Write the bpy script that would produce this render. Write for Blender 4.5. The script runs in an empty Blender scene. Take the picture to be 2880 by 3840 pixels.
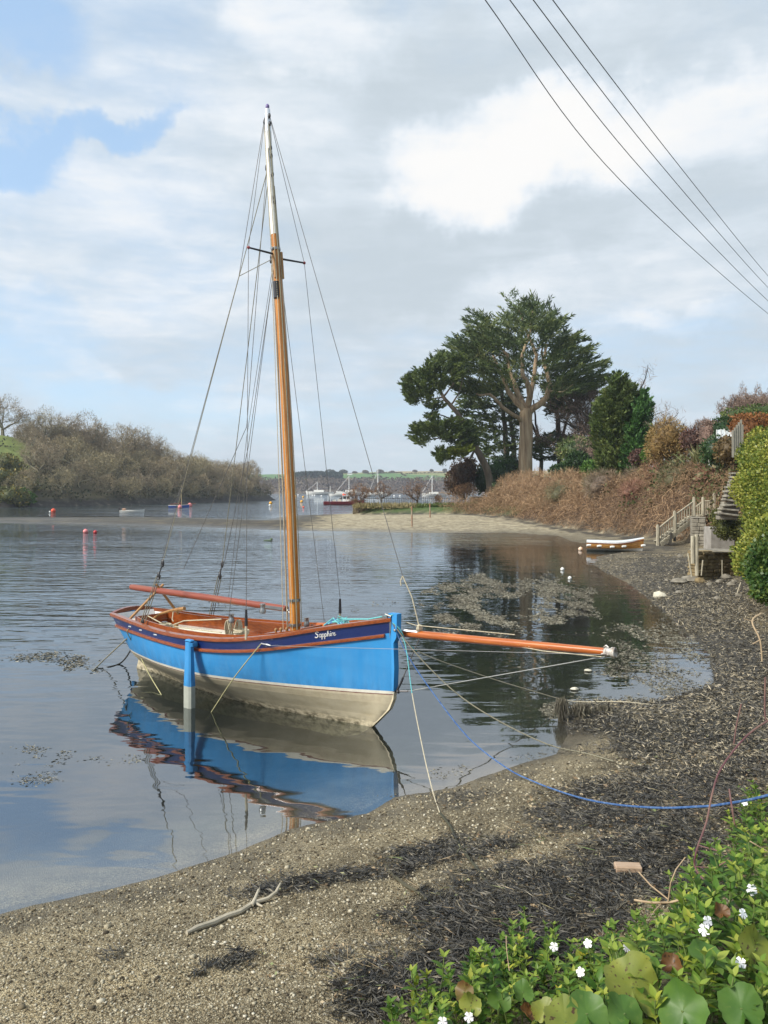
import bpy, math, random
import numpy as np
from mathutils import Vector, Matrix, Quaternion
R = math.radians
rnd = random.Random(7)
rng = np.random.default_rng(11)
sc = bpy.context.scene
C = sc.collection
# ------------------------------------------------------------------ photo geometry (metres)
F, HZ, H = 2987.0, 1838.0, 3.3
def at(px, py, d): return Vector(((px-1440)/F*d, d, H-(py-HZ)/F*d))
def gz(px, py, z=0.0):
    d = (H-z)*F/(py-HZ); return Vector(((px-1440)/F*d, d, z))
# ------------------------------------------------------------------ materials
def newmat(name):
    m = bpy.data.materials.new(name); m.use_nodes = True
    nt = m.node_tree; b = nt.nodes['Principled BSDF']
    return m, nt, b
def N(nt, t, **kw):
    n = nt.nodes.new(t)
    for k, v in kw.items():
        if k.startswith('i_'):
            n.inputs[k[2:].replace('_', ' ')].default_value = v
        else: setattr(n, k, v)
    return n
def L(nt, a, b): nt.links.new(a, b)
def ramp(nt, stops):
    r = nt.nodes.new('ShaderNodeValToRGB'); e = r.color_ramp.elements
    while len(e) > 1: e.remove(e[0])
    e[0].position = stops[0][0]; e[0].color = (*stops[0][1], 1)
    for p, c in stops[1:]:
        x = e.new(p); x.color = (*c, 1)
    return r
def M(name, stops, scale=8, rough=.5, metal=0, bump=0, coat=0, detail=5, stretch=(1, 1, 1), spec=.5, coord='Object', bscale=None):
    if isinstance(stops[0], (int, float)):
        c = stops; stops = [(.3, tuple(x*.86 for x in c)), (.7, tuple(min(1, x*1.1) for x in c))]
    m, nt, b = newmat(name)
    tc = N(nt, 'ShaderNodeTexCoord'); mp = N(nt, 'ShaderNodeMapping'); mp.inputs['Scale'].default_value = stretch
    nz = N(nt, 'ShaderNodeTexNoise', i_Scale=scale, i_Detail=detail, i_Roughness=.6)
    L(nt, tc.outputs[coord], mp.inputs['Vector']); L(nt, mp.outputs[0], nz.inputs['Vector'])
    r = ramp(nt, stops); L(nt, nz.outputs['Fac'], r.inputs[0]); L(nt, r.outputs[0], b.inputs['Base Color'])
    b.inputs['Roughness'].default_value = rough; b.inputs['Metallic'].default_value = metal
    b.inputs['Coat Weight'].default_value = coat; b.inputs['Specular IOR Level'].default_value = spec
    if bump:
        n2 = nz
        if bscale:
            n2 = N(nt, 'ShaderNodeTexNoise', i_Scale=bscale, i_Detail=4); L(nt, mp.outputs[0], n2.inputs['Vector'])
        bp = N(nt, 'ShaderNodeBump', i_Strength=bump, i_Distance=.02)
        L(nt, n2.outputs['Fac'], bp.inputs['Height']); L(nt, bp.outputs[0], b.inputs['Normal'])
    return m
def ML(name, stops, rough=.55, trans=.25, spec=.3):
    """leaf / twig material: colour chosen by the random per-leaf attribute 'tone'"""
    m, nt, b = newmat(name)
    a = N(nt, 'ShaderNodeAttribute', attribute_name='tone')
    r = ramp(nt, stops); L(nt, a.outputs['Fac'], r.inputs[0]); L(nt, r.outputs[0], b.inputs['Base Color'])
    b.inputs['Roughness'].default_value = rough; b.inputs['Specular IOR Level'].default_value = spec
    if trans:
        t = N(nt, 'ShaderNodeBsdfTranslucent'); L(nt, r.outputs[0], t.inputs['Color'])
        mx = N(nt, 'ShaderNodeMixShader', i_Fac=trans)
        L(nt, b.outputs[0], mx.inputs[1]); L(nt, t.outputs[0], mx.inputs[2])
        L(nt, mx.outputs[0], nt.nodes['Material Output'].inputs['Surface'])
    return m
# ------------------------------------------------------------------ mesh helpers
def link(o, parent=None):
    C.objects.link(o)
    if parent is not None: o.parent = parent
    return o
def tag(o, label=None, cat=None, group=None, kind=None):
    if label: o['label'] = label
    if cat: o['category'] = cat
    if group: o['group'] = group
    if kind: o['kind'] = kind
    return o
def empty(name, loc=(0, 0, 0), rz=0, label=None, cat=None, group=None):
    o = bpy.data.objects.new(name, None); C.objects.link(o); o.location = loc; o.rotation_euler = (0, 0, rz)
    o.empty_display_size = .1
    return tag(o, label, cat, group)
def npmesh(name, V, Fc, mat, tone=None, parent=None, smooth=False, attrs=None, loc=None):
    V = np.asarray(V, np.float32).reshape(-1, 3); Fc = np.asarray(Fc, np.int32); k = Fc.shape[1]
    me = bpy.data.meshes.new(name)
    me.vertices.add(len(V)); me.vertices.foreach_set('co', V.ravel())
    me.loops.add(Fc.size); me.loops.foreach_set('vertex_index', Fc.ravel())
    me.polygons.add(len(Fc)); me.polygons.foreach_set('loop_start', np.arange(0, Fc.size, k, dtype=np.int32))
    me.polygons.foreach_set('loop_total', np.full(len(Fc), k, np.int32))
    if smooth: me.polygons.foreach_set('use_smooth', np.ones(len(Fc), bool))
    me.update(calc_edges=True)
    at_ = dict(attrs or {})
    if tone is not None: at_['tone'] = tone
    for an, av in at_.items():
        a = me.attributes.new(an, 'FLOAT', 'POINT'); a.data.foreach_set('value', np.asarray(av, np.float32))
    for mm in (mat if isinstance(mat, (list, tuple)) else [mat]): me.materials.append(mm)
    o = bpy.data.objects.new(name, me)
    if loc is not None: o.location = loc
    return link(o, parent)
def grid_faces(nr, nc):
    i = np.arange(nr-1)[:, None]*nc+np.arange(nc-1)[None, :]
    return np.stack([i, i+1, i+nc+1, i+nc], -1).reshape(-1, 4)
class MB:
    def __init__(s): s.v = []; s.f = []; s.m = []; s.t = []
    def add(s, vs, fs, mi=0, tone=None):
        o = len(s.v); s.v += [tuple(v) for v in vs]; s.f += [tuple(i+o for i in f) for f in fs]; s.m += [mi]*len(fs)
        if tone is None: tone = rnd.random()
        s.t += [tone]*len(vs)
        return s
    def box(s, c, size, rot=None, mi=0, bev=0):
        hx, hy, hz = (x/2 for x in size); q = rot if rot is not None else Quaternion()
        if bev:
            vs = []; b = min(bev, hx*.9, hy*.9, hz*.9)
            for z, k in ((-hz, b), (-hz+b, 0), (hz-b, 0), (hz, b)):
                x, y = hx-k, hy-k
                for a in ((-x, -y+b*(k == 0)), (-x+b*(k == 0), -y), (x-b*(k == 0), -y), (x, -y+b*(k == 0)), (x, y-b*(k == 0)), (x-b*(k == 0), y), (-x+b*(k == 0), y), (-x, y-b*(k == 0))):
                    vs.append((a[0], a[1], z))
            fs = [tuple(reversed(range(8))), tuple(range(24, 32))]
            for r_ in range(3):
                for i in range(8):
                    j = (i+1) % 8; fs.append((r_*8+i, r_*8+j, r_*8+8+j, r_*8+8+i))
        else:
            vs = [(x, y, z) for z in (-hz, hz) for x, y in ((-hx, -hy), (hx, -hy), (hx, hy), (-hx, hy))]
            fs = [(3, 2, 1, 0), (4, 5, 6, 7), (0, 1, 5, 4), (1, 2, 6, 5), (2, 3, 7, 6), (3, 0, 4, 7)]
        return s.add([Vector(c)+q @ Vector(v) for v in vs], fs, mi)
    def bar(s, a, b, w, h, up=(0, 0, 1), mi=0, bev=0):
        a, b = Vector(a), Vector(b); x = (b-a); l = x.length; x.normalize(); y = Vector(up).cross(x)
        if y.length < 1e-5: y = Vector((1, 0, 0)).cross(x)
        y.normalize(); z = x.cross(y)
        q = Matrix((x, y, z)).transposed().to_quaternion()
        return s.box((a+b)/2, (l, w, h), q, mi, bev)
    def tube(s, pts, rad, n=8, mi=0, cap=True, tone=None, flat=1):
        pts = [Vector(p) for p in pts]; k = len(pts)
        rad = [rad]*k if isinstance(rad, (int, float)) else list(rad)
        vs, fs = [], []; prev = None
        for i, p in enumerate(pts):
            t = (pts[min(i+1, k-1)]-pts[max(i-1, 0)]).normalized()
            if prev is None:
                u = t.cross(Vector((0, 0, 1)));
                if u.length < .05: u = t.cross(Vector((1, 0, 0)))
            else: u = prev-t*prev.dot(t)
            u.normalize(); prev = u; w = t.cross(u)
            for j in range(n):
                a = 2*math.pi*j/n; vs.append(p+(u*math.cos(a)+w*math.sin(a)*flat)*rad[i])
        for i in range(k-1):
            for j in range(n):
                j2 = (j+1) % n; fs.append((i*n+j, i*n+j2, (i+1)*n+j2, (i+1)*n+j))
        if cap: fs.append(tuple(reversed(range(n)))); fs.append(tuple((k-1)*n+j for j in range(n)))
        return s.add(vs, fs, mi, tone)
    def lathe(s, prof, c=(0, 0, 0), axis=(0, 0, 1), n=12, mi=0):
        q = Vector((0, 0, 1)).rotation_difference(Vector(axis)); vs, fs = [], []
        for r, z in prof:
            for j in range(n):
                a = 2*math.pi*j/n; vs.append(Vector(c)+q @ Vector((r*math.cos(a), r*math.sin(a), z)))
        for i in range(len(prof)-1):
            for j in range(n):
                j2 = (j+1) % n; fs.append((i*n+j, i*n+j2, (i+1)*n+j2, (i+1)*n+j))
        fs.append(tuple(reversed(range(n)))); fs.append(tuple((len(prof)-1)*n+j for j in range(n)))
        return s.add(vs, fs, mi)
    def ball(s, c, r, n=10, mi=0, sq=(1, 1, 1), jit=0):
        vs, fs = [], []; m = max(4, n//2)
        for i in range(m+1):
            ph = math.pi*i/m
            for j in range(n):
                a = 2*math.pi*j/n; k = 1+rnd.uniform(-jit, jit)
                vs.append((c[0]+r*sq[0]*k*math.sin(ph)*math.cos(a), c[1]+r*sq[1]*k*math.sin(ph)*math.sin(a), c[2]+r*sq[2]*k*math.cos(ph)))
        for i in range(m):
            for j in range(n):
                j2 = (j+1) % n; fs.append((i*n+j, (i+1)*n+j, (i+1)*n+j2, i*n+j2))
        return s.add(vs, fs, mi)
    def prism(s, poly, ext, mi=0):
        """poly: list of 3d points, ext: extrusion vector"""
        k = len(poly); e = Vector(ext); p = [Vector(x) for x in poly]
        vs = p+[x+e for x in p]; fs = [tuple(reversed(range(k))), tuple(range(k, 2*k))]
        for i in range(k): j = (i+1) % k; fs.append((i, j, k+j, k+i))
        return s.add(vs, fs, mi)
    def rows(s, rows, mi=0, close=False):
        nr, nc = len(rows), len(rows[0]); vs = [p for r_ in rows for p in r_]; fs = []
        for i in range(nr-1):
            for j in range(nc if close else nc-1):
                j2 = (j+1) % nc; fs.append((i*nc+j, i*nc+j2, (i+1)*nc+j2, (i+1)*nc+j))
        return s.add(vs, fs, mi)
    def build(s, name, mats, parent=None, smooth=False, loc=None):
        me = bpy.data.meshes.new(name); me.from_pydata(s.v, [], s.f)
        mats = mats if isinstance(mats, (list, tuple)) else [mats]
        for m in mats: me.materials.append(m)
        if len(mats) > 1: me.polygons.foreach_set('material_index', s.m)
        a = me.attributes.new('tone', 'FLOAT', 'POINT'); a.data.foreach_set('value', s.t)
        if smooth:
            me.polygons.foreach_set('use_smooth', [True]*len(me.polygons))
            try: me.set_sharp_from_angle(angle=R(40))
            except Exception: pass
        me.update()
        o = bpy.data.objects.new(name, me)
        if loc is not None: o.location = loc
        return link(o, parent)
def copy_tree(o, parent=None):
    c = o.copy(); C.objects.link(c)
    if parent is not None: c.parent = parent
    for ch in list(o.children): copy_tree(ch, c)
    return c
def leaves(P, D, ln, wd, tone, bend=0.0, tilt=None):
    """diamond leaves: P base points, D unit directions -> V,F,tone arrays"""
    n = len(P); r_ = rng.normal(size=(n, 3)); S = np.cross(D, r_); S /= np.linalg.norm(S, axis=1, keepdims=True)+1e-9
    ln = np.broadcast_to(ln, n)[:, None]; wd = np.broadcast_to(wd, n)[:, None]
    V = np.stack([P, P+D*ln*.45+S*wd*.5, P+D*ln, P+D*ln*.45-S*wd*.5], 1).reshape(-1, 3)
    return V, np.arange(n*4).reshape(-1, 4), np.repeat(tone, 4)
def unit(a): return a/(np.linalg.norm(a, axis=-1, keepdims=True)+1e-9)
def cat(parts):
    V, Fs, T, o = [], [], [], 0
    for v, f, t in parts: V.append(v); Fs.append(f+o); T.append(t); o += len(v)
    return np.concatenate(V), np.concatenate(Fs), np.concatenate(T)
def inpoly(x, y, poly):
    x = np.asarray(x); y = np.asarray(y); r_ = np.zeros(x.shape, bool); n = len(poly); j = n-1
    for i in range(n):
        xi, yi = poly[i]; xj, yj = poly[j]
        c = ((yi > y) != (yj > y)) & (x < (xj-xi)*(y-yi)/((yj-yi) if yj != yi else 1e-9)+xi); r_ ^= c; j = i
    return r_
def pldist(x, y, pl, closed=False):
    d = np.full(np.shape(x), 1e9); n = len(pl)
    for i in range(n if closed else n-1):
        ax, ay = pl[i]; bx, by = pl[(i+1) % n]; dx, dy = bx-ax, by-ay
        t = np.clip(((x-ax)*dx+(y-ay)*dy)/(dx*dx+dy*dy+1e-12), 0, 1)
        d = np.minimum(d, np.hypot(x-ax-t*dx, y-ay-t*dy))
    return d
def vnoise(x, y, s, seed=0, oct=4):
    x = np.asarray(x, float)/s; y = np.asarray(y, float)/s; out = np.zeros(np.broadcast(x, y).shape); amp = .5
    for o in range(oct):
        xi = np.floor(x); yi = np.floor(y); fx = x-xi; fy = y-yi; fx = fx*fx*(3-2*fx); fy = fy*fy*(3-2*fy)
        def h(a, b):
            v = np.sin(a*127.1+b*311.7+(seed+o)*74.7)*43758.5453; return v-np.floor(v)
        out += amp*((h(xi, yi)*(1-fx)+h(xi+1, yi)*fx)*(1-fy)+(h(xi, yi+1)*(1-fx)+h(xi+1, yi+1)*fx)*fy)
        x = x*2.03+5.1; y = y*2.03+1.7; amp *= .5
    return out/(1-.5**oct)
def sstep(a, b, x):
    t = np.clip((x-a)/(b-a), 0, 1); return t*t*(3-2*t)
# ------------------------------------------------------------------ shore and bank in plan
LAND = [(-40, -30), (-40, .5), (-8, 3.6), (-2.98, 6.19), (-2.1, 6.70), (-1.32, 7.29), (-.9, 7.75), (-.16, 8.13), (.11, 8.56), (.76, 8.79), (1.44, 9.37),
        (2.19, 9.94), (2.5, 10.7), (2.7, 11.9), (3.33, 12.29), (4.15, 12.29), (5.02, 12.94), (5.66, 13.65), (6.7, 16.3), (7.2, 19.6), (7.8, 22.8),
        (8.57, 27.2), (8.88, 31.6), (9.2, 35), (10.6, 39.5), (13.2, 43), (13.4, 46), (12, 51), (12.66, 57.3), (9.49, 61.6), (3.26, 60.8), (-3, 64),
        (-7.4, 64.8), (-18, 72), (-29.6, 77.6), (-39, 80.8), (-60, 84), (-75, 92), (-60, 100), (-46.6, 96.6), (-25, 97), (-13, 88), (-12.3, 104),
        (-4.9, 112), (-4.2, 126), (8, 130), (22, 150), (60, 175), (400, 230), (400, -30)]
FOOT = [(-40, -1), (-6, 2.0), (-1, 2.6), (.0, 3.0), (.6, 3.5), (1.2, 4.1), (1.9, 4.9), (2.6, 5.7), (3.3, 6.8), (4.4, 8.6), (5.8, 11), (7.4, 14.5), (8.9, 18.5),
        (10.3, 22), (13.2, 26), (16.4, 34), (18, 44), (17.6, 51), (16, 59), (14.2, 70), (12.6, 80), (9, 89), (4, 94), (-2, 98), (-4, 101), (-4, 122), (8, 127),
        (22, 147), (60, 172), (400, 226), (400, -30), (-40, -30)]
def height(x, y):
    x = np.asarray(x, float); y = np.asarray(y, float)
    sd = pldist(x, y, LAND, True)*np.where(inpoly(x, y, LAND), 1, -1)
    yy = [0, 8, 14, 30, 45, 60, 200]
    sl = np.interp(y, yy, [.17, .17, .11, .06, .035, .028, .028])
    cap = np.where(x < -4.6, np.interp(x, [-40, -12], [.05, .16]), np.interp(y, [0, 9, 20], [.40, .5, 1.1]))
    zl = np.minimum(sl*np.maximum(sd, 0), cap)
    slw = np.interp(y, [0, 8, 20, 60, 100], [.1, .09, .06, .03, .05])
    zw = -np.minimum(slw*np.maximum(-sd, 0), 3.0)
    bd = pldist(x, y, FOOT, True)*np.where(inpoly(x, y, FOOT), 1, 0)
    h = np.interp(y, [0, 8, 14, 20, 30, 45, 60, 75, 90], [.95, 1.0, 1.9, 2.4, 2.6, 3.0, 3.2, 1.5, .7])
    w = np.interp(y, [0, 8, 14, 30, 90], [.55, .8, 1.4, 2.6, 2.6])
    s2 = np.interp(y, [0, 10, 16, 25, 45, 60, 75, 90], [0, .05, .2, .35, .42, .2, .06, .01])
    bk = sstep(0, 1, bd/w)*h+np.minimum(s2*np.maximum(bd-w, 0), 6)
    lump = (vnoise(x, y, 4.2, 14, 3)-.5)*2.0*sstep(.4, 2.5, bd)*np.interp(y, [12, 20, 40, 80, 90], [0, .3, 1, .8, 0])
    z = zl+zw+bk+lump
    n = (vnoise(x, y, 1.7, 3)-.5)*.16+(vnoise(x, y, .35, 9, 3)-.5)*.05
    z = z+n*np.clip(np.abs(sd)*.5, .1, 1)*np.clip(1.2-y/120, .15, 1)
    return z, sd, bd
def hgt(x, y): return float(height(np.array([x]), np.array([y]))[0][0])
# ------------------------------------------------------------------ ground sheet
def axis_pts(lo, hi, c, fine, grow):
    p = [c]; s = fine
    while p[-1] < hi: p.append(p[-1]+s); s *= grow
    q = [c]; s = fine
    while q[-1] > lo: q.append(q[-1]-s); s *= grow
    return np.array(q[::-1]+p[1:])
gx = axis_pts(-4000, 4000, .5, .045, 1.022); gy = np.concatenate([np.arange(-30, 2, 2.0), np.arange(2, 3.4, .12), axis_pts(3.4, 4000, 3.4, .045, 1.014)[0:]])
gy = np.unique(np.round(gy, 4)); X, Y = np.meshgrid(gx, gy)
Z, SD, BD = height(X, Y)
weedmask = np.zeros_like(Z)
def blob(cx, cy, rx, ry, a=0, w=1):
    dx, dy = X-cx, Y-cy; ca, sa = math.cos(a), math.sin(a); u = (dx*ca+dy*sa)/rx; v = (-dx*sa+dy*ca)/ry
    return w*np.clip(1.25-np.sqrt(u*u+v*v), 0, 1)
nzw = vnoise(X, Y, .8, 21, 5); nzw2 = vnoise(X, Y, 6, 33, 4)
# drifts of dark wrack on the near beach
Wm = blob(1.1, 5.6, 1.6, .55, .45)+blob(2.6, 7.3, 1.7, 1.2, .8)+blob(.55, 6.6, .65, .35, .2, .8)+blob(.0, 6.3, .35, .16, .1)+blob(-.75, 6.25, .5, .16, .15, .8)+blob(.2, 4.6, .6, .3, .3, .9)+blob(-1.0, 5.0, .3, .08, .4, .7)+blob(.9, 4.9, .7, .5, .5)
Wm += blob(5, 10.5, 2.6, 3.0, .9, 1.2)+blob(3.6, 12.3, 1.5, .5, 0)+blob(6.3, 13.6, 1.5, 2.2, 0)+blob(7.5, 17, 2.2, 4.5, 0)+blob(9.6, 24, 2.8, 5, -.3)+blob(12, 33, 4, 8, -.3)+blob(14.5, 46, 4.5, 6, -.2)
Wm += (X < -4.6)*(Y > 55)*.9*sstep(-3.5, -9, X)
Wm += ((BD > -2.2)&(Y > 52)&(X > -3))*.0+np.where((Y > 52) & (X > -3), np.exp(-((pldist(X, Y, FOOT, True)-.6)/1.1)**2)*.85, 0)+(SD < .5)*(Y > 55)*(Y < 75)*.25+(BD > 0)*(Y > 12)*.0
weed = np.clip(sstep(.35, .75, Wm*.85+(nzw-.5)*1.1), 0, 1)
weed = np.maximum(weed, sstep(.6, .8, nzw)*.6*(Y > 5)*(X > .3)*(Y < 16))
sand = sstep(46, 58, Y)*sstep(-11, -3, X)*(SD > 0)
sand = np.clip(sand-.5*weed*(sand > 0), 0, 1)
grass = np.where(Y < 9, sstep(.3, .7, BD)*.25, np.where(Y > 80, sstep(.2, 1.5, BD), sstep(4, 8, BD)*.7))
brown = np.where((Y > 12) & (Y < 82), sstep(-.3, 1.2, BD), 0)
gm, nt, b = newmat('beach_gravel')
geo = N(nt, 'ShaderNodeNewGeometry')
vo = N(nt, 'ShaderNodeTexVoronoi', i_Scale=85.0); vo2 = N(nt, 'ShaderNodeTexVoronoi', i_Scale=17.0)
L(nt, geo.outputs['Position'], vo.inputs['Vector']); L(nt, geo.outputs['Position'], vo2.inputs['Vector'])
sx = N(nt, 'ShaderNodeSeparateColor'); L(nt, vo.outputs['Color'], sx.inputs[0])
rp = ramp(nt, [(0, (.09, .072, .045)), (.35, (.2, .168, .108)), (.75, (.31, .27, .185)), (.93, (.4, .365, .27)), (1, (.48, .45, .36))]); L(nt, sx.outputs[0], rp.inputs[0])
n1 = N(nt, 'ShaderNodeTexNoise', i_Scale=1.3, i_Detail=6.0, i_Roughness=.65); L(nt, geo.outputs['Position'], n1.inputs['Vector'])
r1 = ramp(nt, [(.32, (.42, .4, .36)), (.5, (.95, .92, .85)), (.68, (1.5, 1.42, 1.25))]); L(nt, n1.outputs['Fac'], r1.inputs[0])
mu = N(nt, 'ShaderNodeMix', data_type='RGBA', blend_type='MULTIPLY'); mu.inputs[0].default_value = 1
L(nt, rp.outputs[0], mu.inputs[6]); L(nt, r1.outputs[0], mu.inputs[7]); cur = mu.outputs[2]
def mixin(cur, colsock, facsock):
    mx = N(nt, 'ShaderNodeMix', data_type='RGBA'); L(nt, facsock, mx.inputs[0]); L(nt, cur, mx.inputs[6]); L(nt, colsock, mx.inputs[7]); return mx.outputs[2]
def attr(nm): return N(nt, 'ShaderNodeAttribute', attribute_name=nm).outputs['Fac']
n2 = N(nt, 'ShaderNodeTexNoise', i_Scale=2.2, i_Detail=8.0, i_Roughness=.7); L(nt, geo.outputs['Position'], n2.inputs['Vector'])
rs = ramp(nt, [(.28, (.1, .085, .055)), (.4, (.27, .23, .15)), (.55, (.42, .37, .26)), (.72, (.52, .47, .35))]); L(nt, n2.outputs['Fac'], rs.inputs[0]); cur = mixin(cur, rs.outputs[0], attr('sand'))
n3 = N(nt, 'ShaderNodeTexNoise', i_Scale=26.0, i_Detail=6.0, i_Roughness=.75, i_Distortion=1.5); L(nt, geo.outputs['Position'], n3.inputs['Vector'])
rw = ramp(nt, [(.3, (.018, .018, .017)), (.46, (.055, .052, .045)), (.58, (.125, .115, .09)), (.72, (.26, .235, .175))]); L(nt, n3.outputs['Fac'], rw.inputs[0]); cur = mixin(cur, rw.outputs[0], attr('weed'))
rb = ramp(nt, [(.3, (.05, .03, .02)), (.55, (.11, .07, .045)), (.75, (.16, .12, .08))]); L(nt, n3.outputs['Fac'], rb.inputs[0]); cur = mixin(cur, rb.outputs[0], attr('brown'))
rg = ramp(nt, [(.3, (.03, .05, .015)), (.55, (.07, .12, .03)), (.75, (.14, .17, .06))]); L(nt, n3.outputs['Fac'], rg.inputs[0]); cur = mixin(cur, rg.outputs[0], attr('grass'))
rm = ramp(nt, [(.3, (.19, .18, .155)), (.7, (.34, .32, .27))]); L(nt, n2.outputs['Fac'], rm.inputs[0]); cur = mixin(cur, rm.outputs[0], attr('bed'))
rd = ramp(nt, [(.3, (.022, .022, .014)), (.7, (.065, .06, .04))]); L(nt, n2.outputs['Fac'], rd.inputs[0]); cur = mixin(cur, rd.outputs[0], attr('mud'))
rv = ramp(nt, [(.3, (.62, .62, .62)), (.5, (1, 1, 1)), (.7, (1.35, 1.33, 1.28))]); nv = N(nt, 'ShaderNodeTexNoise', i_Scale=.55, i_Detail=9.0, i_Roughness=.72); L(nt, geo.outputs['Position'], nv.inputs['Vector']); L(nt, nv.outputs['Fac'], rv.inputs[0])
mv = N(nt, 'ShaderNodeMix', data_type='RGBA', blend_type='MULTIPLY'); mv.inputs[0].default_value = 1; L(nt, cur, mv.inputs[6]); L(nt, rv.outputs[0], mv.inputs[7]); cur = mv.outputs[2]
spw = N(nt, 'ShaderNodeSeparateXYZ'); L(nt, geo.outputs['Position'], spw.inputs[0]); ww = N(nt, 'ShaderNodeMapRange'); ww.inputs['From Min'].default_value = .0; ww.inputs['From Max'].default_value = .13; ww.inputs['To Min'].default_value = .5; ww.inputs['To Max'].default_value = 0; nw = N(nt, 'ShaderNodeMath', operation='MULTIPLY_ADD'); L(nt, n1.outputs['Fac'], nw.inputs[0]); nw.inputs[1].default_value = .1; L(nt, spw.outputs['Z'], nw.inputs[2]); nw2 = N(nt, 'ShaderNodeMath', operation='SUBTRACT'); L(nt, nw.outputs[0], nw2.inputs[0]); nw2.inputs[1].default_value = .05; L(nt, nw2.outputs[0], ww.inputs['Value']); zz_ = N(nt, 'ShaderNodeMath', operation='GREATER_THAN'); L(nt, spw.outputs['Z'], zz_.inputs[0]); zz_.inputs[1].default_value = -.01; wz_ = N(nt, 'ShaderNodeMath', operation='MULTIPLY'); L(nt, ww.outputs[0], wz_.inputs[0]); L(nt, zz_.outputs[0], wz_.inputs[1]); wcol = ramp(nt, [(0, (.075, .066, .05)), (1, (.08, .07, .055))]); cur = mixin(cur, wcol.outputs[0], wz_.outputs[0])
L(nt, cur, b.inputs['Base Color'])
sp = N(nt, 'ShaderNodeSeparateXYZ'); L(nt, geo.outputs['Position'], sp.inputs[0])
wr = N(nt, 'ShaderNodeMapRange'); wr.inputs['From Min'].default_value = .02; wr.inputs['From Max'].default_value = .16; wr.inputs['To Min'].default_value = .35; wr.inputs['To Max'].default_value = .9
L(nt, sp.outputs['Z'], wr.inputs['Value']); L(nt, wr.outputs[0], b.inputs['Roughness'])
b.inputs['Specular IOR Level'].default_value = .3
bm = N(nt, 'ShaderNodeBump', i_Strength=.9, i_Distance=.02); ad = N(nt, 'ShaderNodeMath', operation='ADD'); L(nt, vo.outputs['Distance'], ad.inputs[0]); L(nt, n3.outputs['Fac'], ad.inputs[1])
L(nt, ad.outputs[0], bm.inputs['Height']); L(nt, bm.outputs[0], b.inputs['Normal'])
bed = np.clip(sstep(0.05, 1.0, -SD)*.75, 0, .9)
mud = np.where(SD < 0, np.maximum(sstep(.5, 1.9, -SD), sstep(-.2, .5, X)*sstep(8.2, 9.2, Y)*sstep(-.05, .3, -SD)), 0)*(.75+.5*(nzw2-.5)*2).clip(.86, 1)
ground = npmesh('ground', np.stack([X, Y, Z], -1), grid_faces(len(gy), len(gx)), gm, smooth=True,
                attrs=dict(weed=weed.ravel(), sand=sand.ravel(), grass=grass.ravel(), brown=brown.ravel(), bed=bed.ravel(), mud=mud.ravel()))
tag(ground, kind='structure')
# ------------------------------------------------------------------ water
wx = axis_pts(-4000, 4000, .5, .15, 1.04); wy = axis_pts(2.5, 4000, 2.5, .12, 1.025); wy = wy[wy > 2.4]
WX, WY = np.meshgrid(wx, wy); wz, wsd, _ = height(WX, WY)
depth = np.clip(-wz, 0, 3)
wm, nt, b = newmat('creek_water'); nt.nodes.remove(b)
geo = N(nt, 'ShaderNodeNewGeometry')
def mapped(sxyz, rot=0):
    mp = N(nt, 'ShaderNodeMapping'); mp.inputs['Scale'].default_value = sxyz; mp.inputs['Rotation'].default_value = (0, 0, rot)
    L(nt, geo.outputs['Position'], mp.inputs['Vector']); return mp.outputs[0]
a1 = N(nt, 'ShaderNodeTexNoise', i_Scale=1.0, i_Detail=1.5, i_Roughness=.45, i_Distortion=.4); L(nt, mapped((.9, 2.6, 1), .2), a1.inputs['Vector'])
a2 = N(nt, 'ShaderNodeTexNoise', i_Scale=1.0, i_Detail=1.2, i_Roughness=.4, i_Distortion=.5); L(nt, mapped((2.2, 5.5, 1), .35), a2.inputs['Vector'])
a3 = N(nt, 'ShaderNodeTexNoise', i_Scale=.09, i_Detail=3.0); L(nt, mapped((.35, 1, 1), -.1), a3.inputs['Vector'])
pr = N(nt, 'ShaderNodeMapRange'); pr.inputs['From Min'].default_value = .38; pr.inputs['From Max'].default_value = .62; pr.inputs['To Min'].default_value = .45; pr.inputs['To Max'].default_value = 1.25
L(nt, a3.outputs['Fac'], pr.inputs['Value'])
ch = N(nt, 'ShaderNodeAttribute', attribute_name='chop')
s1 = N(nt, 'ShaderNodeMath', operation='MULTIPLY'); L(nt, ch.outputs['Fac'], s1.inputs[0]); L(nt, pr.outputs[0], s1.inputs[1])
h2 = N(nt, 'ShaderNodeMath', operation='MULTIPLY'); s2 = N(nt, 'ShaderNodeMath', operation='MULTIPLY'); s2.inputs[1].default_value = .42; L(nt, s1.outputs[0], s2.inputs[0]); L(nt, a2.outputs['Fac'], h2.inputs[0]); L(nt, s2.outputs[0], h2.inputs[1])
hk = N(nt, 'ShaderNodeMath', operation='MULTIPLY_ADD'); L(nt, s1.outputs[0], hk.inputs[0]); hk.inputs[1].default_value = 1.1; hk.inputs[2].default_value = .10
h1 = N(nt, 'ShaderNodeMath', operation='MULTIPLY'); L(nt, a1.outputs['Fac'], h1.inputs[0]); L(nt, hk.outputs[0], h1.inputs[1])
a4 = N(nt, 'ShaderNodeTexNoise', i_Scale=1.0, i_Detail=2.0, i_Roughness=.5, i_Distortion=.4); L(nt, mapped((.3, .95, 1), .12), a4.inputs['Vector'])
h4 = N(nt, 'ShaderNodeMath', operation='MULTIPLY'); L(nt, a4.outputs['Fac'], h4.inputs[0]); L(nt, s1.outputs[0], h4.inputs[1])
h5 = N(nt, 'ShaderNodeMath', operation='MULTIPLY_ADD'); L(nt, h4.outputs[0], h5.inputs[0]); h5.inputs[1].default_value = 1.6
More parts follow.
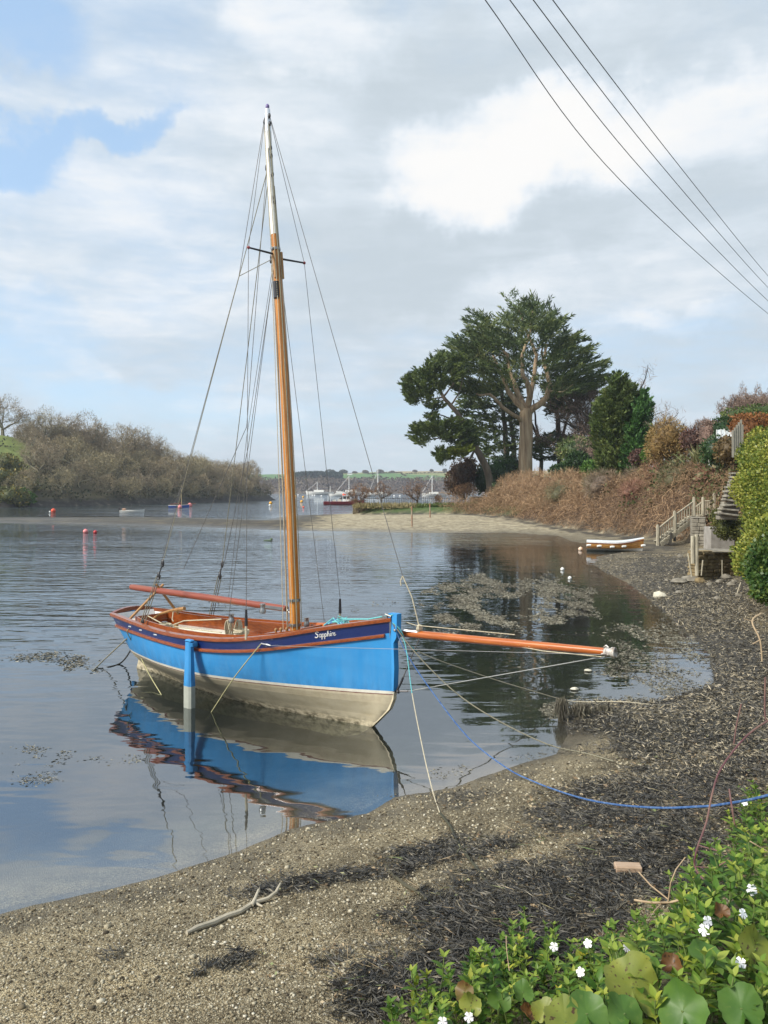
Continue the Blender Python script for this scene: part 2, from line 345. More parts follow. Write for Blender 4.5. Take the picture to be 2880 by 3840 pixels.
hs = N(nt, 'ShaderNodeMath', operation='ADD'); L(nt, h1.outputs[0], h5.inputs[2]); L(nt, h5.outputs[0], hs.inputs[0]); L(nt, h2.outputs[0], hs.inputs[1])
bp = N(nt, 'ShaderNodeBump', i_Strength=1.0, i_Distance=.044); L(nt, hs.outputs[0], bp.inputs['Height'])
fr = N(nt, 'ShaderNodeFresnel', i_IOR=3.4); io = N(nt, 'ShaderNodeMapRange'); io.inputs['To Min'].default_value = 3.4; io.inputs['To Max'].default_value = 1/3.4; L(nt, geo.outputs['Backfacing'], io.inputs['Value']); L(nt, io.outputs[0], fr.inputs['IOR']); L(nt, bp.outputs[0], fr.inputs['Normal'])
gl = N(nt, 'ShaderNodeBsdfGlossy', i_Roughness=.02); gl.inputs['Color'].default_value = (.93, .96, 1, 1); L(nt, bp.outputs[0], gl.inputs['Normal'])
dp = N(nt, 'ShaderNodeAttribute', attribute_name='depth')
tr = N(nt, 'ShaderNodeBsdfTransparent')
df = N(nt, 'ShaderNodeBsdfDiffuse'); df.inputs['Color'].default_value = (.03, .04, .04, 1)
tcol = ramp(nt, [(0, (.93, .94, .91)), (.12, (.72, .75, .69)), (.3, (.38, .41, .35)), (1, (.2, .25, .23))]); L(nt, dp.outputs['Fac'], tcol.inputs[0]); L(nt, tcol.outputs[0], tr.inputs['Color'])
mrd = N(nt, 'ShaderNodeMapRange'); mrd.inputs['From Max'].default_value = 1.2; mrd.inputs['To Max'].default_value = .95; L(nt, dp.outputs['Fac'], mrd.inputs['Value'])
m1 = N(nt, 'ShaderNodeMixShader'); L(nt, mrd.outputs[0], m1.inputs[0]); L(nt, tr.outputs[0], m1.inputs[1]); L(nt, df.outputs[0], m1.inputs[2])
m2 = N(nt, 'ShaderNodeMixShader'); L(nt, fr.outputs[0], m2.inputs[0]); L(nt, m1.outputs[0], m2.inputs[1]); L(nt, gl.outputs[0], m2.inputs[2])
L(nt, m2.outputs[0], nt.nodes['Material Output'].inputs['Surface'])
chop = np.interp(WY, [4, 9, 13, 20, 40, 80, 200], [.03, .05, .28, .75, 1.15, 1.5, 2.0])*(1-(1-np.interp(WX, [-1, 2.5], [1, .13]))*sstep(62, 38, WY))*np.clip(.4+.05*np.abs(wsd), .4, 1)
water = npmesh('water', np.stack([WX, WY, np.zeros_like(WX)], -1), grid_faces(len(wy), len(wx)), wm, smooth=True, attrs=dict(depth=(depth/1.0).ravel(), chop=chop.ravel()))
tag(water, kind='structure')
# ------------------------------------------------------------------ common materials
WHITE = M('white_paint', (.78, .78, .75), rough=.4)
BLUE = M('sky_blue_paint', [(.3, (.03, .24, .56)), (.7, (.042, .29, .64))], scale=2.5, rough=.42, spec=.35, detail=6)
def weather(m, col, z0, z1, amt, nsc, stretch):
    nt = m.node_tree; b = nt.nodes['Principled BSDF']; cur = b.inputs['Base Color'].links[0].from_socket
    tc = N(nt, 'ShaderNodeTexCoord'); mp = N(nt, 'ShaderNodeMapping'); mp.inputs['Scale'].default_value = stretch; L(nt, tc.outputs['Object'], mp.inputs[0]); nz = N(nt, 'ShaderNodeTexNoise', i_Scale=nsc, i_Detail=7.0, i_Roughness=.65); L(nt, mp.outputs[0], nz.inputs['Vector'])
    sp = N(nt, 'ShaderNodeSeparateXYZ'); L(nt, tc.outputs['Object'], sp.inputs[0]); mr = N(nt, 'ShaderNodeMapRange'); mr.inputs['From Min'].default_value = z0; mr.inputs['From Max'].default_value = z1; mr.inputs['To Min'].default_value = 1; mr.inputs['To Max'].default_value = 0; L(nt, sp.outputs['Z'], mr.inputs['Value'])
    r_ = ramp(nt, [(.42, (0, 0, 0)), (.62, (amt, amt, amt))]); L(nt, nz.outputs['Fac'], r_.inputs[0]); ml = N(nt, 'ShaderNodeMath', operation='MULTIPLY'); L(nt, r_.outputs[0], ml.inputs[0]); L(nt, mr.outputs[0], ml.inputs[1])
    mx = N(nt, 'ShaderNodeMix', data_type='RGBA'); L(nt, ml.outputs[0], mx.inputs[0]); L(nt, cur, mx.inputs[6]); mx.inputs[7].default_value = (*col, 1); L(nt, mx.outputs[2], b.inputs['Base Color'])
weather(BLUE, (.2, .36, .52), -1, 1.6, .45, 5, (1.2, 1.2, .22)); weather(BLUE, (.03, .15, .36), .4, .75, .8, 9, (1, 1, .35))
NAVY = M('navy_paint', [(.3, (.006, .017, .095)), (.7, (.009, .025, .125))], scale=3, rough=.3, coat=.2)
BEIGE = M('beige_antifoul', [(.25, (.5, .43, .28)), (.5, (.62, .55, .39)), (.75, (.68, .61, .45))], scale=3.5, rough=.75, detail=8, stretch=(1, 1, 2.2), bump=.1)
weather(BEIGE, (.07, .06, .035), .02, .16, 1.0, 9, (1, 1, 1.5)); weather(BEIGE, (.3, .25, .15), -1, 1.2, .35, 4, (1, 1, .5)); weather(BEIGE, (.3, .14, .12), .9, .3, .55, 16, (1, 1, .6))
MAROON = M('maroon_line', [(.35, (.16, .05, .05)), (.65, (.3, .2, .15))], scale=14, rough=.6)
CREAM = M('cream_paint', (.72, .70, .6), rough=.45)
PALEDECK = M('pale_deck', (.55, .52, .46), rough=.6, scale=5)
VARN = M('varnished_teak', [(.25, (.14, .028, .006)), (.5, (.25, .058, .012)), (.75, (.36, .1, .02))], scale=6, stretch=(1, 9, 9), rough=.28, coat=.5)
VARN2 = M('varnished_dark_rail', [(.3, (.13, .028, .012)), (.7, (.24, .06, .02))], scale=5, stretch=(1, 8, 8), rough=.3, coat=.4)
SPRUCE = M('varnished_spruce', [(.25, (.32, .105, .014)), (.5, (.5, .19, .026)), (.75, (.6, .27, .045))], scale=5, stretch=(9, 9, .7), rough=.3, coat=.4)
SPRIT = M('varnished_bowsprit', [(.25, (.27, .062, .010)), (.5, (.42, .11, .018)), (.75, (.52, .17, .032))], scale=5, stretch=(.7, 9, 9), rough=.28, coat=.5)
BOOMW = M('stained_boom', [(.25, (.15, .03, .016)), (.5, (.25, .055, .028)), (.75, (.2, .08, .03))], scale=3, stretch=(.6, 5, 5), rough=.4, coat=.2)
OAK = M('bare_oak', [(.3, (.25, .12, .04)), (.7, (.42, .23, .085))], scale=6, stretch=(3, 3, 1), rough=.6)
STEEL = M('galvanised_steel', (.32, .33, .33), rough=.35, metal=.9)
SILVER = M('silver_sheathing', (.72, .74, .76), rough=.35, metal=.6)
DARKMETAL = M('dark_fitting', (.04, .04, .045), rough=.4, metal=.3)
WIRE = M('stay_wire', (.13, .125, .12), rough=.45, metal=.3)
ROPE = M('cream_rope', [(.3, (.36, .31, .2)), (.7, (.6, .55, .42))], scale=60, rough=.85)
OLDROPE = M('weathered_rope', [(.3, (.16, .15, .11)), (.7, (.3, .28, .2))], scale=60, rough=.9)
BLUEROPE = M('blue_rope', [(.3, (.02, .06, .2)), (.5, (.045, .12, .3)), (.7, (.15, .22, .36))], scale=28, rough=.8)
TURQ = M('turquoise_rope', [(.3, (.07, .33, .36)), (.7, (.16, .5, .52))], scale=50, rough=.8)
TURQOLD = M('faded_turquoise_rope', [(.45, (.13, .4, .42)), (.55, (.33, .3, .18))], scale=.35, rough=.85)
RED = M('red_paint', (.5, .03, .035), rough=.45); ORANGE = M('orange_plastic', (.75, .1, .04), rough=.45)
YELLOW = M('yellow_plastic', (.8, .4, .03), rough=.45); BLACK = M('black_rubber', (.02, .02, .022), rough=.6)
GLASSD = M('dark_window', (.03, .04, .05), rough=.1); PINK = M('pink_plastic', (.75, .25, .25), rough=.5)
# ------------------------------------------------------------------ the moored gaff cutter
bowW = gz(1398, 2724); stW = gz(519, 2505)
fx, fy = (bowW-stW).x, (bowW-stW).y; LK = math.hypot(fx, fy); fx /= LK; fy /= LK
O = Vector((bowW.x, bowW.y, 0)); nx, ny = fy, -fx           # starboard direction
def bp_(px, py, b=0.0):
    """point of the boat (local coords) seen at a photo pixel on the plane b metres to starboard"""
    r_ = Vector(((px-1440)/F, 1, -(py-HZ)/F)); t = ((O.x+nx*b)*nx+(O.y+ny*b)*ny)/(r_.x*nx+r_.y*ny); p = r_*t
    return Vector(((p.x-O.x)*fx+(p.y-O.y)*fy, -b, p.z+H))
boat = empty('sailing_boat', (O.x, O.y, 0), math.atan2(fy, fx), 'sky blue wooden sailing boat with navy top strake, tall varnished mast and side leg', 'sailing boat')
TS = np.array([-5.9, -5.65, -5.15, -4.65, -4.15, -3.65, -3.15, -2.65, -2.15, -1.65, -1.15, -.65, 0, .40])
TB = np.array([.45, .51, .61, .70, .79, .87, .93, .945, .92, .84, .70, .50, .21, .035])
TZ = np.array([1.05, 1.048, 1.037, 1.025, 1.018, 1.022, 1.04, 1.066, 1.1, 1.165, 1.25, 1.36, 1.486, 1.56])
TK = np.array([.86, .862, .865, .867, .869, .876, .882, .9, .938, .995, 1.078, 1.17, 1.286, 1.36])
TBB = np.array([.13, .24, .42, .56, .685, .77, .825, .835, .77, .671, .556, .417, .2, .043])
TBW = np.array([0, .0, .03, .1, .18, .25, .30, .325, .32, .27, .2, .13, .03, 0])
def sm(s, T):
    # smooth interpolation (Catmull-Rom on the table)
    s = float(np.clip(s, TS[0], TS[-1])); i = int(np.clip(np.searchsorted(TS, s)-1, 0, len(TS)-2))
    m = np.gradient(T, TS); h = TS[i+1]-TS[i]; t = (s-TS[i])/h
    return T[i]*(2*t**3-3*t*t+1)+m[i]*h*(t**3-2*t*t+t)+T[i+1]*(-2*t**3+3*t*t)+m[i+1]*h*(t**3-t*t)
def zboot(s): return .56+.025*(s-.42)
SBZ = np.array([-.5, -.35, -.15, 0, .16, .30, .45, .56, .88, 1.24, 1.6]); SBS = np.array([-1.5, -.9, -.25, 0, .17, .31, .38, .415, .425, .42, .43])
def s_bow(z): return float(np.interp(z, SBZ, SBS))
def s_st(z): return -5.9+(1.04-z)*.5
def halfb(s, z):
    zs, zb = sm(s, TZ), zboot(s); bs, bb, bw = sm(s, TB), sm(s, TBB), max(0, sm(s, TBW))
    zz = [-.45, 0, zb, zs]; bb_ = [.03, max(.03, bw), max(.03, bb), bs]
    # monotone cubic
    d = [(bb_[i+1]-bb_[i])/(zz[i+1]-zz[i]) for i in range(3)]
    m = [d[0], 0, 0, d[2]*.55]
    for i in (1, 2): m[i] = 0 if d[i-1]*d[i] <= 0 else 2*d[i-1]*d[i]/(d[i-1]+d[i])
    z = min(max(z, zz[0]), zz[-1]); i = 0 if z < zz[1] else 1 if z < zz[2] else 2
    h = zz[i+1]-zz[i]; t = (z-zz[i])/h
    return bb_[i]*(2*t**3-3*t*t+1)+m[i]*h*(t**3-2*t*t+t)+bb_[i+1]*(-2*t**3+3*t*t)+m[i+1]*h*(t**3-t*t)
def hp(u, zf, side, off=0.0):
    """u 0 bow .. 1 transom, zf: function s->z or number"""
    s = .42+(-5.9-.42)*u
    for _ in range(3):
        z = zf(s) if callable(zf) else zf
        s = s_bow(z)+(s_st(z)-s_bow(z))*u
    z = zf(s) if callable(zf) else zf
    b = halfb(s, z)
    if u < .10: b = min(b, .03+(s_bow(z)-s)*.62)
    return Vector((s, -side*(b+off), z))
zsheer = lambda s: sm(s, TZ); zstr = lambda s: sm(s, TK)
levels = [(lambda s: -.42, 0), (lambda s: -.25, 0), (lambda s: -.1, 0), (lambda s: 0, 0), (lambda s: .08, 0), (lambda s: zboot(s)*.33, 0), (lambda s: zboot(s)*.5, 0), (lambda s: zboot(s)*.68, 0), (lambda s: zboot(s)*.85, 0),
          (lambda s: zboot(s)-.05, 1), (lambda s: zboot(s)-.035, 2), (lambda s: zboot(s)+.004, 3)]
for k in range(1, 6): levels.append(((lambda k: lambda s: zboot(s)+(zstr(s)-zboot(s))*k/6)(k), 3))
levels += [(zstr, 4), (lambda s: zstr(s)*.5+zsheer(s)*.5, 4), (zsheer, 4)]
US = [0, .008, .02, .035, .05, .075]+[.1+.9*i/34 for i in range(35)]
mb = MB()
for side in (1, -1):
    rws = [[hp(u, lv[0], side) for u in US] for lv in levels]
    for i in range(len(levels)-1):
        r2 = [rws[i], rws[i+1]]
        if side == -1: r2 = r2[::-1]
        mb.rows(r2, mi=levels[i][1])
hull = mb.build('hull', [BEIGE, MAROON, CREAM, BLUE, NAVY], boat, smooth=True)
bm_ = hull.data
# transom
tr_ = MB(); zl = np.linspace(.22, 1.04, 9); rr = []
for z in zl: rr.append([Vector((s_st(z)-.05*(1-(k/4-1)**2), hp(1, float(z), 1)[1]*(1-k/4), z)) for k in range(9)])
tr_.rows(rr); tr_.build('transom', NAVY, boat, smooth=True)
# inner bulwark, rails, strakes
mb = MB()
for side in (1, -1):
    rws = [[hp(u, (lambda k: lambda s: zsheer(s)-k)(k), side, -.035) for u in US[3:]] for k in (0.0, .1, .2)]
    mb.rows(rws)
mb.rows([[Vector((s_st(z)+.06-.05*(1-(k/4-1)**2), hp(1, float(z), 1)[1]*.93*(1-k/4), z)) for k in range(9)] for z in (.8, .95, 1.04)])
mb.build('inner_bulwark', WHITE, boat, smooth=True)
def strip(name, zf, o0, o1, h0, h1, mat, u0=0.004, u1=1.0):
    uu = [u for u in US if u0 <= u <= u1]; m_ = MB()
    for side in (1, -1):
        prof = [(o0, h0), (o1, h0+.006), (o1+.004, (h0+h1)/2), (o1, h1-.006), (o0, h1)]
        rws = []
        for o_, h_ in prof: rws.append([hp(u, zf, side, 0)+Vector((0, -side*o_, h_)) for u in uu])
        rws.append(rws[0])
        m_.rows(rws)
        for e in (0, -1): m_.add([r_[e] for r_ in rws[:5]], [(0, 1, 2, 3, 4)])
    return m_.build(name, mat, boat, smooth=True)
strip('gunwale_rail', zsheer, -.055, .022, -.05, .012, VARN)
strip('rubbing_strake', zstr, -.004, .03, -.052, .0, VARN, .01)
mb = MB(); rr = []
for (dx, dz) in ((-.03, -.06), (-.03, .012), (.05, .012), (.05, -.06), (-.03, -.06)):
    rr.append([Vector((s_st(1.04)+dx-.05*(1-(k/6-1)**2), hp(1, 1.04, 1)[1]*(1-k/6), 1.045+dz+.07*(1-(k/6-1)**2))) for k in range(13)])
mb.rows(rr); mb.build('transom_rail', VARN2, boat, smooth=True)
# stem post
mb = MB()
prof = [bp_(1497, 2302), bp_(1496, 2339), bp_(1494, 2390), bp_(1484, 2410), bp_(1487, 2505), bp_(1484, 2590)]
outer = [(p.x, p.z) for p in prof]; inner = [(o[0]-(.15 if o[1] > 1.2 else .07), o[1]) for o in outer]
for hw, top in ((.05, True),):
    poly = [Vector((x, -hw, z)) for x, z in outer]+[Vector((x, -hw, z)) for x, z in inner[::-1]]
    mb.prism(poly, (0, 2*hw, 0))
mb.build('stem_post', BLUE, boat)
mb = MB()
lo = [(.39, .54), (.385, .45), (.315, .30), (.17, .16), (0, 0), (-.25, -.15), (-.9, -.35), (-1.5, -.45)]
poly = [Vector((x+.012, -.035, z)) for x, z in lo]+[Vector((x-.1, -.035, z)) for x, z in lo[::-1]]
mb.prism(poly, (0, .07, 0)); mb.build('forefoot', BEIGE, boat)
mb = MB()
q = [(-5.62, .34), (-5.40, .40), (-5.1, .0), (-5.0, -.4), (-5.85, -.4), (-5.74, 0)]
mb.prism([Vector((x, -.025, z)) for x, z in q], (0, .05, 0)); mb.build('rudder', BEIGE, boat)
mb = MB(); mb.bar((s_st(.9)-.02, 0, .3), (s_st(1.05)-.03, 0, 1.05), .09, .06, up=(0, 1, 0)); mb.build('rudder_stock', BLUE, boat)
# deck, coaming, cockpit
CO = lambda s: np.interp(s, [-5.3, -5.0, -4, -3, -2, -1.5, -1.1], [.32, .42, .56, .64, .6, .48, .3])
ss = [.2-.12*i for i in range(50)]
mb = MB()
for side in (1, -1):
    a = []; c = []
    for s in ss:
        zz = zsheer(s)-.12; o_ = max(.02, sm(s, TB)-.03); i_ = CO(s) if -5.3 < s < -1.1 else 0
        a.append(Vector((s, -side*o_, zz))); c.append(Vector((s, -side*min(i_, o_-.01), zz+.015)))
    mb.rows([a, c])
mb.build('side_deck', PALEDECK, boat)
mb = MB(); cs = [-1.1-.14*i for i in range(31)]
for side in (1, -1):
    for w in (0, .022):
        mb.rows([[Vector((s, -side*(CO(s)+w), zsheer(s)+dz)) for s in cs] for dz in (-.42, .015)])
    mb.rows([[Vector((s, -side*(CO(s)+w), zsheer(s)+.015)) for s in cs] for w in (0, .022)])
for s_, h_ in ((-1.1, .03), (-5.3, 0)):
    w = float(CO(s_)); zt = zsheer(s_)+h_; mb.box((s_, 0, zt-.2), (.025, 2*w, .4))
mb.build('coaming', VARN, boat)
mb = MB(); mb.rows([[Vector((s, sd_*CO(s)*.98, .67)) for s in cs] for sd_ in (-1, 0, 1)]); mb.build('cockpit_sole', CREAM, boat)
for side in (1, -1):
    mb = MB(); mb.rows([[Vector((s, -side*CO(s)*k, .83 if h else .67)) for s in cs[8:29]] for k, h in ((.98, 1), (.6, 1), (.6, 0))]); mb.build('side_bench', CREAM, boat)
mb = MB(); mb.box((-3.1, 0, .86), (.2, 1.24, .03)); mb.build('thwart', VARN, boat); mb = MB(); mb.box((-4.55, .0, .8), (.06, .06, .3), bev=.01); mb.build('cockpit_post', OAK, boat)
mb = MB(); mb.box((-1.62, 0, 1.12), (.42, .9, .05), bev=.02); mb.build('mast_partner', VARN, boat)
# tiller
mb = MB(); mb.tube([bp_(560, 2330), bp_(600, 2302), bp_(640, 2290), bp_(664, 2286), bp_(692, 2282)], [.022, .022, .024, .032, .034], 8); mb.build('tiller', OAK, boat, smooth=True)
# drying leg
lt = bp_(707, 2402, 1.03); mb = MB(); sx_ = -2.78
for z0, z1, w0, w1, mi in ((-.38, .33, .088, .088, 1), (.33, .76, .088, .07, 0), (.76, 1.0, .07, .062, 0)):
    rr = []
    for z, w in ((z0, w0), (z1, w1)):
        rr.append([Vector((sx_+a*w*1.05, -(1.04)+c*w*.62, z)) for a, c in ((-1, -.6), (-.6, -1), (.6, -1), (1, -.6), (1, .8), (-1, .8))])
    mb.rows(rr, mi, close=True)
mb.box((sx_+.012, -1.04, 1.015), (.155, .085, .035), bev=.02, mi=0); mb.box((sx_+.05, -1.0, .955), (.085, .12, .08), bev=.015, mi=0)
mb.build('drying_leg', [BLUE, M('weathered_blue_white', (.36, .38, .33), rough=.7)], boat)
mb = MB()
for z in (-.38,): mb.box((sx_, -1.04, z-.02), (.2, .2, .04))
mb.build('leg_foot', OAK, boat)
# scuppers
for px, py in ((485, 2358), (543, 2381), (619, 2400)):
    p = hp((.42-(bp_(px, py, .6).x))/6.32, lambda s: zstr(s)+.06, 1, .004); mb = MB(); mb.box(p, (.085, .012, .022), Quaternion((0, 0, 1), .12), bev=.004); mb.build('scupper_plate', SILVER, boat)
# name in brush script, painted on the navy strake
mb = MB()
def S_(pts, w=1.0):
    return (pts, w)
gl_ = [S_([(.62, .86), (.5, 1.0), (.28, .98), (.16, .82), (.3, .62), (.48, .46), (.5, .22), (.3, .04), (.08, .08), (.02, .22)], 1.5),
       S_([(1.02, .5), (.84, .56), (.7, .36), (.72, .1), (.88, .04), (1.02, .3), (1.04, .54), (1.0, .1), (1.12, .06)]),
       S_([(1.2, .55), (1.16, .1), (1.1, -.34)], 1.3), S_([(1.18, .4), (1.36, .56), (1.48, .4), (1.42, .1), (1.26, .04)]),
       S_([(1.64, .55), (1.6, .1), (1.54, -.34)], 1.3), S_([(1.62, .4), (1.8, .56), (1.92, .4), (1.86, .1), (1.7, .04)]),
       S_([(2.12, 1.0), (2.1, .5), (2.04, .04)], 1.3), S_([(2.12, .94), (2.24, 1.02), (2.2, .7), (2.08, .4)]), S_([(2.08, .3), (2.24, .54), (2.34, .4), (2.3, .1), (2.42, .06)]),
       S_([(2.54, .54), (2.5, .1), (2.62, .06)], 1.2), S_([(2.57, .74), (2.6, .8)], 1.4),
       S_([(2.74, .52), (2.72, .04)], 1.2), S_([(2.73, .36), (2.86, .54), (2.96, .5)]),
       S_([(3.04, .28), (3.22, .36), (3.24, .52), (3.1, .54), (3.0, .3), (3.08, .06), (3.3, .1), (3.4, .2)])]
u0 = (.42-bp_(1163, 2400, .60).x)/6.36; ux = .285/6.32
for pts, w in gl_:
    pp = []
    for x, y in pts:
        s_est = .42-6.32*(u0-x/3.4*ux)
        zz = zstr(s_est)+.053+y*.084
        pp.append(hp(u0-x/3.4*ux, zz, 1, .004))
    mb.tube(pp, (.0062 if w > 1.2 else .005)*w, 5, flat=.9)
mb.build('boat_name', WHITE, boat)
# mast
MP = [(1110, 2372), (1105, 2250), (1091, 1914), (1066, 1398), (1045, 1100), (1037, 959), (1030, 879), (1017, 705), (1004, 452), (1003, 408)]
mp_ = [bp_(*p) for p in MP]; mp_[0] = Vector((mp_[0].x, 0, .75))
def mastpt(py):
    for a, b_, pa, pb in zip(mp_, mp_[1:], MP, MP[1:]):
        if pa[1] >= py >= pb[1]: return a.lerp(b_, (pa[1]-py)/(pa[1]-pb[1]))
    return mp_[-1]
mb = MB(); mb.tube([mp_[0]]+[bp_(*p) for p in MP[1:7]], [.08, .078, .076, .074, .066, .06, .056], 16, 0); mb.tube([mastpt(880), mastpt(705), mastpt(496)], [.058, .053, .047], 16, 1); mb.tube([mastpt(497), mastpt(452), mastpt(412), mastpt(406)], [.049, .047, .042, .03], 16, 2)
mast = mb.build('mast', [SPRUCE, WHITE, SILVER], boat, smooth=True)
for py in (2250, 2302, 935): 
    c = mastpt(py); mb = MB(); ax = (mastpt(py-30)-mastpt(py+30 if py < 2300 else py)).normalized(); r_ = .083 if py > 1500 else .066
    mb.lathe([(r_, -.022), (r_+.006, -.02), (r_+.006, .02), (r_, .022)], c, ax, 16); mb.box(c+Vector((.0, -r_-.012, 0)), (.05, .04, .03)); mb.build('mast_band', STEEL, mast, smooth=True)
mb = MB(); mb.ball(mastpt(406)+Vector((0, 0, .03)), .032, 10, sq=(1, 1, 1.5)); mb.build('mast_cap', M('purple_cap', (.16, .12, .3), rough=.5), mast, smooth=True)
mb = MB(); c = mastpt(960)
for dx, dy, pz in ((.02, -.062, 0), (.05, .055, .02), (-.05, .05, -.02)): mb.bar(mastpt(945)+Vector((dx, dy, 0)), mastpt(1045)+Vector((dx, dy*1.05, 0)), .035, .035, up=(0, 1, 0))
mb.build('mast_cheek', OAK, mast)
mb = MB(); mb.tube([mastpt(1058)+Vector((.0, -.04, 0)), mastpt(1120)+Vector((0, -.045, 0))], .052, 10)
for k in range(7): mb.ball(mastpt(1062+k*8)+Vector((.045, -.075, 0)), .012, 6)
mb.build('leather_chafe', DARKMETAL, mast)
# spreaders
for tip in (bp_(932, 928, .55), bp_(1141, 986, -.55)):
    mb = MB(); a = mastpt(955 if tip.y < 0 else 968); mb.tube([a, tip], [.018, .014], 8); mb.ball(tip, .026, 8, 1); mb.build('spreader', [DARKMETAL, M('red_tape', (.25, .04, .05))], boat, smooth=True)
# boom, gooseneck
ba, bb = bp_(493, 2201), bp_(1075, 2283); mb = MB(); mb.tube([ba, ba.lerp(bb, .03), ba.lerp(bb, .5), ba.lerp(bb, .97), bb], [.05, .056, .06, .05, .045], 14); boom = mb.build('boom', BOOMW, boat, smooth=True)
mb = MB(); mb.box(ba.lerp(bb, .93), (.5, .108, .045)); mb.tube([bb, mastpt(2290)], .018, 8); mb.build('gooseneck', STEEL, boom)
mb = MB(); mb.tube([ba+Vector((-.005, 0, 0)), ba+Vector((-.03, 0, 0))], [.05, .03], 12); mb.build('boom_cap', WHITE, boom)
# bowsprit
a, c = bp_(1192, 2345, -.15), bp_(2276, 2444, -.15); mb = MB(); mb.tube([a, a.lerp(c, .1), a.lerp(c, .4), a.lerp(c, .75), c], [.044, .05, .054, .05, .042], 14); sprit = mb.build('bowsprit', SPRIT, boat, smooth=True)
d_ = (c-a).normalized(); tipS = c
mb = MB(); mb.lathe([(.043, -.03), (.052, -.02), (.054, .0), (.046, .01), (.046, .05), (.058, .06), (.06, .1), (.05, .105), (.046, .08), (.0, .08)], c, d_, 16); mb.tube([c+Vector((-.03, -.02, .05)), c+Vector((.0, -.02, .075)), c+Vector((.03, -.02, .055))], .009, 6); mb.tube([c+Vector((-.04, -.055, -.02)), c+Vector((-.0, -.075, -.01)), c+Vector((.04, -.058, -.02))], .009, 6); mb.build('cranse_iron', M('worn_white_band', [(.35, (.2, .15, .12)), (.5, (.5, .47, .43)), (.7, (.62, .6, .56))], scale=16, rough=.5, metal=.2), sprit, smooth=True)
# standing and running rigging
def stay(name, pts, rad=.0045, mat=WIRE, n=5):
    m_ = MB(); m_.tube(pts, rad, n); return m_.build(name, mat, boat, smooth=True)
def onmast(py, dx=0, dy=0): return mastpt(py)+Vector((dx, dy, 0))
chS = bp_(923, 2385, .86); chP = bp_(1275, 2335, -.78)
tS, tP = bp_(932, 928, .55), bp_(1141, 986, -.55)
stay('cap_shroud', [onmast(440, 0, -.05), tS, chS+Vector((0, 0, .35))]); stay('cap_shroud', [onmast(440, 0, .05), tP, chP+Vector((0, 0, .4))])
for p in (chS, chP):
    m_ = MB(); m_.tube([p+Vector((0, 0, -.05)), p+Vector((0, 0, .1)), p+Vector((0, 0, .16))], [.02, .02, .016], 7, 1); m_.tube([p+Vector((0, 0, .15)), p+Vector((0, 0, .38))], [.026, .017], 7, 0); m_.build('lanyard', [DARKMETAL, ROPE], boat)
stay('lower_shroud', [onmast(985, .0, .05), bp_(1216, 2330, -.8)]); stay('lower_shroud', [onmast(985, 0, -.05), bp_(857, 2318, .5)])
stay('forestay', [onmast(440, .05), bp_(1400, 1786, -.05), bp_(1510, 2160, -.1)], .005)
m_ = MB(); m_.tube([bp_(1510, 2160, -.1), bp_(1545, 2240, -.13), bp_(1572, 2350, -.15)], .008, 6); m_.tube([bp_(1510, 2160, -.1), bp_(1502, 2180, -.1), bp_(1504, 2196, -.1)], .009, 6); m_.ball(bp_(1573, 2358, -.15), .065, 8, sq=(.5, 1, 1)); m_.build('forestay_tail', ROPE, boat)
blkS = bp_(610, 2112, .45); blkP = bp_(833, 2116, -.6)
stay('running_backstay', [onmast(640, -.05, -.02), blkS], .0065, OLDROPE); stay('running_backstay', [onmast(640, -.05, .02), blkP], .0065, OLDROPE)
stay('topping_lift', [onmast(440, -.05, -.02), bp_(896, 1036, .1), bp_(600, 2125, .3)], .005); stay('spreader_line', [bp_(896, 1036, .1), onmast(965, -.05)], .006, OLDROPE)
stay('peak_halyard', [onmast(600, -.06), bp_(925, 1600, .1), bp_(690, 2130, .1), bp_(598, 2145, .2)], .005); stay('lazy_jack', [onmast(1000, -.07), bp_(931, 1675, .1), bp_(844, 2098, -.1), bp_(820, 2150, -.3)], .005)
stay('flag_halyard', [onmast(990, -.07, -.02), bp_(925, 1640, 0), bp_(857, 2239, 0)], .004)
for blk, foot in ((blkS, bp_(535, 2345, .56)), (blkP, bp_(790, 2325, -.84))):
    m_ = MB(); m_.ball(blk, .035, 8, sq=(1, .7, 2)); low = blk.lerp(foot, .2); m_.ball(low, .035, 8, sq=(1, .7, 2)); m_.tube([blk, low], .01, 6); m_.build('tackle_block', DARKMETAL, boat, smooth=True)
    m_ = MB(); m_.ball(foot+Vector((0, 0, .05)), .035, 8, sq=(1, .7, 2.2)); m_.build('tackle_block', DARKMETAL, boat, smooth=True)
    m_ = MB()
    for o_ in (-.025, .0, .028): m_.tube([low+Vector((o_*.6, o_, 0)), foot+Vector((o_, o_, .05))], .008, 5)
    m_.build('tackle_fall', OLDROPE, boat)
for i, (p0, p1, dx, dy, mt, rr_) in enumerate(((470, 2330, -.09, -.05, ROPE, .007), (620, 2335, -.11, -.03, OLDROPE, .008), (960, 2340, -.13, 0, ROPE, .008), (990, 2345, -.15, -.06, ROPE, .006), (470, 2340, .085, -.05, OLDROPE, .011), (560, 2345, .04, -.085, ROPE, .006), (700, 2350, .1, .02, OLDROPE, .007))):
    top, bot = onmast(p0, dx*.6, dy*.6), onmast(p1, dx*1.25, dy*1.25); mid = top.lerp(bot, .5); mid = Vector((onmast((p0+p1)/2).x+dx, dy, mid.z)); stay('halyard', [top, top.lerp(mid, .5)+(mid-top.lerp(bot, .5))*.3, mid, mid.lerp(bot, .5)+(mid-top.lerp(bot, .5))*.3, bot], rr_, mt)
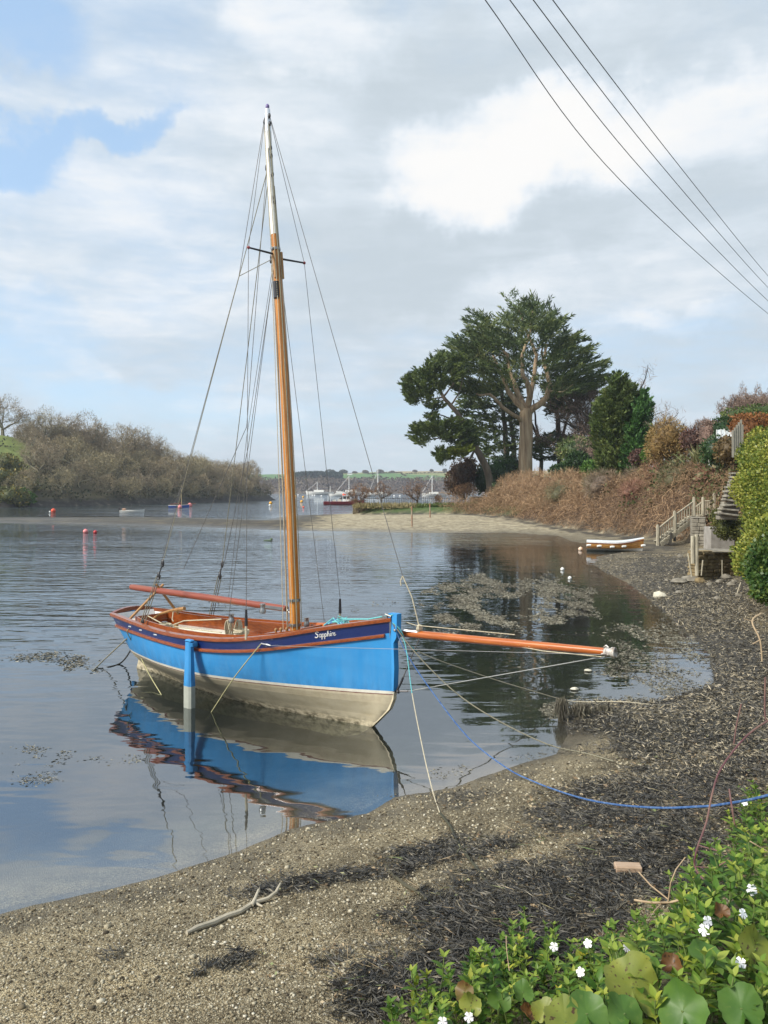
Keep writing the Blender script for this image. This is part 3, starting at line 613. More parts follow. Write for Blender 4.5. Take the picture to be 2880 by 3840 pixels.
for py, dx in ((560, .045), (590, .05), (660, .055), (745, .06), (760, .062), (630, -.05), (625, -.05), (440, .05), (455, -.045), (470, .05), (960, -.08), (975, -.09)):
    m_ = MB(); m_.ball(onmast(py, dx*1.2, -.02), .028, 7, sq=(1, .8, 1.6)); m_.build('mast_block', DARKMETAL, boat, smooth=True)
# bowsprit shrouds, bobstay
ch = hp((.42-bp_(975, 2405, .82).x)/6.36, lambda s: zstr(s)+.07, 1, .03)
m_ = MB(); m_.tube([ch, ch+Vector((.1, .0, -.003))], .012, 6); m_.tube([ch+Vector((.11, 0, 0)), ch+Vector((.2, .0, -.006))], [.016, .01], 6); m_.build('turnbuckle', STEEL, boat)
stay('bowsprit_shroud', [ch+Vector((.2, 0, -.006)), tipS+Vector((-.02, -.04, -.03))], .003, M('dull_wire', (.3, .3, .3), rough=.6))
bs = bp_(1487, 2592); m_ = MB(); m_.tube([bs, bp_(1530, 2592, -.03)], .014, 6); m_.ball(bs+Vector((.03, 0, 0)), .03, 6); m_.tube([bs, bp_(1502, 2565, -.02), bp_(1512, 2540, -.03)], .016, 6); m_.build('bobstay_chain', DARKMETAL, boat)
stay('bobstay', [bp_(1530, 2592, -.03), tipS+Vector((0, 0, -.05))], .006, M('grey_bobstay', (.3, .31, .3), rough=.5)); stay('bobstay_tackle', [bp_(1512, 2540, -.03), bp_(1545, 2460, -.08), bp_(1582, 2372, -.14)], .008, WIRE)
m_ = MB(); m_.tube([bp_(1498, 2362, -.06), bp_(1580, 2372, -.14)], .013, 6); m_.build('sprit_strut', SILVER, boat)
m_ = MB(); m_.tube([bp_(1496, 2325, -.08), bp_(1560, 2345, -.13), tipS+Vector((-1.2, 0, .055))], .006, 5); m_.tube([tipS+Vector((-1.7, -.03, -.05)), tipS+Vector((-.8, -.03, -.09)), tipS+Vector((-.05, -.03, -.06))], .007, 5); m_.build('sprit_line', ROPE, boat)
# stem head fittings
m_ = MB(); m_.box(Vector((.27, -.055, 1.52)), (.09, .02, .11)); m_.box(Vector((.345, -.052, 1.41)), (.045, .012, .24), Quaternion((0, 1, 0), .1)); m_.tube([(.27, -.05, 1.6), (.38, -.055, 1.58)], .016, 8); m_.ball((.44, -.055, 1.4), .022, 8); m_.build('fairlead', STEEL, boat)
for p in (bp_(985, 2275, .45), bp_(1150, 2325, -.45), bp_(868, 2312, .2), bp_(617, 2340, .35)):
    m_ = MB(); m_.lathe([(.045, -.1), (.05, -.06), (.036, -.03), (.036, .02), (.048, .04), (.03, .045)], p, (0, 0, 1), 12); m_.build('winch', STEEL, boat, smooth=True)
for px, py, b_ in ((1035, 2368, .35), (1053, 2366, .3), (1075, 2365, .25)):
    p = bp_(px, py, b_); m_ = MB(); m_.lathe([(.02, -.1), (.016, .0), (.026, .02), (.022, .04), (.01, .05)], p, (0, 0, 1), 8); m_.build('belaying_pin', OAK, boat, smooth=True)
# things lying in / on the boat
MW = Matrix.Translation(O) @ Matrix.Rotation(math.atan2(fy, fx), 4, 'Z')
def world(p): return MW @ Vector(p)
def thing(name, m_, mats, label, cat, group=None, smooth=True):
    vs = np.array(m_.v); c = Vector(((vs[:, 0].min()+vs[:, 0].max())/2, (vs[:, 1].min()+vs[:, 1].max())/2, vs[:, 2].min()))
    m_.v = [tuple(Vector(v)-c) for v in m_.v]
    o = m_.build(name, mats, None, smooth, c); return tag(o, label, cat, group)
m_ = MB(); f1, f2 = world(bp_(482, 2326, .5)), world(bp_(684, 2332, -.5))
cr = world((-5.1, 0, 1.5)); up1 = world(bp_(585, 2222, -.08)); up2 = world(bp_(512, 2188, .05))
up1 = cr+(cr-f1).normalized()*.14; up2 = cr+(cr-f2).normalized()*.14
m_.bar(f1, up1, .06, .035, bev=.008); m_.bar(f2+Vector((.03, .03, 0)), up2+Vector((.03, .03, 0)), .06, .035, bev=.008)
thing('boom_crutch', m_, OAK, 'crossed wooden crutch holding up the aft end of the boom', 'boom crutch', smooth=False)
def coil(c, r, turns, name, label, hang=False):
    m_ = MB(); pts = []
    for i in range(turns*10+1):
        a = 2*math.pi*i/10; k = r*(1+rnd.uniform(-.12, .12))
        if hang: pts.append(c+Vector((math.cos(a)*k*.5+rnd.uniform(-.01, .01), i*.002, math.sin(a)*k*1.3-r*.9)))
        else: pts.append(c+Vector((math.cos(a)*k, math.sin(a)*k, (i/10)*.018)))
    m_.tube([world(p) for p in pts], .009, 5); thing(name, m_, ROPE, label, 'rope coil', 'rope coils on the blue boat')
coil(bp_(620, 2362, .42), .1, 6, 'rope_coil', 'cream rope coiled round the winch near the stern of the blue boat')
coil(bp_(850, 2330, .15)+Vector((0, 0, -.02)), .12, 5, 'rope_coil', 'cream rope hanging in loops beside the boom in the middle of the blue boat', True)
coil(bp_(880, 2330, .1)+Vector((.05, 0, -.02)), .11, 4, 'rope_coil', 'second hanging loop of cream rope, just right of the winch amidships', True)
coil(bp_(905, 2376, .1), .12, 4, 'rope_coil', 'loose flat coil of cream rope lying below the starboard lanyard')
m_ = MB()
for k in range(5): m_.tube([world(bp_(1215+8*k, 2345-3*k, -.1)), world(bp_(1250+8*k, 2318+3*k, -.12)), world(bp_(1282+6*k, 2352, -.1))], .012, 6, mi=k % 2)
m_.tube([world(bp_(1270, 2322, -.1)), world(bp_(1380, 2322, -.05)), world(bp_(1474, 2306, .05))], .012, 6, mi=0)
for k in range(26): 
    p = world(bp_(1285+rnd.uniform(-18, 22), 2326+rnd.uniform(-8, 8), -.1)); m_.tube([p, p+Vector((rnd.uniform(-.09, .09), rnd.uniform(-.05, .05), rnd.uniform(-.06, .04)))], .006, 4)
thing('rope_tangle', m_, [TURQ, BLUEROPE], 'frayed turquoise and blue rope tied over the bowsprit on the foredeck', 'rope')
m_ = MB(); m_.tube([world(bp_(600, 2362, .3)), world(bp_(690, 2328, .1)), world(bp_(830, 2322, .0))], .011, 6); m_.tube([world(bp_(650, 2290, 0)), world(bp_(646, 2322, .05)), world(bp_(650, 2330, .05))], .01, 6); m_.tube([world(bp_(555, 2310, .2)), world(bp_(620, 2345, .2)), world(bp_(830, 2372, .1))], .01, 6)
thing('tiller_line', m_, ROPE, 'cream line tied to the tiller and led forward along the cockpit', 'rope')
# mooring ropes
def rope(name, pts, rad, mat, label, group='mooring ropes of the blue boat', sub=4, switch=None):
    P = [Vector(p) for p in pts]; out = []
    for i in range(len(P)-1):
        p0, p1, p2, p3 = P[max(i-1, 0)], P[i], P[i+1], P[min(i+2, len(P)-1)]
        for k in range(sub):
            t = k/sub; out.append(.5*((2*p1)+(p2-p0)*t+(2*p0-5*p1+4*p2-p3)*t*t+(3*p1-p0-3*p2+p3)*t**3))
    out.append(P[-1]); m_ = MB(); 
    if switch is None: m_.tube(out, rad, 6)
    else: m_.tube(out[:switch*sub+1], rad, 6, 0); m_.tube(out[switch*sub:], rad, 6, 1)
    return thing(name, m_, mat, label, 'rope', group)
def og(px, py, lift=.015):
    """point on the terrain seen at a pixel"""
    lo, hi = 2.5, 150.
    ds = np.geomspace(lo, hi, 500); xs = (px-1440)/F*ds; zs = H-(py-HZ)/F*ds; g = np.maximum(height(xs, ds)[0], 0)
    k = np.argmax(zs <= g); d = ds[k]; return Vector(((px-1440)/F*d, d, max(hgt((px-1440)/F*d, d), 0)+lift))
hd = world((.4, -.06, 1.5))
def og2(px, py, d):
    p = at(px, py, d); return p if p.z > hgt(p.x, p.y)+.02 else og(px, py, .02)
rope('mooring_rope', [hd, at(1530, 2460, 10.7), at(1640, 2620, 10.2), at(1760, 2770, 9.6)]+[og2(a_, b_, d_) for a_, b_, d_ in ((1900, 2880, 8.9), (2000, 2930, 8.5), (2100, 2968, 7.9), (2200, 2998, 7.4), (2300, 3016, 6.9), (2400, 3026, 6.4), (2500, 3030, 6.0), (2600, 3026, 5.7), (2700, 3018, 5.4), (2900, 2978, 4.7), (3300, 2850, 4.2))], .0085, BLUEROPE, 'blue rope sagging from the boat stem across to the right bank')
e = og(1650, 3060); rope('mooring_rope', [hd, at(1518, 2410, 10.75), at(1545, 2600, 10.2), at(1590, 2830, 9.2), at(1625, 2975, 8.5), e], .0062, [TURQ, ROPE], 'thin turquoise line turning cream, dropping steeply from the stem to the beach', switch=2)
rope('mooring_rope', [hd, at(1500, 2360, 10.8), at(1562, 2440, 10.9), at(1800, 2530, 11.4), at(2000, 2592, 11.9), at(2150, 2630, 12.2), og(2330, 2652, .08), og(2480, 2655, .04), og(2600, 2640, .02)], .0075, [TURQ, ROPE], 'upper cream rope leading from the stem to the weed-hung stumps at right', switch=2)
rope('mooring_rope', [hd, at(1560, 2450, 10.7), at(1700, 2590, 10.5), at(1850, 2692, 10.2), at(2050, 2790, 9.9), og(2200, 2835), og(2300, 2860)], .0075, OLDROPE, 'faded cream rope running from the stem low over the pool to the shingle')
rope('mooring_rope', [e, og(1690, 3110), og(1712, 3160), og(1790, 3270), og(1830, 3330), og(1900, 3400)], .011, M('weedy_rope', (.05, .05, .03), rough=.9), 'dark weedy rope lying across the near beach')
rope('mooring_rope', [world(bp_(483, 2388, .45)), at(400, 2465, 15.1), gz(347, 2517)], .012, OLDROPE, 'straight dark stern line entering the water left of the boat')
rope('mooring_rope', [world(bp_(502, 2412, .35)), at(480, 2455, 15.1), at(450, 2488, 15.1), gz(405, 2502), gz(390, 2502, -.05)], .015, M('black_rope', (.03, .028, .022), rough=.9), 'curved black stern line hanging close to the transom')
rope('mooring_rope', [ch+Vector((0, 0, 0)) if 0 else world(ch), at(879, 2540, 11.5), gz(793, 2670), gz(770, 2700, -.2)], .009, M('green_cream_rope', (.4, .38, .2), rough=.9), 'cream rope running down from the hull side into the water beside the leg')
rope('mooring_rope', [world(bp_(485, 2357, .58)), world(bp_(478, 2375, .62)), at(520, 2450, 14.2), at(560, 2530, 13.6), gz(605, 2605), gz(612, 2620, -.1)], .008, M('green_cream_rope', (.4, .38, .2), rough=.9), 'pale rope looping from the aft scupper down under the stern')
# ------------------------------------------------------------------ far and near hills
def polymesh_grid(name, xs, ys, zf, mat, attrs=None):
    X_, Y_ = np.meshgrid(xs, ys); Z_ = zf(X_, Y_)
    o = npmesh(name, np.stack([X_, Y_, Z_], -1), grid_faces(len(ys), len(xs)), mat, smooth=True, attrs={k: f(X_, Y_).ravel() for k, f in (attrs or {}).items()})
    return tag(o, kind='structure')
HILL = [(-300, 60), (-160, 118), (-110, 135), (-73, 151), (-56, 179), (-47, 215), (-36.5, 256), (-36, 264), (-42, 275), (-70, 300), (-160, 330), (-400, 380), (-600, 200)]
def hill_z(x, y):
    sd = pldist(x, y, HILL, True)*np.where(inpoly(x, y, HILL), 1, -1)
    cap = np.interp(y, [100, 150, 190, 230, 256, 275, 330], [17.5, 16.5, 13.5, 8.5, 4.5, 4.5, 9])+np.clip((-70-x)*.05, 0, 8)
    z = np.where(sd > 0, 1.1*(1-np.exp(-sd/.7))+np.minimum(.47*np.maximum(sd-.8, 0), cap), sd*.15)
    return z+(vnoise(x, y, 9, 4)-.5)*1.2*np.clip(sd/4, 0, 1)+(vnoise(x, y, 2.2, 8)-.5)*1.1*np.clip(sd/1.5, 0, 1)*np.clip(4-sd, .2, 1)
hm = M('hill_earth', [(.3, (.045, .04, .022)), (.5, (.085, .075, .04)), (.7, (.13, .115, .06))], scale=.35, detail=8, rough=.95)
nt = hm.node_tree; b = nt.nodes['Principled BSDF']; cur = b.inputs['Base Color'].links[0].from_socket
ga = N(nt, 'ShaderNodeAttribute', attribute_name='pasture'); nzz = N(nt, 'ShaderNodeTexNoise', i_Scale=.8, i_Detail=6.0); tc_ = N(nt, 'ShaderNodeTexCoord'); L(nt, tc_.outputs['Object'], nzz.inputs['Vector'])
gr_ = ramp(nt, [(.3, (.12, .16, .035)), (.7, (.2, .24, .06))]); L(nt, nzz.outputs['Fac'], gr_.inputs[0]); cur = mixin(cur, gr_.outputs[0], ga.outputs['Fac'])
ra = N(nt, 'ShaderNodeAttribute', attribute_name='rock'); rk_ = ramp(nt, [(.35, (.012, .011, .010)), (.6, (.04, .037, .03)), (.75, (.14, .125, .095))]); L(nt, nzz.outputs['Fac'], rk_.inputs[0]); cur = mixin(cur, rk_.outputs[0], ra.outputs['Fac'])
L(nt, cur, b.inputs['Base Color'])
polymesh_grid('wooded_hill', np.concatenate([np.arange(-420, -130, 8), np.arange(-130, -28, 1.1)]), np.concatenate([np.arange(90, 310, 1.6), np.arange(310, 400, 8)]), hill_z, hm,
              dict(pasture=lambda x, y: sstep(-70, -79, x+(y-170)*.55)*(hill_z(x, y) > 3.5), rock=lambda x, y: sstep(1.9, 1.1, hill_z(x, y))))
# far shore
def far_z(x, y):
    t = y-(772+.03*x+12*np.sin(x*.01))
    rise = np.interp(t, [-30, 0, 6, 70, 330, 600, 900], [-6, -1, .8, 14.5, 27, 24, 10])
    rise = np.where(t > 70, rise*(1+.10*np.sin(x*.0065+.6)+.06*np.clip(x/250, -1, 1.2)), rise)
    return rise+(vnoise(x, y, 30, 5)-.5)*1.5*(t > 10)
fm, nt, b = newmat('far_fields'); geo = N(nt, 'ShaderNodeNewGeometry')
vo = N(nt, 'ShaderNodeTexVoronoi', i_Scale=.0075); mp = N(nt, 'ShaderNodeMapping'); mp.inputs['Scale'].default_value = (1, .62, 1); mp.inputs['Location'].default_value = (41, 12, 0); L(nt, geo.outputs['Position'], mp.inputs[0]); L(nt, mp.outputs[0], vo.inputs['Vector'])
sc_ = N(nt, 'ShaderNodeSeparateColor'); L(nt, vo.outputs['Color'], sc_.inputs[0])
rf = ramp(nt, [(0, (.075, .17, .04)), (.35, (.1, .19, .05)), (.55, (.2, .22, .07)), (.75, (.3, .24, .11)), (1, (.17, .22, .07))]); rf.color_ramp.interpolation = 'CONSTANT'; L(nt, sc_.outputs[1], rf.inputs[0]); L(nt, mixin(rf.outputs[0], ramp(nt, [(0, (.13, .105, .08)), (1, (.15, .12, .09))]).outputs[0], attr('wood')), b.inputs['Base Color']); b.inputs['Roughness'].default_value = 1
polymesh_grid('far_hills', np.arange(-500, 700, 12), np.concatenate([np.arange(730, 880, 5), np.arange(880, 1800, 25)]), far_z, fm, dict(wood=lambda x, y: sstep(72, 64, y-(772+.03*x+12*np.sin(x*.01)))))
# ------------------------------------------------------------------ foliage materials
TWIG = ML('oak_twigs', [(0, (.15, .115, .07)), (.5, (.28, .225, .135)), (1, (.43, .36, .23))], trans=0, rough=.9)
LICHEN = ML('lichen_bark', [(0, (.17, .155, .105)), (1, (.36, .35, .25))], trans=0, rough=.9)
DARKBARK = ML('dark_bark', [(0, (.05, .04, .03)), (1, (.11, .09, .065))], trans=0, rough=.9)
CYPBARK = M('cypress_bark', [(.3, (.19, .125, .075)), (.5, (.37, .265, .165)), (.7, (.5, .39, .26))], scale=1.2, stretch=(2.5, 2.5, .25), detail=7, rough=.9, bump=.5)
GREYBARK = M('grey_bark', [(.3, (.07, .055, .04)), (.7, (.17, .13, .09))], scale=1.4, stretch=(2, 2, .4), detail=6, rough=.9, bump=.4)
PALEBARK = M('pale_dead_limb', [(.3, (.3, .23, .14)), (.7, (.45, .37, .25))], scale=1.5, stretch=(1, 1, .5), rough=.9)
CYP = ML('cypress_foliage', [(0, (.03, .056, .02)), (.45, (.085, .125, .04)), (.8, (.17, .205, .065)), (1, (.27, .28, .10))], trans=.15)
PINE = ML('pine_needles', [(0, (.035, .06, .017)), (.5, (.085, .125, .032)), (1, (.17, .21, .055))], trans=.2)
CONIF = ML('conifer_foliage', [(0, (.04, .07, .02)), (.5, (.10, .145, .038)), (1, (.19, .22, .065))], trans=.2)
CONIF2 = ML('bright_conifer_foliage', [(0, (.03, .085, .022)), (.5, (.07, .16, .04)), (1, (.13, .25, .065))], trans=.2)
IVY = ML('gold_ivy', [(0, (.03, .06, .014)), (.3, (.11, .16, .025)), (.65, (.27, .29, .05)), (1, (.46, .43, .09))], trans=.25, rough=.4)
DGREEN = ML('dark_leaf', [(0, (.014, .035, .012)), (.6, (.035, .075, .022)), (1, (.07, .12, .035))], trans=.2, rough=.45)
BGREEN = ML('bright_leaf', [(0, (.04, .10, .015)), (.6, (.09, .19, .03)), (1, (.16, .25, .05))], trans=.25)
BRAMBLE = ML('bramble_stems', [(0, (.13, .087, .052)), (.4, (.27, .175, .10)), (.75, (.43, .285, .165)), (1, (.54, .42, .27))], trans=0, rough=.9)
RUST = ML('beech_leaves', [(0, (.12, .05, .02)), (.5, (.26, .11, .035)), (1, (.4, .2, .07))], trans=.25)
PURP = ML('purple_twigs', [(0, (.12, .075, .06)), (.6, (.24, .165, .13)), (1, (.34, .26, .19))], trans=0, rough=.9)
PINKL = ML('red_shrub_leaves', [(0, (.06, .035, .028)), (.7, (.13, .065, .05)), (1, (.3, .19, .17))], trans=.2)
GORSE = ML('gorse', [(0, (.05, .07, .02)), (.6, (.13, .13, .03)), (1, (.45, .3, .03))], trans=.1)
GRASSB = ML('grass_blades', [(0, (.05, .09, .02)), (.5, (.1, .15, .035)), (.8, (.2, .2, .07)), (1, (.32, .27, .14))], trans=.2)
# ------------------------------------------------------------------ bare winter trees
def bare_proto(name, h, spread, seed, trunk_mat, twig_mat, twigs=2600, low=.28, tw=.05, fl=1.0, limb_n=6, lean=(0, 0)):
    r_ = random.Random(seed); T = MB(); tips = []
    tr0 = h*.035
    def limb(p, d, ln, rad, lev):
        pts = [p]; dd = Vector(d); k = 4
        for i in range(k):
            dd = (dd+Vector((r_.uniform(-.35, .35), r_.uniform(-.35, .35), r_.uniform(-.18, .3)))).normalized(); pts.append(pts[-1]+dd*ln/k)
        T.tube(pts, [rad*(1-.55*i/k) for i in range(k+1)], 5 if lev < 2 else 3, cap=False, tone=r_.random())
        tips.extend((q, dd) for q in pts[2 if lev < 2 else 1:])
        if lev < 3:
            for j in range(3 if lev else limb_n):
                q = pts[r_.choice((2, 3, 4))]; e = (dd+Vector((r_.uniform(-1, 1), r_.uniform(-1, 1), r_.uniform(-.45, .7)))).normalized(); e = Vector((e.x*fl, e.y*fl, e.z)).normalized()
                limb(q, e, ln*r_.uniform(.5, .75), rad*.5, lev+1)
    top = Vector((lean[0], lean[1], h*low)); T.tube([Vector((0, 0, -.8)), Vector((lean[0]*.4, lean[1]*.4, h*low*.5)), top], [tr0*1.3, tr0, tr0*.85], 6, cap=False)
    for j in range(limb_n):
        a = 2*math.pi*j/limb_n+r_.uniform(-.4, .4); el = r_.uniform(.25, 1.25)
        limb(top, Vector((math.cos(a)*math.cos(el)*spread, math.sin(a)*math.cos(el)*spread, math.sin(el))).normalized(), h*r_.uniform(.3, .42), tr0*.5, 1)
    P0 = np.array([t[0][:] for t in tips]); D0 = np.array([t[1][:] for t in tips]); g = np.random.default_rng(seed)
    n1 = int(twigs*.45); i = g.integers(0, len(P0), n1); P = P0[i]+g.normal(size=(n1, 3))*.05*h*.5; Dn = unit(D0[i]*.6+g.normal(size=(n1, 3))*.8+np.array([0, 0, .25]))
    n2 = twigs-n1; ctr = np.array([top.x, top.y, h*.52]); rad_ = np.array([h*.40*spread, h*.40*spread, h*.40]); U_ = unit(g.normal(size=(n2, 3))+[0, 0, .25]); lob = 1+.16*np.sin(U_[:, 0]*5+seed)+.14*np.sin(U_[:, 1]*6+seed*2)+.1*np.sin(U_[:, 2]*7)
    P2 = ctr+U_*rad_*(lob*g.uniform(.55, 1.0, n2)**.5)[:, None]; D2 = unit(U_*.8+g.normal(size=(n2, 3))*.6+np.array([0, 0, .3])); P = np.concatenate([P, P2-D2*h*.03]); Dn = np.concatenate([Dn, D2])
    V, Fc, tn = leaves(P, Dn, g.uniform(.35, .9, twigs)*h*.085, tw*g.uniform(.6, 1.5, twigs), g.random(twigs))
    root = empty(name); t_ = T.build('trunk', trunk_mat, root, smooth=True); c_ = npmesh('crown', V, Fc, twig_mat, tn, root)
    return root
TWIG2 = ML('brown_oak_twigs', [(0, (.15, .115, .075)), (.5, (.27, .215, .14)), (1, (.4, .34, .23))], trans=0, rough=.9); TWIG3 = ML('olive_oak_twigs', [(0, (.14, .115, .06)), (.5, (.28, .235, .13)), (1, (.46, .4, .25))], trans=0, rough=.9)
oaks = [bare_proto('oak_tree', 9.5, 1.15, 100+i, LICHEN, (TWIG, TWIG2, TWIG3)[i % 3], 4200, tw=.06, low=.2) for i in range(6)]
WOODL = 'bare grey-brown oak in the dense wood covering the slope across the creek'
pts = []; g = np.random.default_rng(5)
cand = np.stack([g.uniform(-120, -33, 6000), g.uniform(125, 285, 6000)], 1); zc = hill_z(cand[:, 0], cand[:, 1]); sdc = pldist(cand[:, 0], cand[:, 1], HILL, True)*np.where(inpoly(cand[:, 0], cand[:, 1], HILL), 1, -1)
past = (cand[:, 0]+(cand[:, 1]-170)*.55 < -75) & (zc > 5)
for (x, y), z, s, pa in zip(cand, zc, sdc, past):
    if s < .5 or s > 46 or z < .5 or pa: continue
    px = 1440+F*x/y
    if px < -180: continue
    if any((x-q[0])**2+(y-q[1])**2 < 27 for q in pts): continue
    pts.append((x, y, z, s))
pts = pts[:275]; first = [True]*6
def place(proto_i, loc, sc3, rz, label, group, used=[]):
    o = oaks[proto_i]
    if first[proto_i]: first[proto_i] = False
    else: o = copy_tree(oaks[proto_i])
    o.location = loc; o.scale = sc3; o.rotation_euler = (0, 0, rz); tag(o, label, 'tree', group); return o
for k, (x, y, z, s) in enumerate(pts):
    q = .7+.28*rnd.random()+(.1 if s > 25 else 0)
    if s < 5: q *= .72
    if s > 16 and y < 212: q *= .74
    if y > 240: q *= .95
    place(k % 6, (x, y, z-.3), (q*1.1, q*1.1, q), rnd.uniform(0, 6.28), WOODL, 'bare oaks on the wooded slope')
for px, d, ptop, wd, lab in ((10, 190, 1478, 1.35, 'broad bare oak on the skyline at the left edge of the photo'), (88, 188, 1585, .8, 'small bare tree on the skyline between the two leftmost tall oaks'), (170, 192, 1522, 1.2, 'round-topped bare oak standing alone on the skyline, second tall tree from the left'), (262, 196, 1545, 1.1, 'bare oak on the skyline with sky showing through, left half of the wide pair'),
                             (325, 200, 1540, 1.25, 'widest bare oak on the skyline, right half of the pair'), (372, 203, 1580, 1.0, 'bare oak at the right shoulder of the tall skyline group'), (468, 212, 1578, 1.0, 'small domed bare oak on the falling skyline'), (520, 216, 1590, 1.05, 'bare oak just right of the small domed one on the falling skyline'), (580, 222, 1625, 1.0, 'bare oak on the skyline about half way down the wooded ridge'), (930, 262, 1718, 1.2, 'rounded bare oak crowning the end of the headland')):
    p = at(px, ptop, d); zb_ = float(hill_z(np.array([p.x]), np.array([d]))[0]); hh = p.z-zb_; q = hh/9.3
    place(int(px) % 6, (p.x, d, zb_-.2), (max(q, .8)*wd*.9, max(q, .8)*wd*.9, q), px, lab, 'bare oaks on the skyline')
# evergreen undergrowth along the far bank (ivy, gorse, scrub)
n = 44000; i = g.integers(0, len(cand), n); P = np.concatenate([cand[i]+g.normal(size=(n, 2))*1.5, np.zeros((n, 1))], 1); zz = hill_z(P[:, 0], P[:, 1]); P[:, 2] = zz+g.uniform(-.1, 1.6, n)**1.3
clump = vnoise(P[:, 0], P[:, 1], 5, 2, 3); sdu = pldist(P[:, 0], P[:, 1], HILL, True)*np.where(inpoly(P[:, 0], P[:, 1], HILL), 1, -1); ok = (zz > .7) & ((clump > .42) | (sdu < 5)) & (sdu > .3) & ~((P[:, 0]+(P[:, 1]-170)*.55 < -74) & (clump < .56)); P = P[ok]
V, Fc, tn = leaves(P, unit(g.normal(size=P.shape)+[0, -.3, .6]), g.uniform(.4, .9, len(P)), g.uniform(.25, .5, len(P)), np.clip(vnoise(P[:, 0], P[:, 1], 3, 7)*1.2-.2+g.normal(size=len(P))*.15, 0, 1))
SCRUB = ML('scrub', [(0, (.03, .04, .02)), (.4, (.06, .065, .03)), (.7, (.11, .095, .05)), (1, (.16, .13, .07))], trans=.1)
tag(npmesh('undergrowth', V, Fc, SCRUB, tn), 'low dark scrub filling the ground under the oaks across the creek', 'undergrowth', kind='stuff')
def leafcloud(ells, n, ln, wd, up=.3, shell=(.8, 1.08), g=None, out=.6):
    g = g or rng; A = np.array([(e[3]*e[4]+e[3]*e[5]+e[4]*e[5]) for e in ells]); i = g.choice(len(ells), n, p=A/A.sum()); E_ = np.array(ells, float)[i]
    Nn = unit(g.normal(size=(n, 3))); P = E_[:, :3]+Nn*E_[:, 3:6]*g.uniform(*shell, n)[:, None]
    Dn = unit(Nn*out+g.normal(size=(n, 3))*.6+np.array([0, 0, up])); lum = g.uniform(.7, 1.3, n)
    tone = np.clip(vnoise(P[:, 0]*1.0+P[:, 2]*.7, P[:, 1]+P[:, 2], max(.3, float(np.mean(E_[:, 3]))*.5), 3, 3)*.9-.2+g.random(n)*.55, 0, 1)
    return leaves(P, Dn, ln*lum, wd*lum, tone)
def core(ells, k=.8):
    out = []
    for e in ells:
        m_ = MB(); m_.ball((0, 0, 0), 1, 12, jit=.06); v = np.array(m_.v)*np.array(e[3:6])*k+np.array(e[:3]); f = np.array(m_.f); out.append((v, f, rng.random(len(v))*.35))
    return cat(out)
def shrub(name, ells, n, ln, wd, mat, label, category, group=None, up=.3, corek=.8, stems=True, parent=None, shell=(.8, 1.08)):
    c = Vector(ells[0][:3]); base = hgt(c.x, c.y) if c.y < 140 else c.z
    ee = [(e[0]-c.x, e[1]-c.y, e[2]-base, e[3], e[4], e[5]) for e in ells]
    root = empty(name, (c.x, c.y, base), 0, label, category, group)
    parts = [leafcloud(ee, n, ln, wd, up, shell)]
    if corek: parts.append(core(ee, corek))
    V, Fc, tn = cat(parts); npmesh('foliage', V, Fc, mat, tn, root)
    if stems:
        m_ = MB(); zt = ee[0][2]
        for k in range(4): m_.tube([(rnd.uniform(-.1, .1), rnd.uniform(-.1, .1), -.2), (rnd.uniform(-.3, .3)*ee[0][3], rnd.uniform(-.3, .3)*ee[0][3], zt)], [.05, .02], 5)
        m_.build('stem', DARKBARK, root)
    return root
# gorse on the pasture
for k, (px, py, d, r_) in enumerate(((20, 1690, 168, 2.6), (75, 1700, 166, 1.6), (88, 1725, 162, 2.0), (5, 1735, 160, 2.4), (70, 1770, 156, 2.2), (40, 1800, 154, 2.4))):
    p = at(px, py, d); z_ = float(hill_z(np.array([p.x]), np.array([d]))[0])
    lab = ['dark gorse bush highest on the pasture at the left edge', 'small gorse bush right beside the highest one', 'yellow-flowered gorse bush in the middle of the green pasture', 'gorse bush cut by the left edge half way down the pasture', 'pale green bush below the flowering gorse', 'lowest bush on the pasture just above the dark scrub'][k]
    shrub('gorse_bush', [(p.x, d, z_+r_*.5, r_, r_, r_*.8), (p.x+r_*.8, d, z_+r_*.3, r_*.7, r_*.7, r_*.5)], 900, .5, .3, GORSE if k not in (4,) else BGREEN, lab, 'bush', 'gorse bushes on the far pasture', stems=False)
# far woods, ridge trees
g = np.random.default_rng(8); n = 16000
x = g.uniform(-260, 330, n); t = g.uniform(0, 1, n)**.8*68; y = 772+.03*x+12*np.sin(x*.01)+t; cl = vnoise(x, y, 9, 3, 3); z = far_z(x, y)+cl*5.5*g.random(n)**.5
keep = (z > .5); P = np.stack([x, y, z], 1)[keep]
V, Fc, tn = leaves(P, unit(g.normal(size=P.shape)+[0, -.2, .9]), g.uniform(1.2, 2.4, len(P)), g.uniform(1.2, 2.6, len(P)), np.clip(vnoise(P[:, 0], P[:, 1], 22, 9)*.8+g.random(len(P))*.35-.1, 0, 1))
tag(npmesh('far_wood', V, Fc, ML('far_wood_mass', [(0, (.06, .045, .04)), (.5, (.12, .095, .075)), (1, (.19, .16, .11))], trans=0, rough=1), tn), 'grey-purple bare woodland covering the bank of the far shore', 'woodland', kind='stuff')
n = 5200; px = g.uniform(1085, 1283, n); top = 1777+4*np.sin(px*.05); y = g.uniform(828, 868, n); x = (px-1440)/F*y; z = far_z(x, y)+g.uniform(0, 1, n)**.6*(6.5-.012*np.abs(px-1185)); P = np.stack([x, y, z], 1)
V, Fc, tn = leaves(P, unit(g.normal(size=P.shape)*.6+[0, -.2, 1]), g.uniform(1.5, 3, n), g.uniform(1, 2, n), g.random(n))
tag(npmesh('far_conifer_wood', V, Fc, ML('far_conifers', [(0, (.012, .03, .026)), (1, (.035, .06, .045))], trans=0, rough=1), tn), 'dark green conifer plantation on the far shore left of the white cottage', 'woodland', kind='stuff')
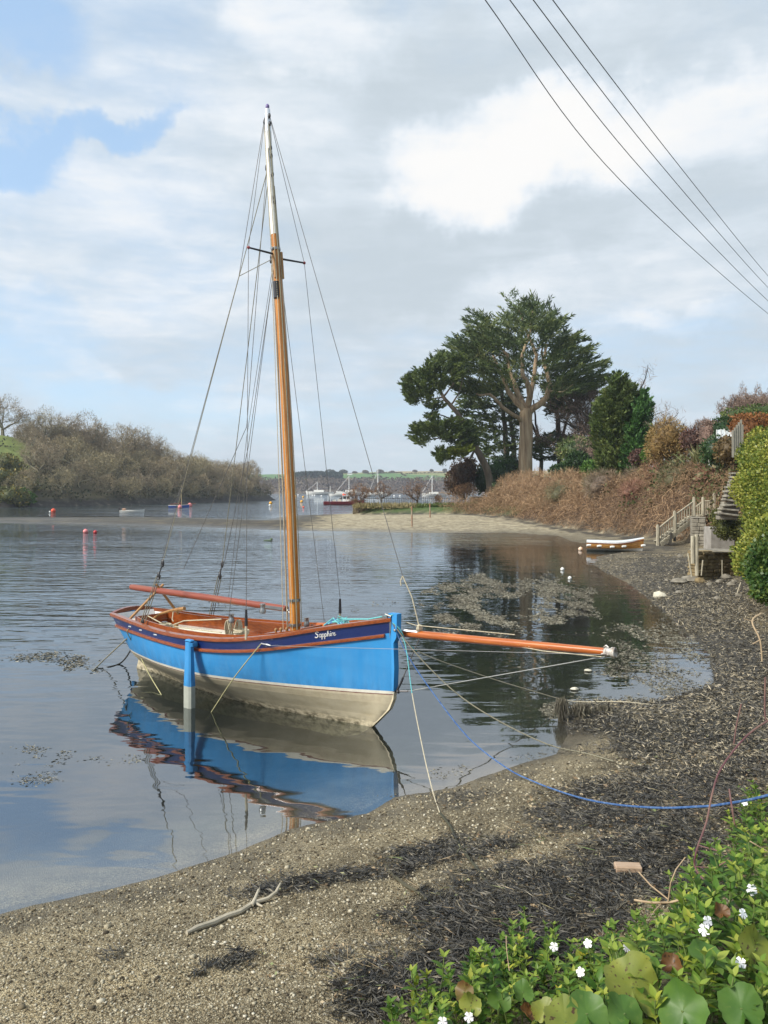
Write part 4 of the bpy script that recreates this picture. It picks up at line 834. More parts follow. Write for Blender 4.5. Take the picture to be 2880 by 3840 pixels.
for k, (px, d, top, wd, lab) in enumerate(((1238, 1050, 1759, 11, 'tallest dark tree clump on the far ridge left of the white cottage'), (1287, 1050, 1760, 9, 'round dark trees on the far ridge just left of the white cottage'), (1208, 1050, 1772, 3, 'tiny lone tree on the far ridge, farthest left'), (1370, 1050, 1763, 7, 'bare hedgerow trees on the far ridge right of the cottage'), (1425, 1050, 1760, 8, 'bare clump on the far ridge above the tan field'), (1470, 1050, 1766, 5, 'small bush on the far ridge at the corner of two fields'), (1618, 1080, 1760, 3.4, 'small dark tree on the far ridge near the right end'), (1668, 1080, 1757, 4.5, 'dark tree on the far ridge beside the pine'), (1330, 1055, 1768, 5, 'low bushes on the far ridge right behind the cottage'), (1555, 1080, 1766, 5, 'hedge bushes on the far ridge above the green field'))):
    p = at(px, top, d); zb_ = float(far_z(np.array([p.x]), np.array([d]))[0]); hh = max(p.z-zb_, 2.5)
    wd *= .5; hh = max(hh*.8, 2); root = empty('ridge_tree', (p.x, d, zb_), 0, lab, 'tree', 'trees along the far ridge'); V, Fc, tn = leafcloud([(0, 0, hh*.6, wd, 6, hh*.42), (wd*.5, 0, hh*.45, wd*.7, 5, hh*.4)], 700, 1.3, .9); npmesh('crown', V, Fc, ML('ridge_foliage_%d' % k, [(0, (.03, .045, .03)), (1, (.08, .08, .05))] if k < 3 or k in (6, 7) else [(0, (.1, .08, .06)), (1, (.17, .14, .1))], trans=0), tn, root)
    m_ = MB(); m_.tube([(0, 0, -1), (0, 0, hh*.6)], [.5, .3], 5); m_.build('trunk', DARKBARK, root)
# field hedges on the far hill
for k, (a, c) in enumerate((((1380, 1782), (1510, 1796)), ((1505, 1772), (1515, 1800)), ((1520, 1772), (1720, 1762)), ((1110, 1776), (1280, 1770)))):
    pa, pc = at(a[0], a[1], 1000), at(c[0], c[1], 1000); n = 420; tt = g.random(n); x = pa.x+(pc.x-pa.x)*tt; y = 1000+(-90 if k == 1 else 40)*tt; P = np.stack([x, y, far_z(x, y)+g.uniform(0, 1, n)], 1)
    V, Fc, tn = leaves(P, unit(g.normal(size=P.shape)+[0, 0, .7]), 1.3, .9, g.random(n)); tag(npmesh('field_hedge', V, Fc, SCRUB, tn), ['hedge along the lower edge of the tan field on the far hill', 'hedge dividing the tan field from the green one on the far hill', 'long hedge below the ridge on the right of the far hill', 'hedge above the dark conifer plantation'][k], 'hedge', 'hedges on the far hill')
p = at(1312, 1776, 990); ct = empty('cottage', (p.x, 990, float(far_z(np.array([p.x]), np.array([990.]))[0])), 0, 'tiny white cottage on the far ridge between tree clumps', 'house'); ct.scale = (.42, .6, .5)
m_ = MB(); m_.box((0, 0, 1.6), (14, 6, 3.4)); m_.build('wall', WHITE, ct); m_ = MB(); m_.prism([(-7.3, -3.4, 3.3), (-7.3, 3.4, 3.3), (-7.3, 0, 5.6)], (14.6, 0, 0)); m_.build('roof', M('slate', (.2, .2, .21), rough=.8), ct); m_ = MB(); m_.box((5, 0, 5.9), (1, .8, 1.4)); m_.build('chimney', WHITE, ct)
# ------------------------------------------------------------------ the great cypress, pine and neighbours
def pxpath(pts, d): return [at(x, y, d+(dd[0] if dd else 0)) for x, y, *dd in pts]
def crown_from_outline(poly, d, dr, nspray, ln, nshard, slen, swid, g, axis_px, hole=None, up=.35, flat=1.0, droop=0, topness=.0):
    xs = [p[0] for p in poly]; ys = [p[1] for p in poly]; x0, x1, y0, y1 = min(xs), max(xs), min(ys), max(ys); out = []; P = []; Dv = []; Tn = []
    while len(P) < nspray:
        px, py = g.uniform(x0, x1, 400), g.uniform(y0, y1, 400); ok = inpoly(px, py, poly)
        for a, b_ in zip(px[ok], py[ok]):
            u = (a-axis_px)/((x1-x0)*.5); v = (b_-(y0+y1)/2)/((y1-y0)*.5); r2 = min(.98, u*u*.8+v*v*.35); e = dr*math.sqrt(1-r2); dd = g.uniform(-1, 1); dd = math.copysign(abs(dd)**.6, dd)*e
            if hole and dd < e*.35 and inpoly(np.array([a]), np.array([b_]), hole)[0] and g.random() < .86: continue
            p = at(a, b_, d+dd); P.append(p); w_ = Vector((u*1.2, dd/dr, 0)); w_ = w_+Vector((g.normal()*.35, g.normal()*.35, up+g.normal()*.2-droop)); Dv.append(w_.normalized()); Tn.append(g.random())
            if len(P) >= nspray: break
    P = np.array(P); Dv = np.array(Dv); Tn = np.array(Tn); i = np.repeat(np.arange(nspray), nshard); n = len(i); t = g.random(n); wid = (1-t*.75)
    S = unit(np.cross(Dv, [0, 0, 1.0])); Q = P[i]+Dv[i]*(t[:, None]-.5)*ln+S[i]*(g.normal(size=n)*wid*ln*.17)[:, None]+np.array([0, 0, 1])*(g.normal(size=n)*wid*ln*.085*flat)[:, None]
    Dn = unit(Dv[i]*1.0+S[i]*(g.normal(size=n)*.7)[:, None]+g.normal(size=(n, 3))*.28+np.array([0, 0, .12]))
    return leaves(Q, Dn, slen*g.uniform(.6, 1.4, n), swid*g.uniform(.6, 1.4, n), np.clip(Tn[i]*.62+g.random(n)*.4-.02, 0, 1))
g = np.random.default_rng(21)
def tree_root(name, px, d, label, z=None):
    x = (px-1440)/F*d; zz = hgt(x, d); return empty(name, (x, d, zz), 0, label, 'tree')
def kid(root, name, V, Fc, mat, tn):
    V = np.asarray(V)-np.array(root.location[:]); return npmesh(name, V, Fc, mat, tn, root)
def limbs(root, name, paths, d, mat, base_r, n=8):
    m_ = MB()
    for pts, r0, r1 in paths:
        pp = [p-root.location for p in pxpath(pts, d)]; k = len(pp)
        out = []; rr = []
        for i in range(k-1):
            for s in range(3): out.append(pp[i].lerp(pp[i+1], s/3)+Vector((rnd.uniform(-.08, .08), rnd.uniform(-.08, .08), 0))*(i > 0 or s > 0)); rr.append(r0+(r1-r0)*(i+s/3)/(k-1))
        out.append(pp[-1]); rr.append(r1); m_.tube(out, rr, n)
    return m_.build(name, mat, root, smooth=True)
D0 = 105
r = tree_root('cypress_tree', 1971, D0, 'huge dark cypress with thick pale bare trunk forking into many limbs')
limbs(r, 'trunk', [([(1971, 1880), (1970, 1780), (1972, 1650), (1974, 1532)], .98, .82)], D0, CYPBARK, 1, 14)
limbs(r, 'limb', [([(1978, 1545, 0), (2018, 1520, -.8), (2050, 1490, -1.2), (2060, 1440, -1), (2041, 1363, 0), (2050, 1290, .5)], .5, .14), ([(1976, 1540), (1987, 1484, -.8), (1980, 1440, -1.2), (1962, 1412, -1.2), (1956, 1340, -.6), (1990, 1240, 0), (2000, 1140, 0)], .46, .1),
      ([(1970, 1545), (1940, 1510, -.5), (1908, 1470, -.5), (1880, 1400, 0), (1866, 1380, 0), (1848, 1330, .5)], .46, .12), ([(1962, 1580), (1920, 1552, -2), (1884, 1526, -3), (1850, 1490, -3.6), (1836, 1478, -3.8), (1800, 1482, -4), (1786, 1476, -4)], .3, .1),
      ([(1978, 1530), (2000, 1440, 2), (2010, 1330, 2.5), (1970, 1230, 1.5), (1940, 1150, .5)], .4, .1), ([(1966, 1530), (1925, 1430, 2), (1900, 1330, 2), (1830, 1260, 1)], .4, .1)], D0, CYPBARK, .5)
limbs(r, 'dead_branch', [([(2041, 1363, -1), (2030, 1320, -3), (2036, 1300, -4.5), (2000, 1312, -5)], .16, .05), ([(1866, 1388, -1), (1850, 1340, -3), (1880, 1330, -3.5), (1900, 1340, -4)], .12, .04), ([(1962, 1412, -1.2), (1940, 1420, -3), (1925, 1400, -4)], .12, .04), ([(1848, 1330, -2), (1810, 1320, -4), (1770, 1350, -4.5)], .1, .03), ([(2059, 1466, -1), (2110, 1470, -3), (2150, 1440, -4)], .12, .04)], D0, PALEBARK, .2, 6)
CYO = [(1921, 1092), (1945, 1115), (2000, 1140), (2015, 1145), (1995, 1175), (2040, 1165), (2092, 1137), (2080, 1175), (2113, 1207), (2095, 1240), (2110, 1262), (2179, 1261), (2160, 1295), (2203, 1315), (2190, 1355), (2246, 1357), (2258, 1400), (2250, 1440), (2228, 1462), (2180, 1452), (2113, 1480), (2053, 1446), (1992, 1434), (1930, 1450), (1872, 1478), (1800, 1470), (1727, 1480), (1712, 1455), (1715, 1412), (1680, 1330), (1695, 1300), (1712, 1305), (1715, 1273), (1760, 1270), (1781, 1219), (1787, 1174), (1836, 1205), (1850, 1225), (1884, 1213), (1914, 1185), (1896, 1175), (1920, 1160), (1902, 1122), (1925, 1120)]
HOLE = [(1850, 1500), (1840, 1330), (1900, 1290), (2040, 1290), (2080, 1380), (2080, 1490)]
V, Fc, tn = crown_from_outline(CYO, D0, 8.5, 470, 3.6, 84, .66, .14, g, 1975, HOLE, up=.42, flat=.38)
kid(r, 'crown', V, Fc, CYP, tn)
# tall cypress behind, left
r = tree_root('cypress_tree', 1900, 114, 'dark shaded cypress behind and left of the huge one, with two trunks'); limbs(r, 'trunk', [([(1905, 1860), (1900, 1700), (1890, 1560), (1880, 1440)], .5, .22), ([(1935, 1860), (1925, 1650), (1905, 1500)], .42, .2)], 114, GREYBARK, .5)
V, Fc, tn = crown_from_outline([(1740, 1500), (1800, 1450), (1950, 1440), (1965, 1560), (1950, 1690), (1880, 1745), (1800, 1700), (1745, 1600), (1725, 1540)], 114, 5, 220, 2.4, 56, .6, .17, g, 1890, up=.15, flat=.6); kid(r, 'crown', V, Fc, CYP, tn)
r = tree_root('cypress_tree', 2101, 116, 'dark cypress behind the trunk fork on the right, several straight stems'); limbs(r, 'trunk', [([(2095, 1870), (2100, 1760), (2095, 1640), (2090, 1540), (2100, 1440)], .5, .25), ([(2095, 1690), (2130, 1560), (2150, 1440)], .25, .12), ([(2030, 1870), (2030, 1720), (2020, 1640), (1985, 1570)], .35, .16), ([(2025, 1660), (2010, 1590), (2000, 1500)], .2, .1)], 116, GREYBARK, .5)
V, Fc, tn = crown_from_outline([(2050, 1440), (2180, 1430), (2240, 1460), (2190, 1520), (2130, 1570), (2060, 1540)], 116, 4, 150, 2.1, 50, .6, .2, g, 2130, up=.2); V2, F2, t2 = crown_from_outline([(2000, 1650), (2060, 1620), (2150, 1640), (2160, 1690), (2090, 1720), (2010, 1730)], 116, 4, 90, 2.0, 45, .6, .2, g, 2080, up=.1); V, Fc, tn = cat([(V, Fc, tn), (V2, F2, t2)]); kid(r, 'crown', V, Fc, CYP, tn)
# leaning pine
r = tree_root('pine_tree', 1845, 98, 'leaning pine with layered pads of foliage reaching out over the beach'); limbs(r, 'trunk', [([(1848, 1890), (1838, 1820), (1822, 1750), (1798, 1700), (1775, 1665), (1745, 1600), (1722, 1560), (1690, 1520), (1661, 1490), (1645, 1455), (1640, 1420)], .52, .14)], 98, GREYBARK, .5, 10)
limbs(r, 'limb', [([(1775, 1668), (1750, 1645, -.5), (1715, 1637, -1), (1660, 1640, -1.5), (1610, 1650, -2)], .24, .06), ([(1800, 1705), (1780, 1690, -.5), (1765, 1720, -1), (1780, 1745, -1.2)], .2, .07), ([(1795, 1690), (1810, 1720, 1), (1790, 1760, 1.5)], .12, .05), ([(1722, 1560), (1690, 1570, -1), (1650, 1555, -1.5), (1620, 1555, -2)], .12, .04), ([(1661, 1490), (1625, 1495, -.5), (1590, 1510, -1)], .12, .04), ([(1661, 1490), (1700, 1440, 0), (1690, 1380, 0)], .14, .05), ([(1690, 1520), (1720, 1480, .6), (1735, 1420, 1)], .12, .05)], 98, GREYBARK, .2, 6)
parts = []
for poly, ns in (([(1512, 1440), (1546, 1400), (1595, 1376), (1637, 1333), (1715, 1327), (1745, 1360), (1715, 1424), (1650, 1466), (1595, 1500), (1528, 1514), (1520, 1470)], 260), ([(1546, 1600), (1650, 1574), (1733, 1574), (1790, 1630), (1775, 1677), (1700, 1660), (1625, 1642), (1570, 1672), (1546, 1644)], 210), ([(1600, 1512), (1640, 1500), (1655, 1525), (1615, 1535)], 16), ([(1598, 1560), (1625, 1550), (1625, 1570), (1600, 1572)], 10), ([(1620, 1690), (1660, 1680), (1690, 1710), (1665, 1742), (1640, 1720)], 30)):
    cx = sum(p[0] for p in poly)/len(poly); parts.append(crown_from_outline(poly, 97, 3.5, ns, 1.25, 60, .42, .13, g, cx, up=.45, flat=1.6))
V, Fc, tn = cat(parts); kid(r, 'crown', V, Fc, PINE, tn)
V, Fc, tn = crown_from_outline([(1686, 1697), (1720, 1674), (1764, 1680), (1752, 1707), (1700, 1708)], 95, 1.6, 45, 1.2, 60, .4, .14, g, 1725, up=.3); kid(r, 'lime_foliage', V, Fc, ML('lime_needles', [(0, (.1, .14, .02)), (1, (.2, .23, .04))]), tn)
# dark shrubs below
for (name, ells, n, mat, lab, cat_) in (('evergreen_shrub', [(1870, 1790, 106, 3.2, 2.2, 2.4), (1910, 1775, 107, 2.6, 2, 2.6), (1820, 1800, 104, 1.8, 1.6, 2)], 2600, DGREEN, 'big dark evergreen shrub between the pine and the huge trunk', 'shrub'),
        ('evergreen_shrub', [(1730, 1790, 103, 1.6, 1.5, 2.4), (1705, 1810, 103, 1.3, 1.4, 1.6), (1760, 1760, 104, 1.2, 1.2, 1.6)], 1700, ML('rusty_evergreen', [(0, (.04, .03, .018)), (.5, (.09, .05, .03)), (1, (.14, .09, .05))]), 'rusty brown shrub hanging under the pine, left of its trunk', 'shrub'),
        ('rounded_bush', [(2170, 1745, 84, 1.3, 1.2, 1.3)], 1300, DGREEN, 'rounded clipped green bush left of the tall conifer', 'bush'), ('rounded_bush', [(2215, 1765, 80, .9, .9, .9), (2240, 1760, 80, .6, .6, .8)], 900, BGREEN, 'small light green bush at the foot of the tall conifer', 'bush'),
        ('evergreen_shrub', [(2160, 1690, 95, 2.2, 2, 1.6), (2200, 1700, 95, 1.6, 1.6, 1.7)], 1600, CYP, 'dark low spreading shrub behind the rounded bush', 'shrub'), ('rounded_bush', [(2113, 1768, 90, 1.5, 1.2, .8)], 900, DGREEN, 'low dark bush at the end of the brown hedge top, left of the rounded bush', 'bush')):
    ee = [(*at(a, b_, d)[:], rx, ry, rz) for a, b_, d, rx, ry, rz in ells]; shrub(name, ee, n, .35, .2, mat, lab, cat_)
# bare grey trees behind
for px, d, top, base, wd, lab in ((2285, 110, 1362, 1700, .8, 'tall bare grey tree behind the conifer and right of the cypress'), (2200, 112, 1470, 1760, .75, 'bare grey tree with fine twigs between cypress and conifer'), (2175, 100, 1640, 1790, .5, 'small bare pale tree in front of the dark cypress stems'), (2225, 90, 1650, 1800, .45, 'small brown bare tree tight against the conifer left side')):
    p = at(px, top, d); zb_ = hgt(p.x, d); hh = p.z-zb_; t_ = bare_proto('bare_tree', hh, .55, int(px), DARKBARK, PURP, 6500, tw=.045, low=.3, limb_n=7); t_.location = (p.x, d, zb_); tag(t_, lab, 'tree')
# conifers
for poly, ax, d, dr, ns, mat, lab in (([(2318, 1402), (2345, 1430), (2375, 1470), (2400, 1540), (2405, 1640), (2395, 1720), (2370, 1790), (2270, 1800), (2246, 1720), (2228, 1640), (2232, 1562), (2262, 1500), (2285, 1450)], 2320, 72, 2.6, 620, CONIF, 'tall dull green conifer, broad cone above the bramble bank'), ([(2395, 1500), (2420, 1470), (2430, 1530), (2440, 1653), (2436, 1720), (2390, 1790), (2340, 1800), (2355, 1650), (2375, 1560)], 2400, 70, 1.8, 340, CONIF2, 'brighter green conifer grown into the right side of the tall one')):
    r = tree_root('conifer_tree', ax, d, lab); V, Fc, tn = crown_from_outline(poly, d, dr, ns, 1.3, 62, .34, .13, g, ax, up=1.0); kid(r, 'crown', V, Fc, mat, tn); limbs(r, 'trunk', [([(ax, 1830), (ax, 1600), (ax, poly[0][1]+40)], .22, .04)], d, GREYBARK, .2)
    n = 5000
# ------------------------------------------------------------------ bramble bank and garden on the right
def on_ground(x, y): return height(np.asarray(x), np.asarray(y))[0]
g = np.random.default_rng(33); n = 120000
y = g.uniform(40, 92, n); x = g.uniform(6, 34, n); z, sd, bd = height(x, y); wmax = np.interp(y, [40, 48, 60, 75, 92], [4.0, 7, 9, 6.5, 4.5]); ok = (bd > -.0) & (bd < wmax) & (bd > .05) & ((y > 44) | (x > 17.4)) & ~((np.hypot(x-16.8, y-45.2) < 2.0)) & ~((y < 47.5) & (x < 18.2)); x, y, z, bd = x[ok], y[ok], z[ok], bd[ok]; x, y, z, bd = [a[:27000] for a in (x, y, z, bd)]
n = len(x); hump = vnoise(x, y, 3.5, 6, 3); P = np.stack([x, y, z+g.uniform(0, 1.5, n)*np.clip(hump*3.2-.75, .12, 1.7)], 1); foot_dir = unit(np.stack([-np.ones(n)*.8, -.6*np.ones(n), np.zeros(n)], 1))
D1 = unit(g.normal(size=(n, 3))*.7+np.array([0, 0, .55])+foot_dir*.45); segs = []; pw = .014; ln = g.uniform(.5, 1.15, n)*np.interp(y, [40, 60, 92], [.8, 1, 1.1])
S = unit(np.cross(D1, g.normal(size=(n, 3)))); tn = np.clip(g.random(n)*.5+hump*.5, 0, 1); p0 = P
ds_ = [D1, unit(D1+[0, 0, -.45]+foot_dir*.3), unit(D1+[0, 0, -1.1]+foot_dir*.5)]; ring = [p0]
for d_ in ds_: ring.append(ring[-1]+d_*ln[:, None]/3)
Vv = np.stack([np.stack([q-S*pw*(1-.2*k), q+S*pw*(1-.2*k)], 1) for k, q in enumerate(ring)], 1).reshape(-1, 3); base = np.arange(n)[:, None, None]*8; quad = np.array([[0, 1, 3, 2], [2, 3, 5, 4], [4, 5, 7, 6]])[None]; Fq = (base+quad).reshape(-1, 4)
V2, F2, t2 = leaves(P+[0, 0, .2], unit(g.normal(size=(n, 3))+[-.3, -.5, .4]), g.uniform(.25, .6, n), .016, g.random(n))
V, Fc, tt = cat([(Vv, Fq, np.repeat(tn, 8)), (V2, F2, t2)])
tag(npmesh('bramble_thicket', V, Fc, BRAMBLE, tt), 'mass of leafless reddish brown bramble stems covering the right bank', 'thicket', kind='stuff')
g2 = np.random.default_rng(91); BM = [ML('mound_a', [(0, (.1, .075, .055)), (.6, (.21, .155, .11)), (1, (.34, .28, .2))], trans=0), ML('mound_b', [(0, (.13, .065, .045)), (.6, (.29, .15, .1)), (1, (.4, .25, .17))], trans=0), ML('mound_c', [(0, (.07, .07, .035)), (.6, (.15, .14, .07)), (1, (.26, .23, .13))], trans=0)]
for k in range(22):
    y_ = g2.uniform(44, 78); fxx = float(np.interp(y_, [44, 51, 59, 70, 80], [18, 17.6, 16, 14.2, 12.6])); x_ = fxx+g2.uniform(1.2, 6.5); z_ = hgt(x_, y_); r_ = g2.uniform(.55, 1.15)
    if math.hypot(x_-16.8, y_-45.2) < 3.4: continue
    shrub('bramble_mound', [(x_, y_, z_+r_*.55, r_*1.2, r_*1.2, r_*.9), (x_-.6, y_-.5, z_+r_*.25, r_*.8, r_*.8, r_*.7)], 1500, .45, .02, BM[k % 3], 'leafless rounded mound of twigs among the brambles on the right bank', 'shrub', 'bramble mounds on the right bank', corek=.7, shell=(.7, 1.2), stems=False)
# ivy-green part of the bank
y = g.uniform(40, 62, 14000); x = g.uniform(15, 30, 14000); z, sd, bd = height(x, y); m_ = (bd > .8) & (vnoise(x, y, 2.5, 12, 3)+.018*(x-20)-.02*(y-50) > .45); P = np.stack([x, y, z+g.uniform(.4, 1.9, 14000)], 1)[m_]
V, Fc, tn = leaves(P, unit(g.normal(size=P.shape)+[-.3, -.4, .2]), .24, .18, np.clip(g.random(len(P)), 0, 1)); tag(npmesh('bank_ivy', V, Fc, ML('bank_ivy_leaf', [(0, (.03, .05, .015)), (.5, (.08, .095, .03)), (.8, (.15, .15, .06)), (1, (.25, .19, .1))]), tn), 'dull green ivy and bramble leaves over the bank above the wooden stairs', 'ivy', kind='stuff')
ells = []
for k in range(11):
    px = 1905+k*36; d = 91-k*1.5; top = 1772+6*math.sin(k*1.7)+(8 if k > 7 else 0)+(16 if k == 0 else 0); c_ = at(px, top, d); zb_ = hgt(c_.x, d); rz = (c_.z-zb_)*.56; ells.append((c_.x, d, c_.z-rz, 1.25, 1.5, rz))
e0 = ells.pop(5); ells.insert(0, e0)
shrub('brown_hedge', ells, 24000, .5, .022, BRAMBLE, 'long reddish brown leafless hedge below the huge cypress trunk', 'hedge', corek=.75, up=.5, shell=(.75, 1.12), stems=False)
def hedge_px(name, x0, x1, top, bot, d, dep, n, ln, wd, mat, label, cat_='hedge', rag=.15, group=None):
    a = at(x0, top, d); c = at(x1, top, d); zb_ = at(x0, bot, d).z; zb_ = min(zb_, hgt((a.x+c.x)/2, d)+.3); W_, Hh = c.x-a.x, a.z-zb_
    root = empty(name, ((a.x+c.x)/2, d+dep/2, zb_), 0, label, cat_, group)
    u = rng.random((n, 3)); face = rng.integers(0, 5, n); u[face == 0, 1] = 0; u[face == 1, 2] = 1; u[face == 2, 0] = 0; u[face == 3, 0] = 1; u[face == 4, 1] = 0
    P = (u-[.5, .5, 0])*[W_, dep, Hh]+rng.normal(size=(n, 3))*rag*.5
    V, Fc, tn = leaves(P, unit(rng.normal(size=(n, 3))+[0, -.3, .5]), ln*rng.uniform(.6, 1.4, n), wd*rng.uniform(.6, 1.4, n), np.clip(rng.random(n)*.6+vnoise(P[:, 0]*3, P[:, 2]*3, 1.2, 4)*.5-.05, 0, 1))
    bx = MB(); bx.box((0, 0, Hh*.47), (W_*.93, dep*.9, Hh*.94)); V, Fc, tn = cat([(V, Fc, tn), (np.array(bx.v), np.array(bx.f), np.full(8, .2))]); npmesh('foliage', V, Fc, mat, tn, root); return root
hedge_px('clipped_hedge', 1856, 1990, 1815, 1885, 92, 1.6, 2600, .22, .14, DGREEN, 'clipped green hedge with reddish top at the back of the sandy beach')
a = hedge_px('clipped_hedge', 2722, 2792, 1566, 1640, 50, 2, 2600, .13, .09, DGREEN, 'dark green clipped hedge block beside the greenhouse'); hedge_px('clipped_hedge', 2785, 2960, 1556, 1640, 48, 2, 2600, .16, .11, RUST, 'orange-brown beech hedge at the top right'); hedge_px('clipped_hedge', 2662, 2728, 1584, 1660, 53, 2, 2200, .3, .05, PURP, 'purple-brown leafless hedge left of the dark clipped block')
ee = [(*at(2505, 1640, 58)[:], 1.25, 1.1, 1.3), (*at(2470, 1670, 58)[:], .9, .9, 1.2), (*at(2540, 1670, 58)[:], .9, .9, 1.2)]; shrub('domed_shrub', ee, 3600, .3, .05, ML('tan_twig', [(0, (.14, .085, .03)), (.6, (.26, .17, .06)), (1, (.34, .25, .1))], trans=0), 'domed golden-brown shrub right of the conifers', 'shrub', corek=.7)
t_ = bare_proto('bare_tree', 3.2, .6, 77, LICHEN, PURP, 1500, tw=.02, low=.35); p = at(2500, 1700, 59); t_.location = (p.x, 59, p.z-.6); t_.scale = (1, 1, 1.25); tag(t_, 'small bare branching tree rising out of the golden-brown domed shrub', 'tree')
ph = at(2640, 1700, 52); root = empty('spiky_plant', (ph.x, 52, ph.z-1.0), 0, 'spiky sword-leaved plant on top of the bank, left of the greenhouse', 'plant'); n = 150; a_ = rng.uniform(0, 6.28, n); el = rng.uniform(.35, 1.45, n); Dn = np.stack([np.cos(a_)*np.cos(el), np.sin(a_)*np.cos(el), np.sin(el)], 1); V, Fc, tn = leaves(rng.normal(size=(n, 3))*[.35, .25, .05]+[0, 0, .3], Dn, rng.uniform(1.0, 1.75, n), .09, rng.random(n)); npmesh('leaf_blades', V, Fc, ML('sword_leaves', [(0, (.1, .12, .04)), (.6, (.22, .23, .1)), (1, (.36, .33, .17))]), tn, root)
for px, py, d, r_, mat, lab in ((2600, 1650, 56, .75, PINKL, 'dark red-flowered rounded shrub behind the spiky plant'), (2690, 1690, 49, .9, DGREEN, 'dark green laurel clump right of the spiky plant'), (2395, 1715, 64, .6, PINKL, 'low pink-red heather mound right of the conifers'), (2435, 1708, 63, .55, BGREEN, 'bright green mound beside the pink heather'), (2740, 1690, 46.5, .8, ML('brown_hedge', [(0, (.09, .06, .025)), (1, (.2, .14, .06))]), 'brown low hedge in front of the greenhouse'), (2452, 1690, 60, .5, GORSE, 'yellow-green small shrub between conifer and golden dome')):
    p = at(px, py, d); shrub('garden_shrub', [(p.x, d, p.z, r_*1.15, r_, r_), (p.x+r_*.6, d, p.z-.2, r_*.8, r_*.8, r_*.8)], 1100, .18, .12, mat, lab, 'shrub')
for k, px in enumerate(range(2755, 2960, 17)):
    d = 82+(k % 3)*2; top = 1472-28*math.sin(k*.5+.3)-(k*4)+(22 if k % 2 else 0); p = at(px, top, d); zb_ = at(px, 1600, d).z-1
    if k < 3: t_ = bare_proto('bare_tree', p.z-zb_, .38, 300+k, DARKBARK, PURP, 3200, tw=.035, low=.2, limb_n=6); protoL = t_ if k == 0 else protoL; pr3 = (pr3 if k else [])+[t_]
    else: t_ = copy_tree(pr3[k % 3])
    t_.location = (p.x, d, zb_); t_.rotation_euler = (0, 0, k*1.3); tag(t_, 'slim bare purple-grey tree in the row on the skyline at top right', 'tree', 'row of bare trees at top right')
for k, (px, py) in enumerate(((2620, 1590), (2648, 1580))):
    p = at(px, py, 75); t_ = copy_tree(pr3[k]); t_.location = (p.x, 75, p.z-2.6); t_.scale = (.7, .7, .7); tag(t_, ['thin bare sapling on the skyline above the red shrub', 'second thin bare sapling, touching the purple hedge'][k], 'tree')
p = at(2840, 1560, 60); shrub('evergreen_shrub', [(p.x-1.2, 60, p.z, 1.6, 1, .6), (p.x+.6, 60, p.z+.2, 1.8, 1, .7), (p.x+2, 60, p.z+.2, 1.4, 1, .7)], 1500, .22, .12, PINE, 'flat-topped yew spreading above the beech hedge at top right', 'shrub')
# greenhouse and fence
gp = at(2732, 1640, 49); gh = empty('greenhouse', (gp.x, 49, gp.z-1.9), 0, 'small greenhouse with white-barred sloping glass roof behind the board fence', 'greenhouse')
m_ = MB(); m_.rows([[(-.75, 0, 1.75), (.55, 0, 1.95)], [(-.15, 1.4, 2.45), (.8, 1.4, 2.6)]]); m_.build('roof_glass', M('pale_glass', (.55, .6, .62), rough=.12), gh)
for k in range(5): m_ = MB(); a = Vector((-.75, 0, 1.77)).lerp(Vector((.55, 0, 1.97)), k/4); c = Vector((-.15, 1.4, 2.47)).lerp(Vector((.8, 1.4, 2.62)), k/4); m_.bar(a, c, .045, .04); m_.build('glazing_bar', M('grey_bar_%d' % k, (.5, .5, .48)), gh)
m_ = MB(); m_.box((-.1, .7, .9), (1.2, 1.3, 1.7)); m_.build('wall', M('greenhouse_wall', (.35, .36, .33), rough=.6), gh)
m_ = MB(); m_.bar((-.78, -.03, 1.74), (.58, -.03, 1.94), .06, .09); m_.build('gutter', M('grey_trim', (.4, .4, .38)), gh)
BOARD = M('weathered_board', [(.3, (.2, .19, .15)), (.7, (.36, .34, .28))], scale=4, stretch=(8, 8, .8), rough=.85)
fp = at(2762, 1612, 44); fn = empty('board_fence', (fp.x, 44, at(2762, 1700, 44).z-.3), 0, 'grey upright board fence panel beside the gold ivy hedge', 'fence')
m_ = MB()
for k in range(5): m_.box((-.2+k*.13, k*.04, .82+.09*k), (.12, .03, 1.5+.12*k), bev=.008)
m_.build('boards', BOARD, fn); m_ = MB(); m_.box((.4, .2, .9), (.1, .1, 2.0)); m_.build('post', BOARD, fn)
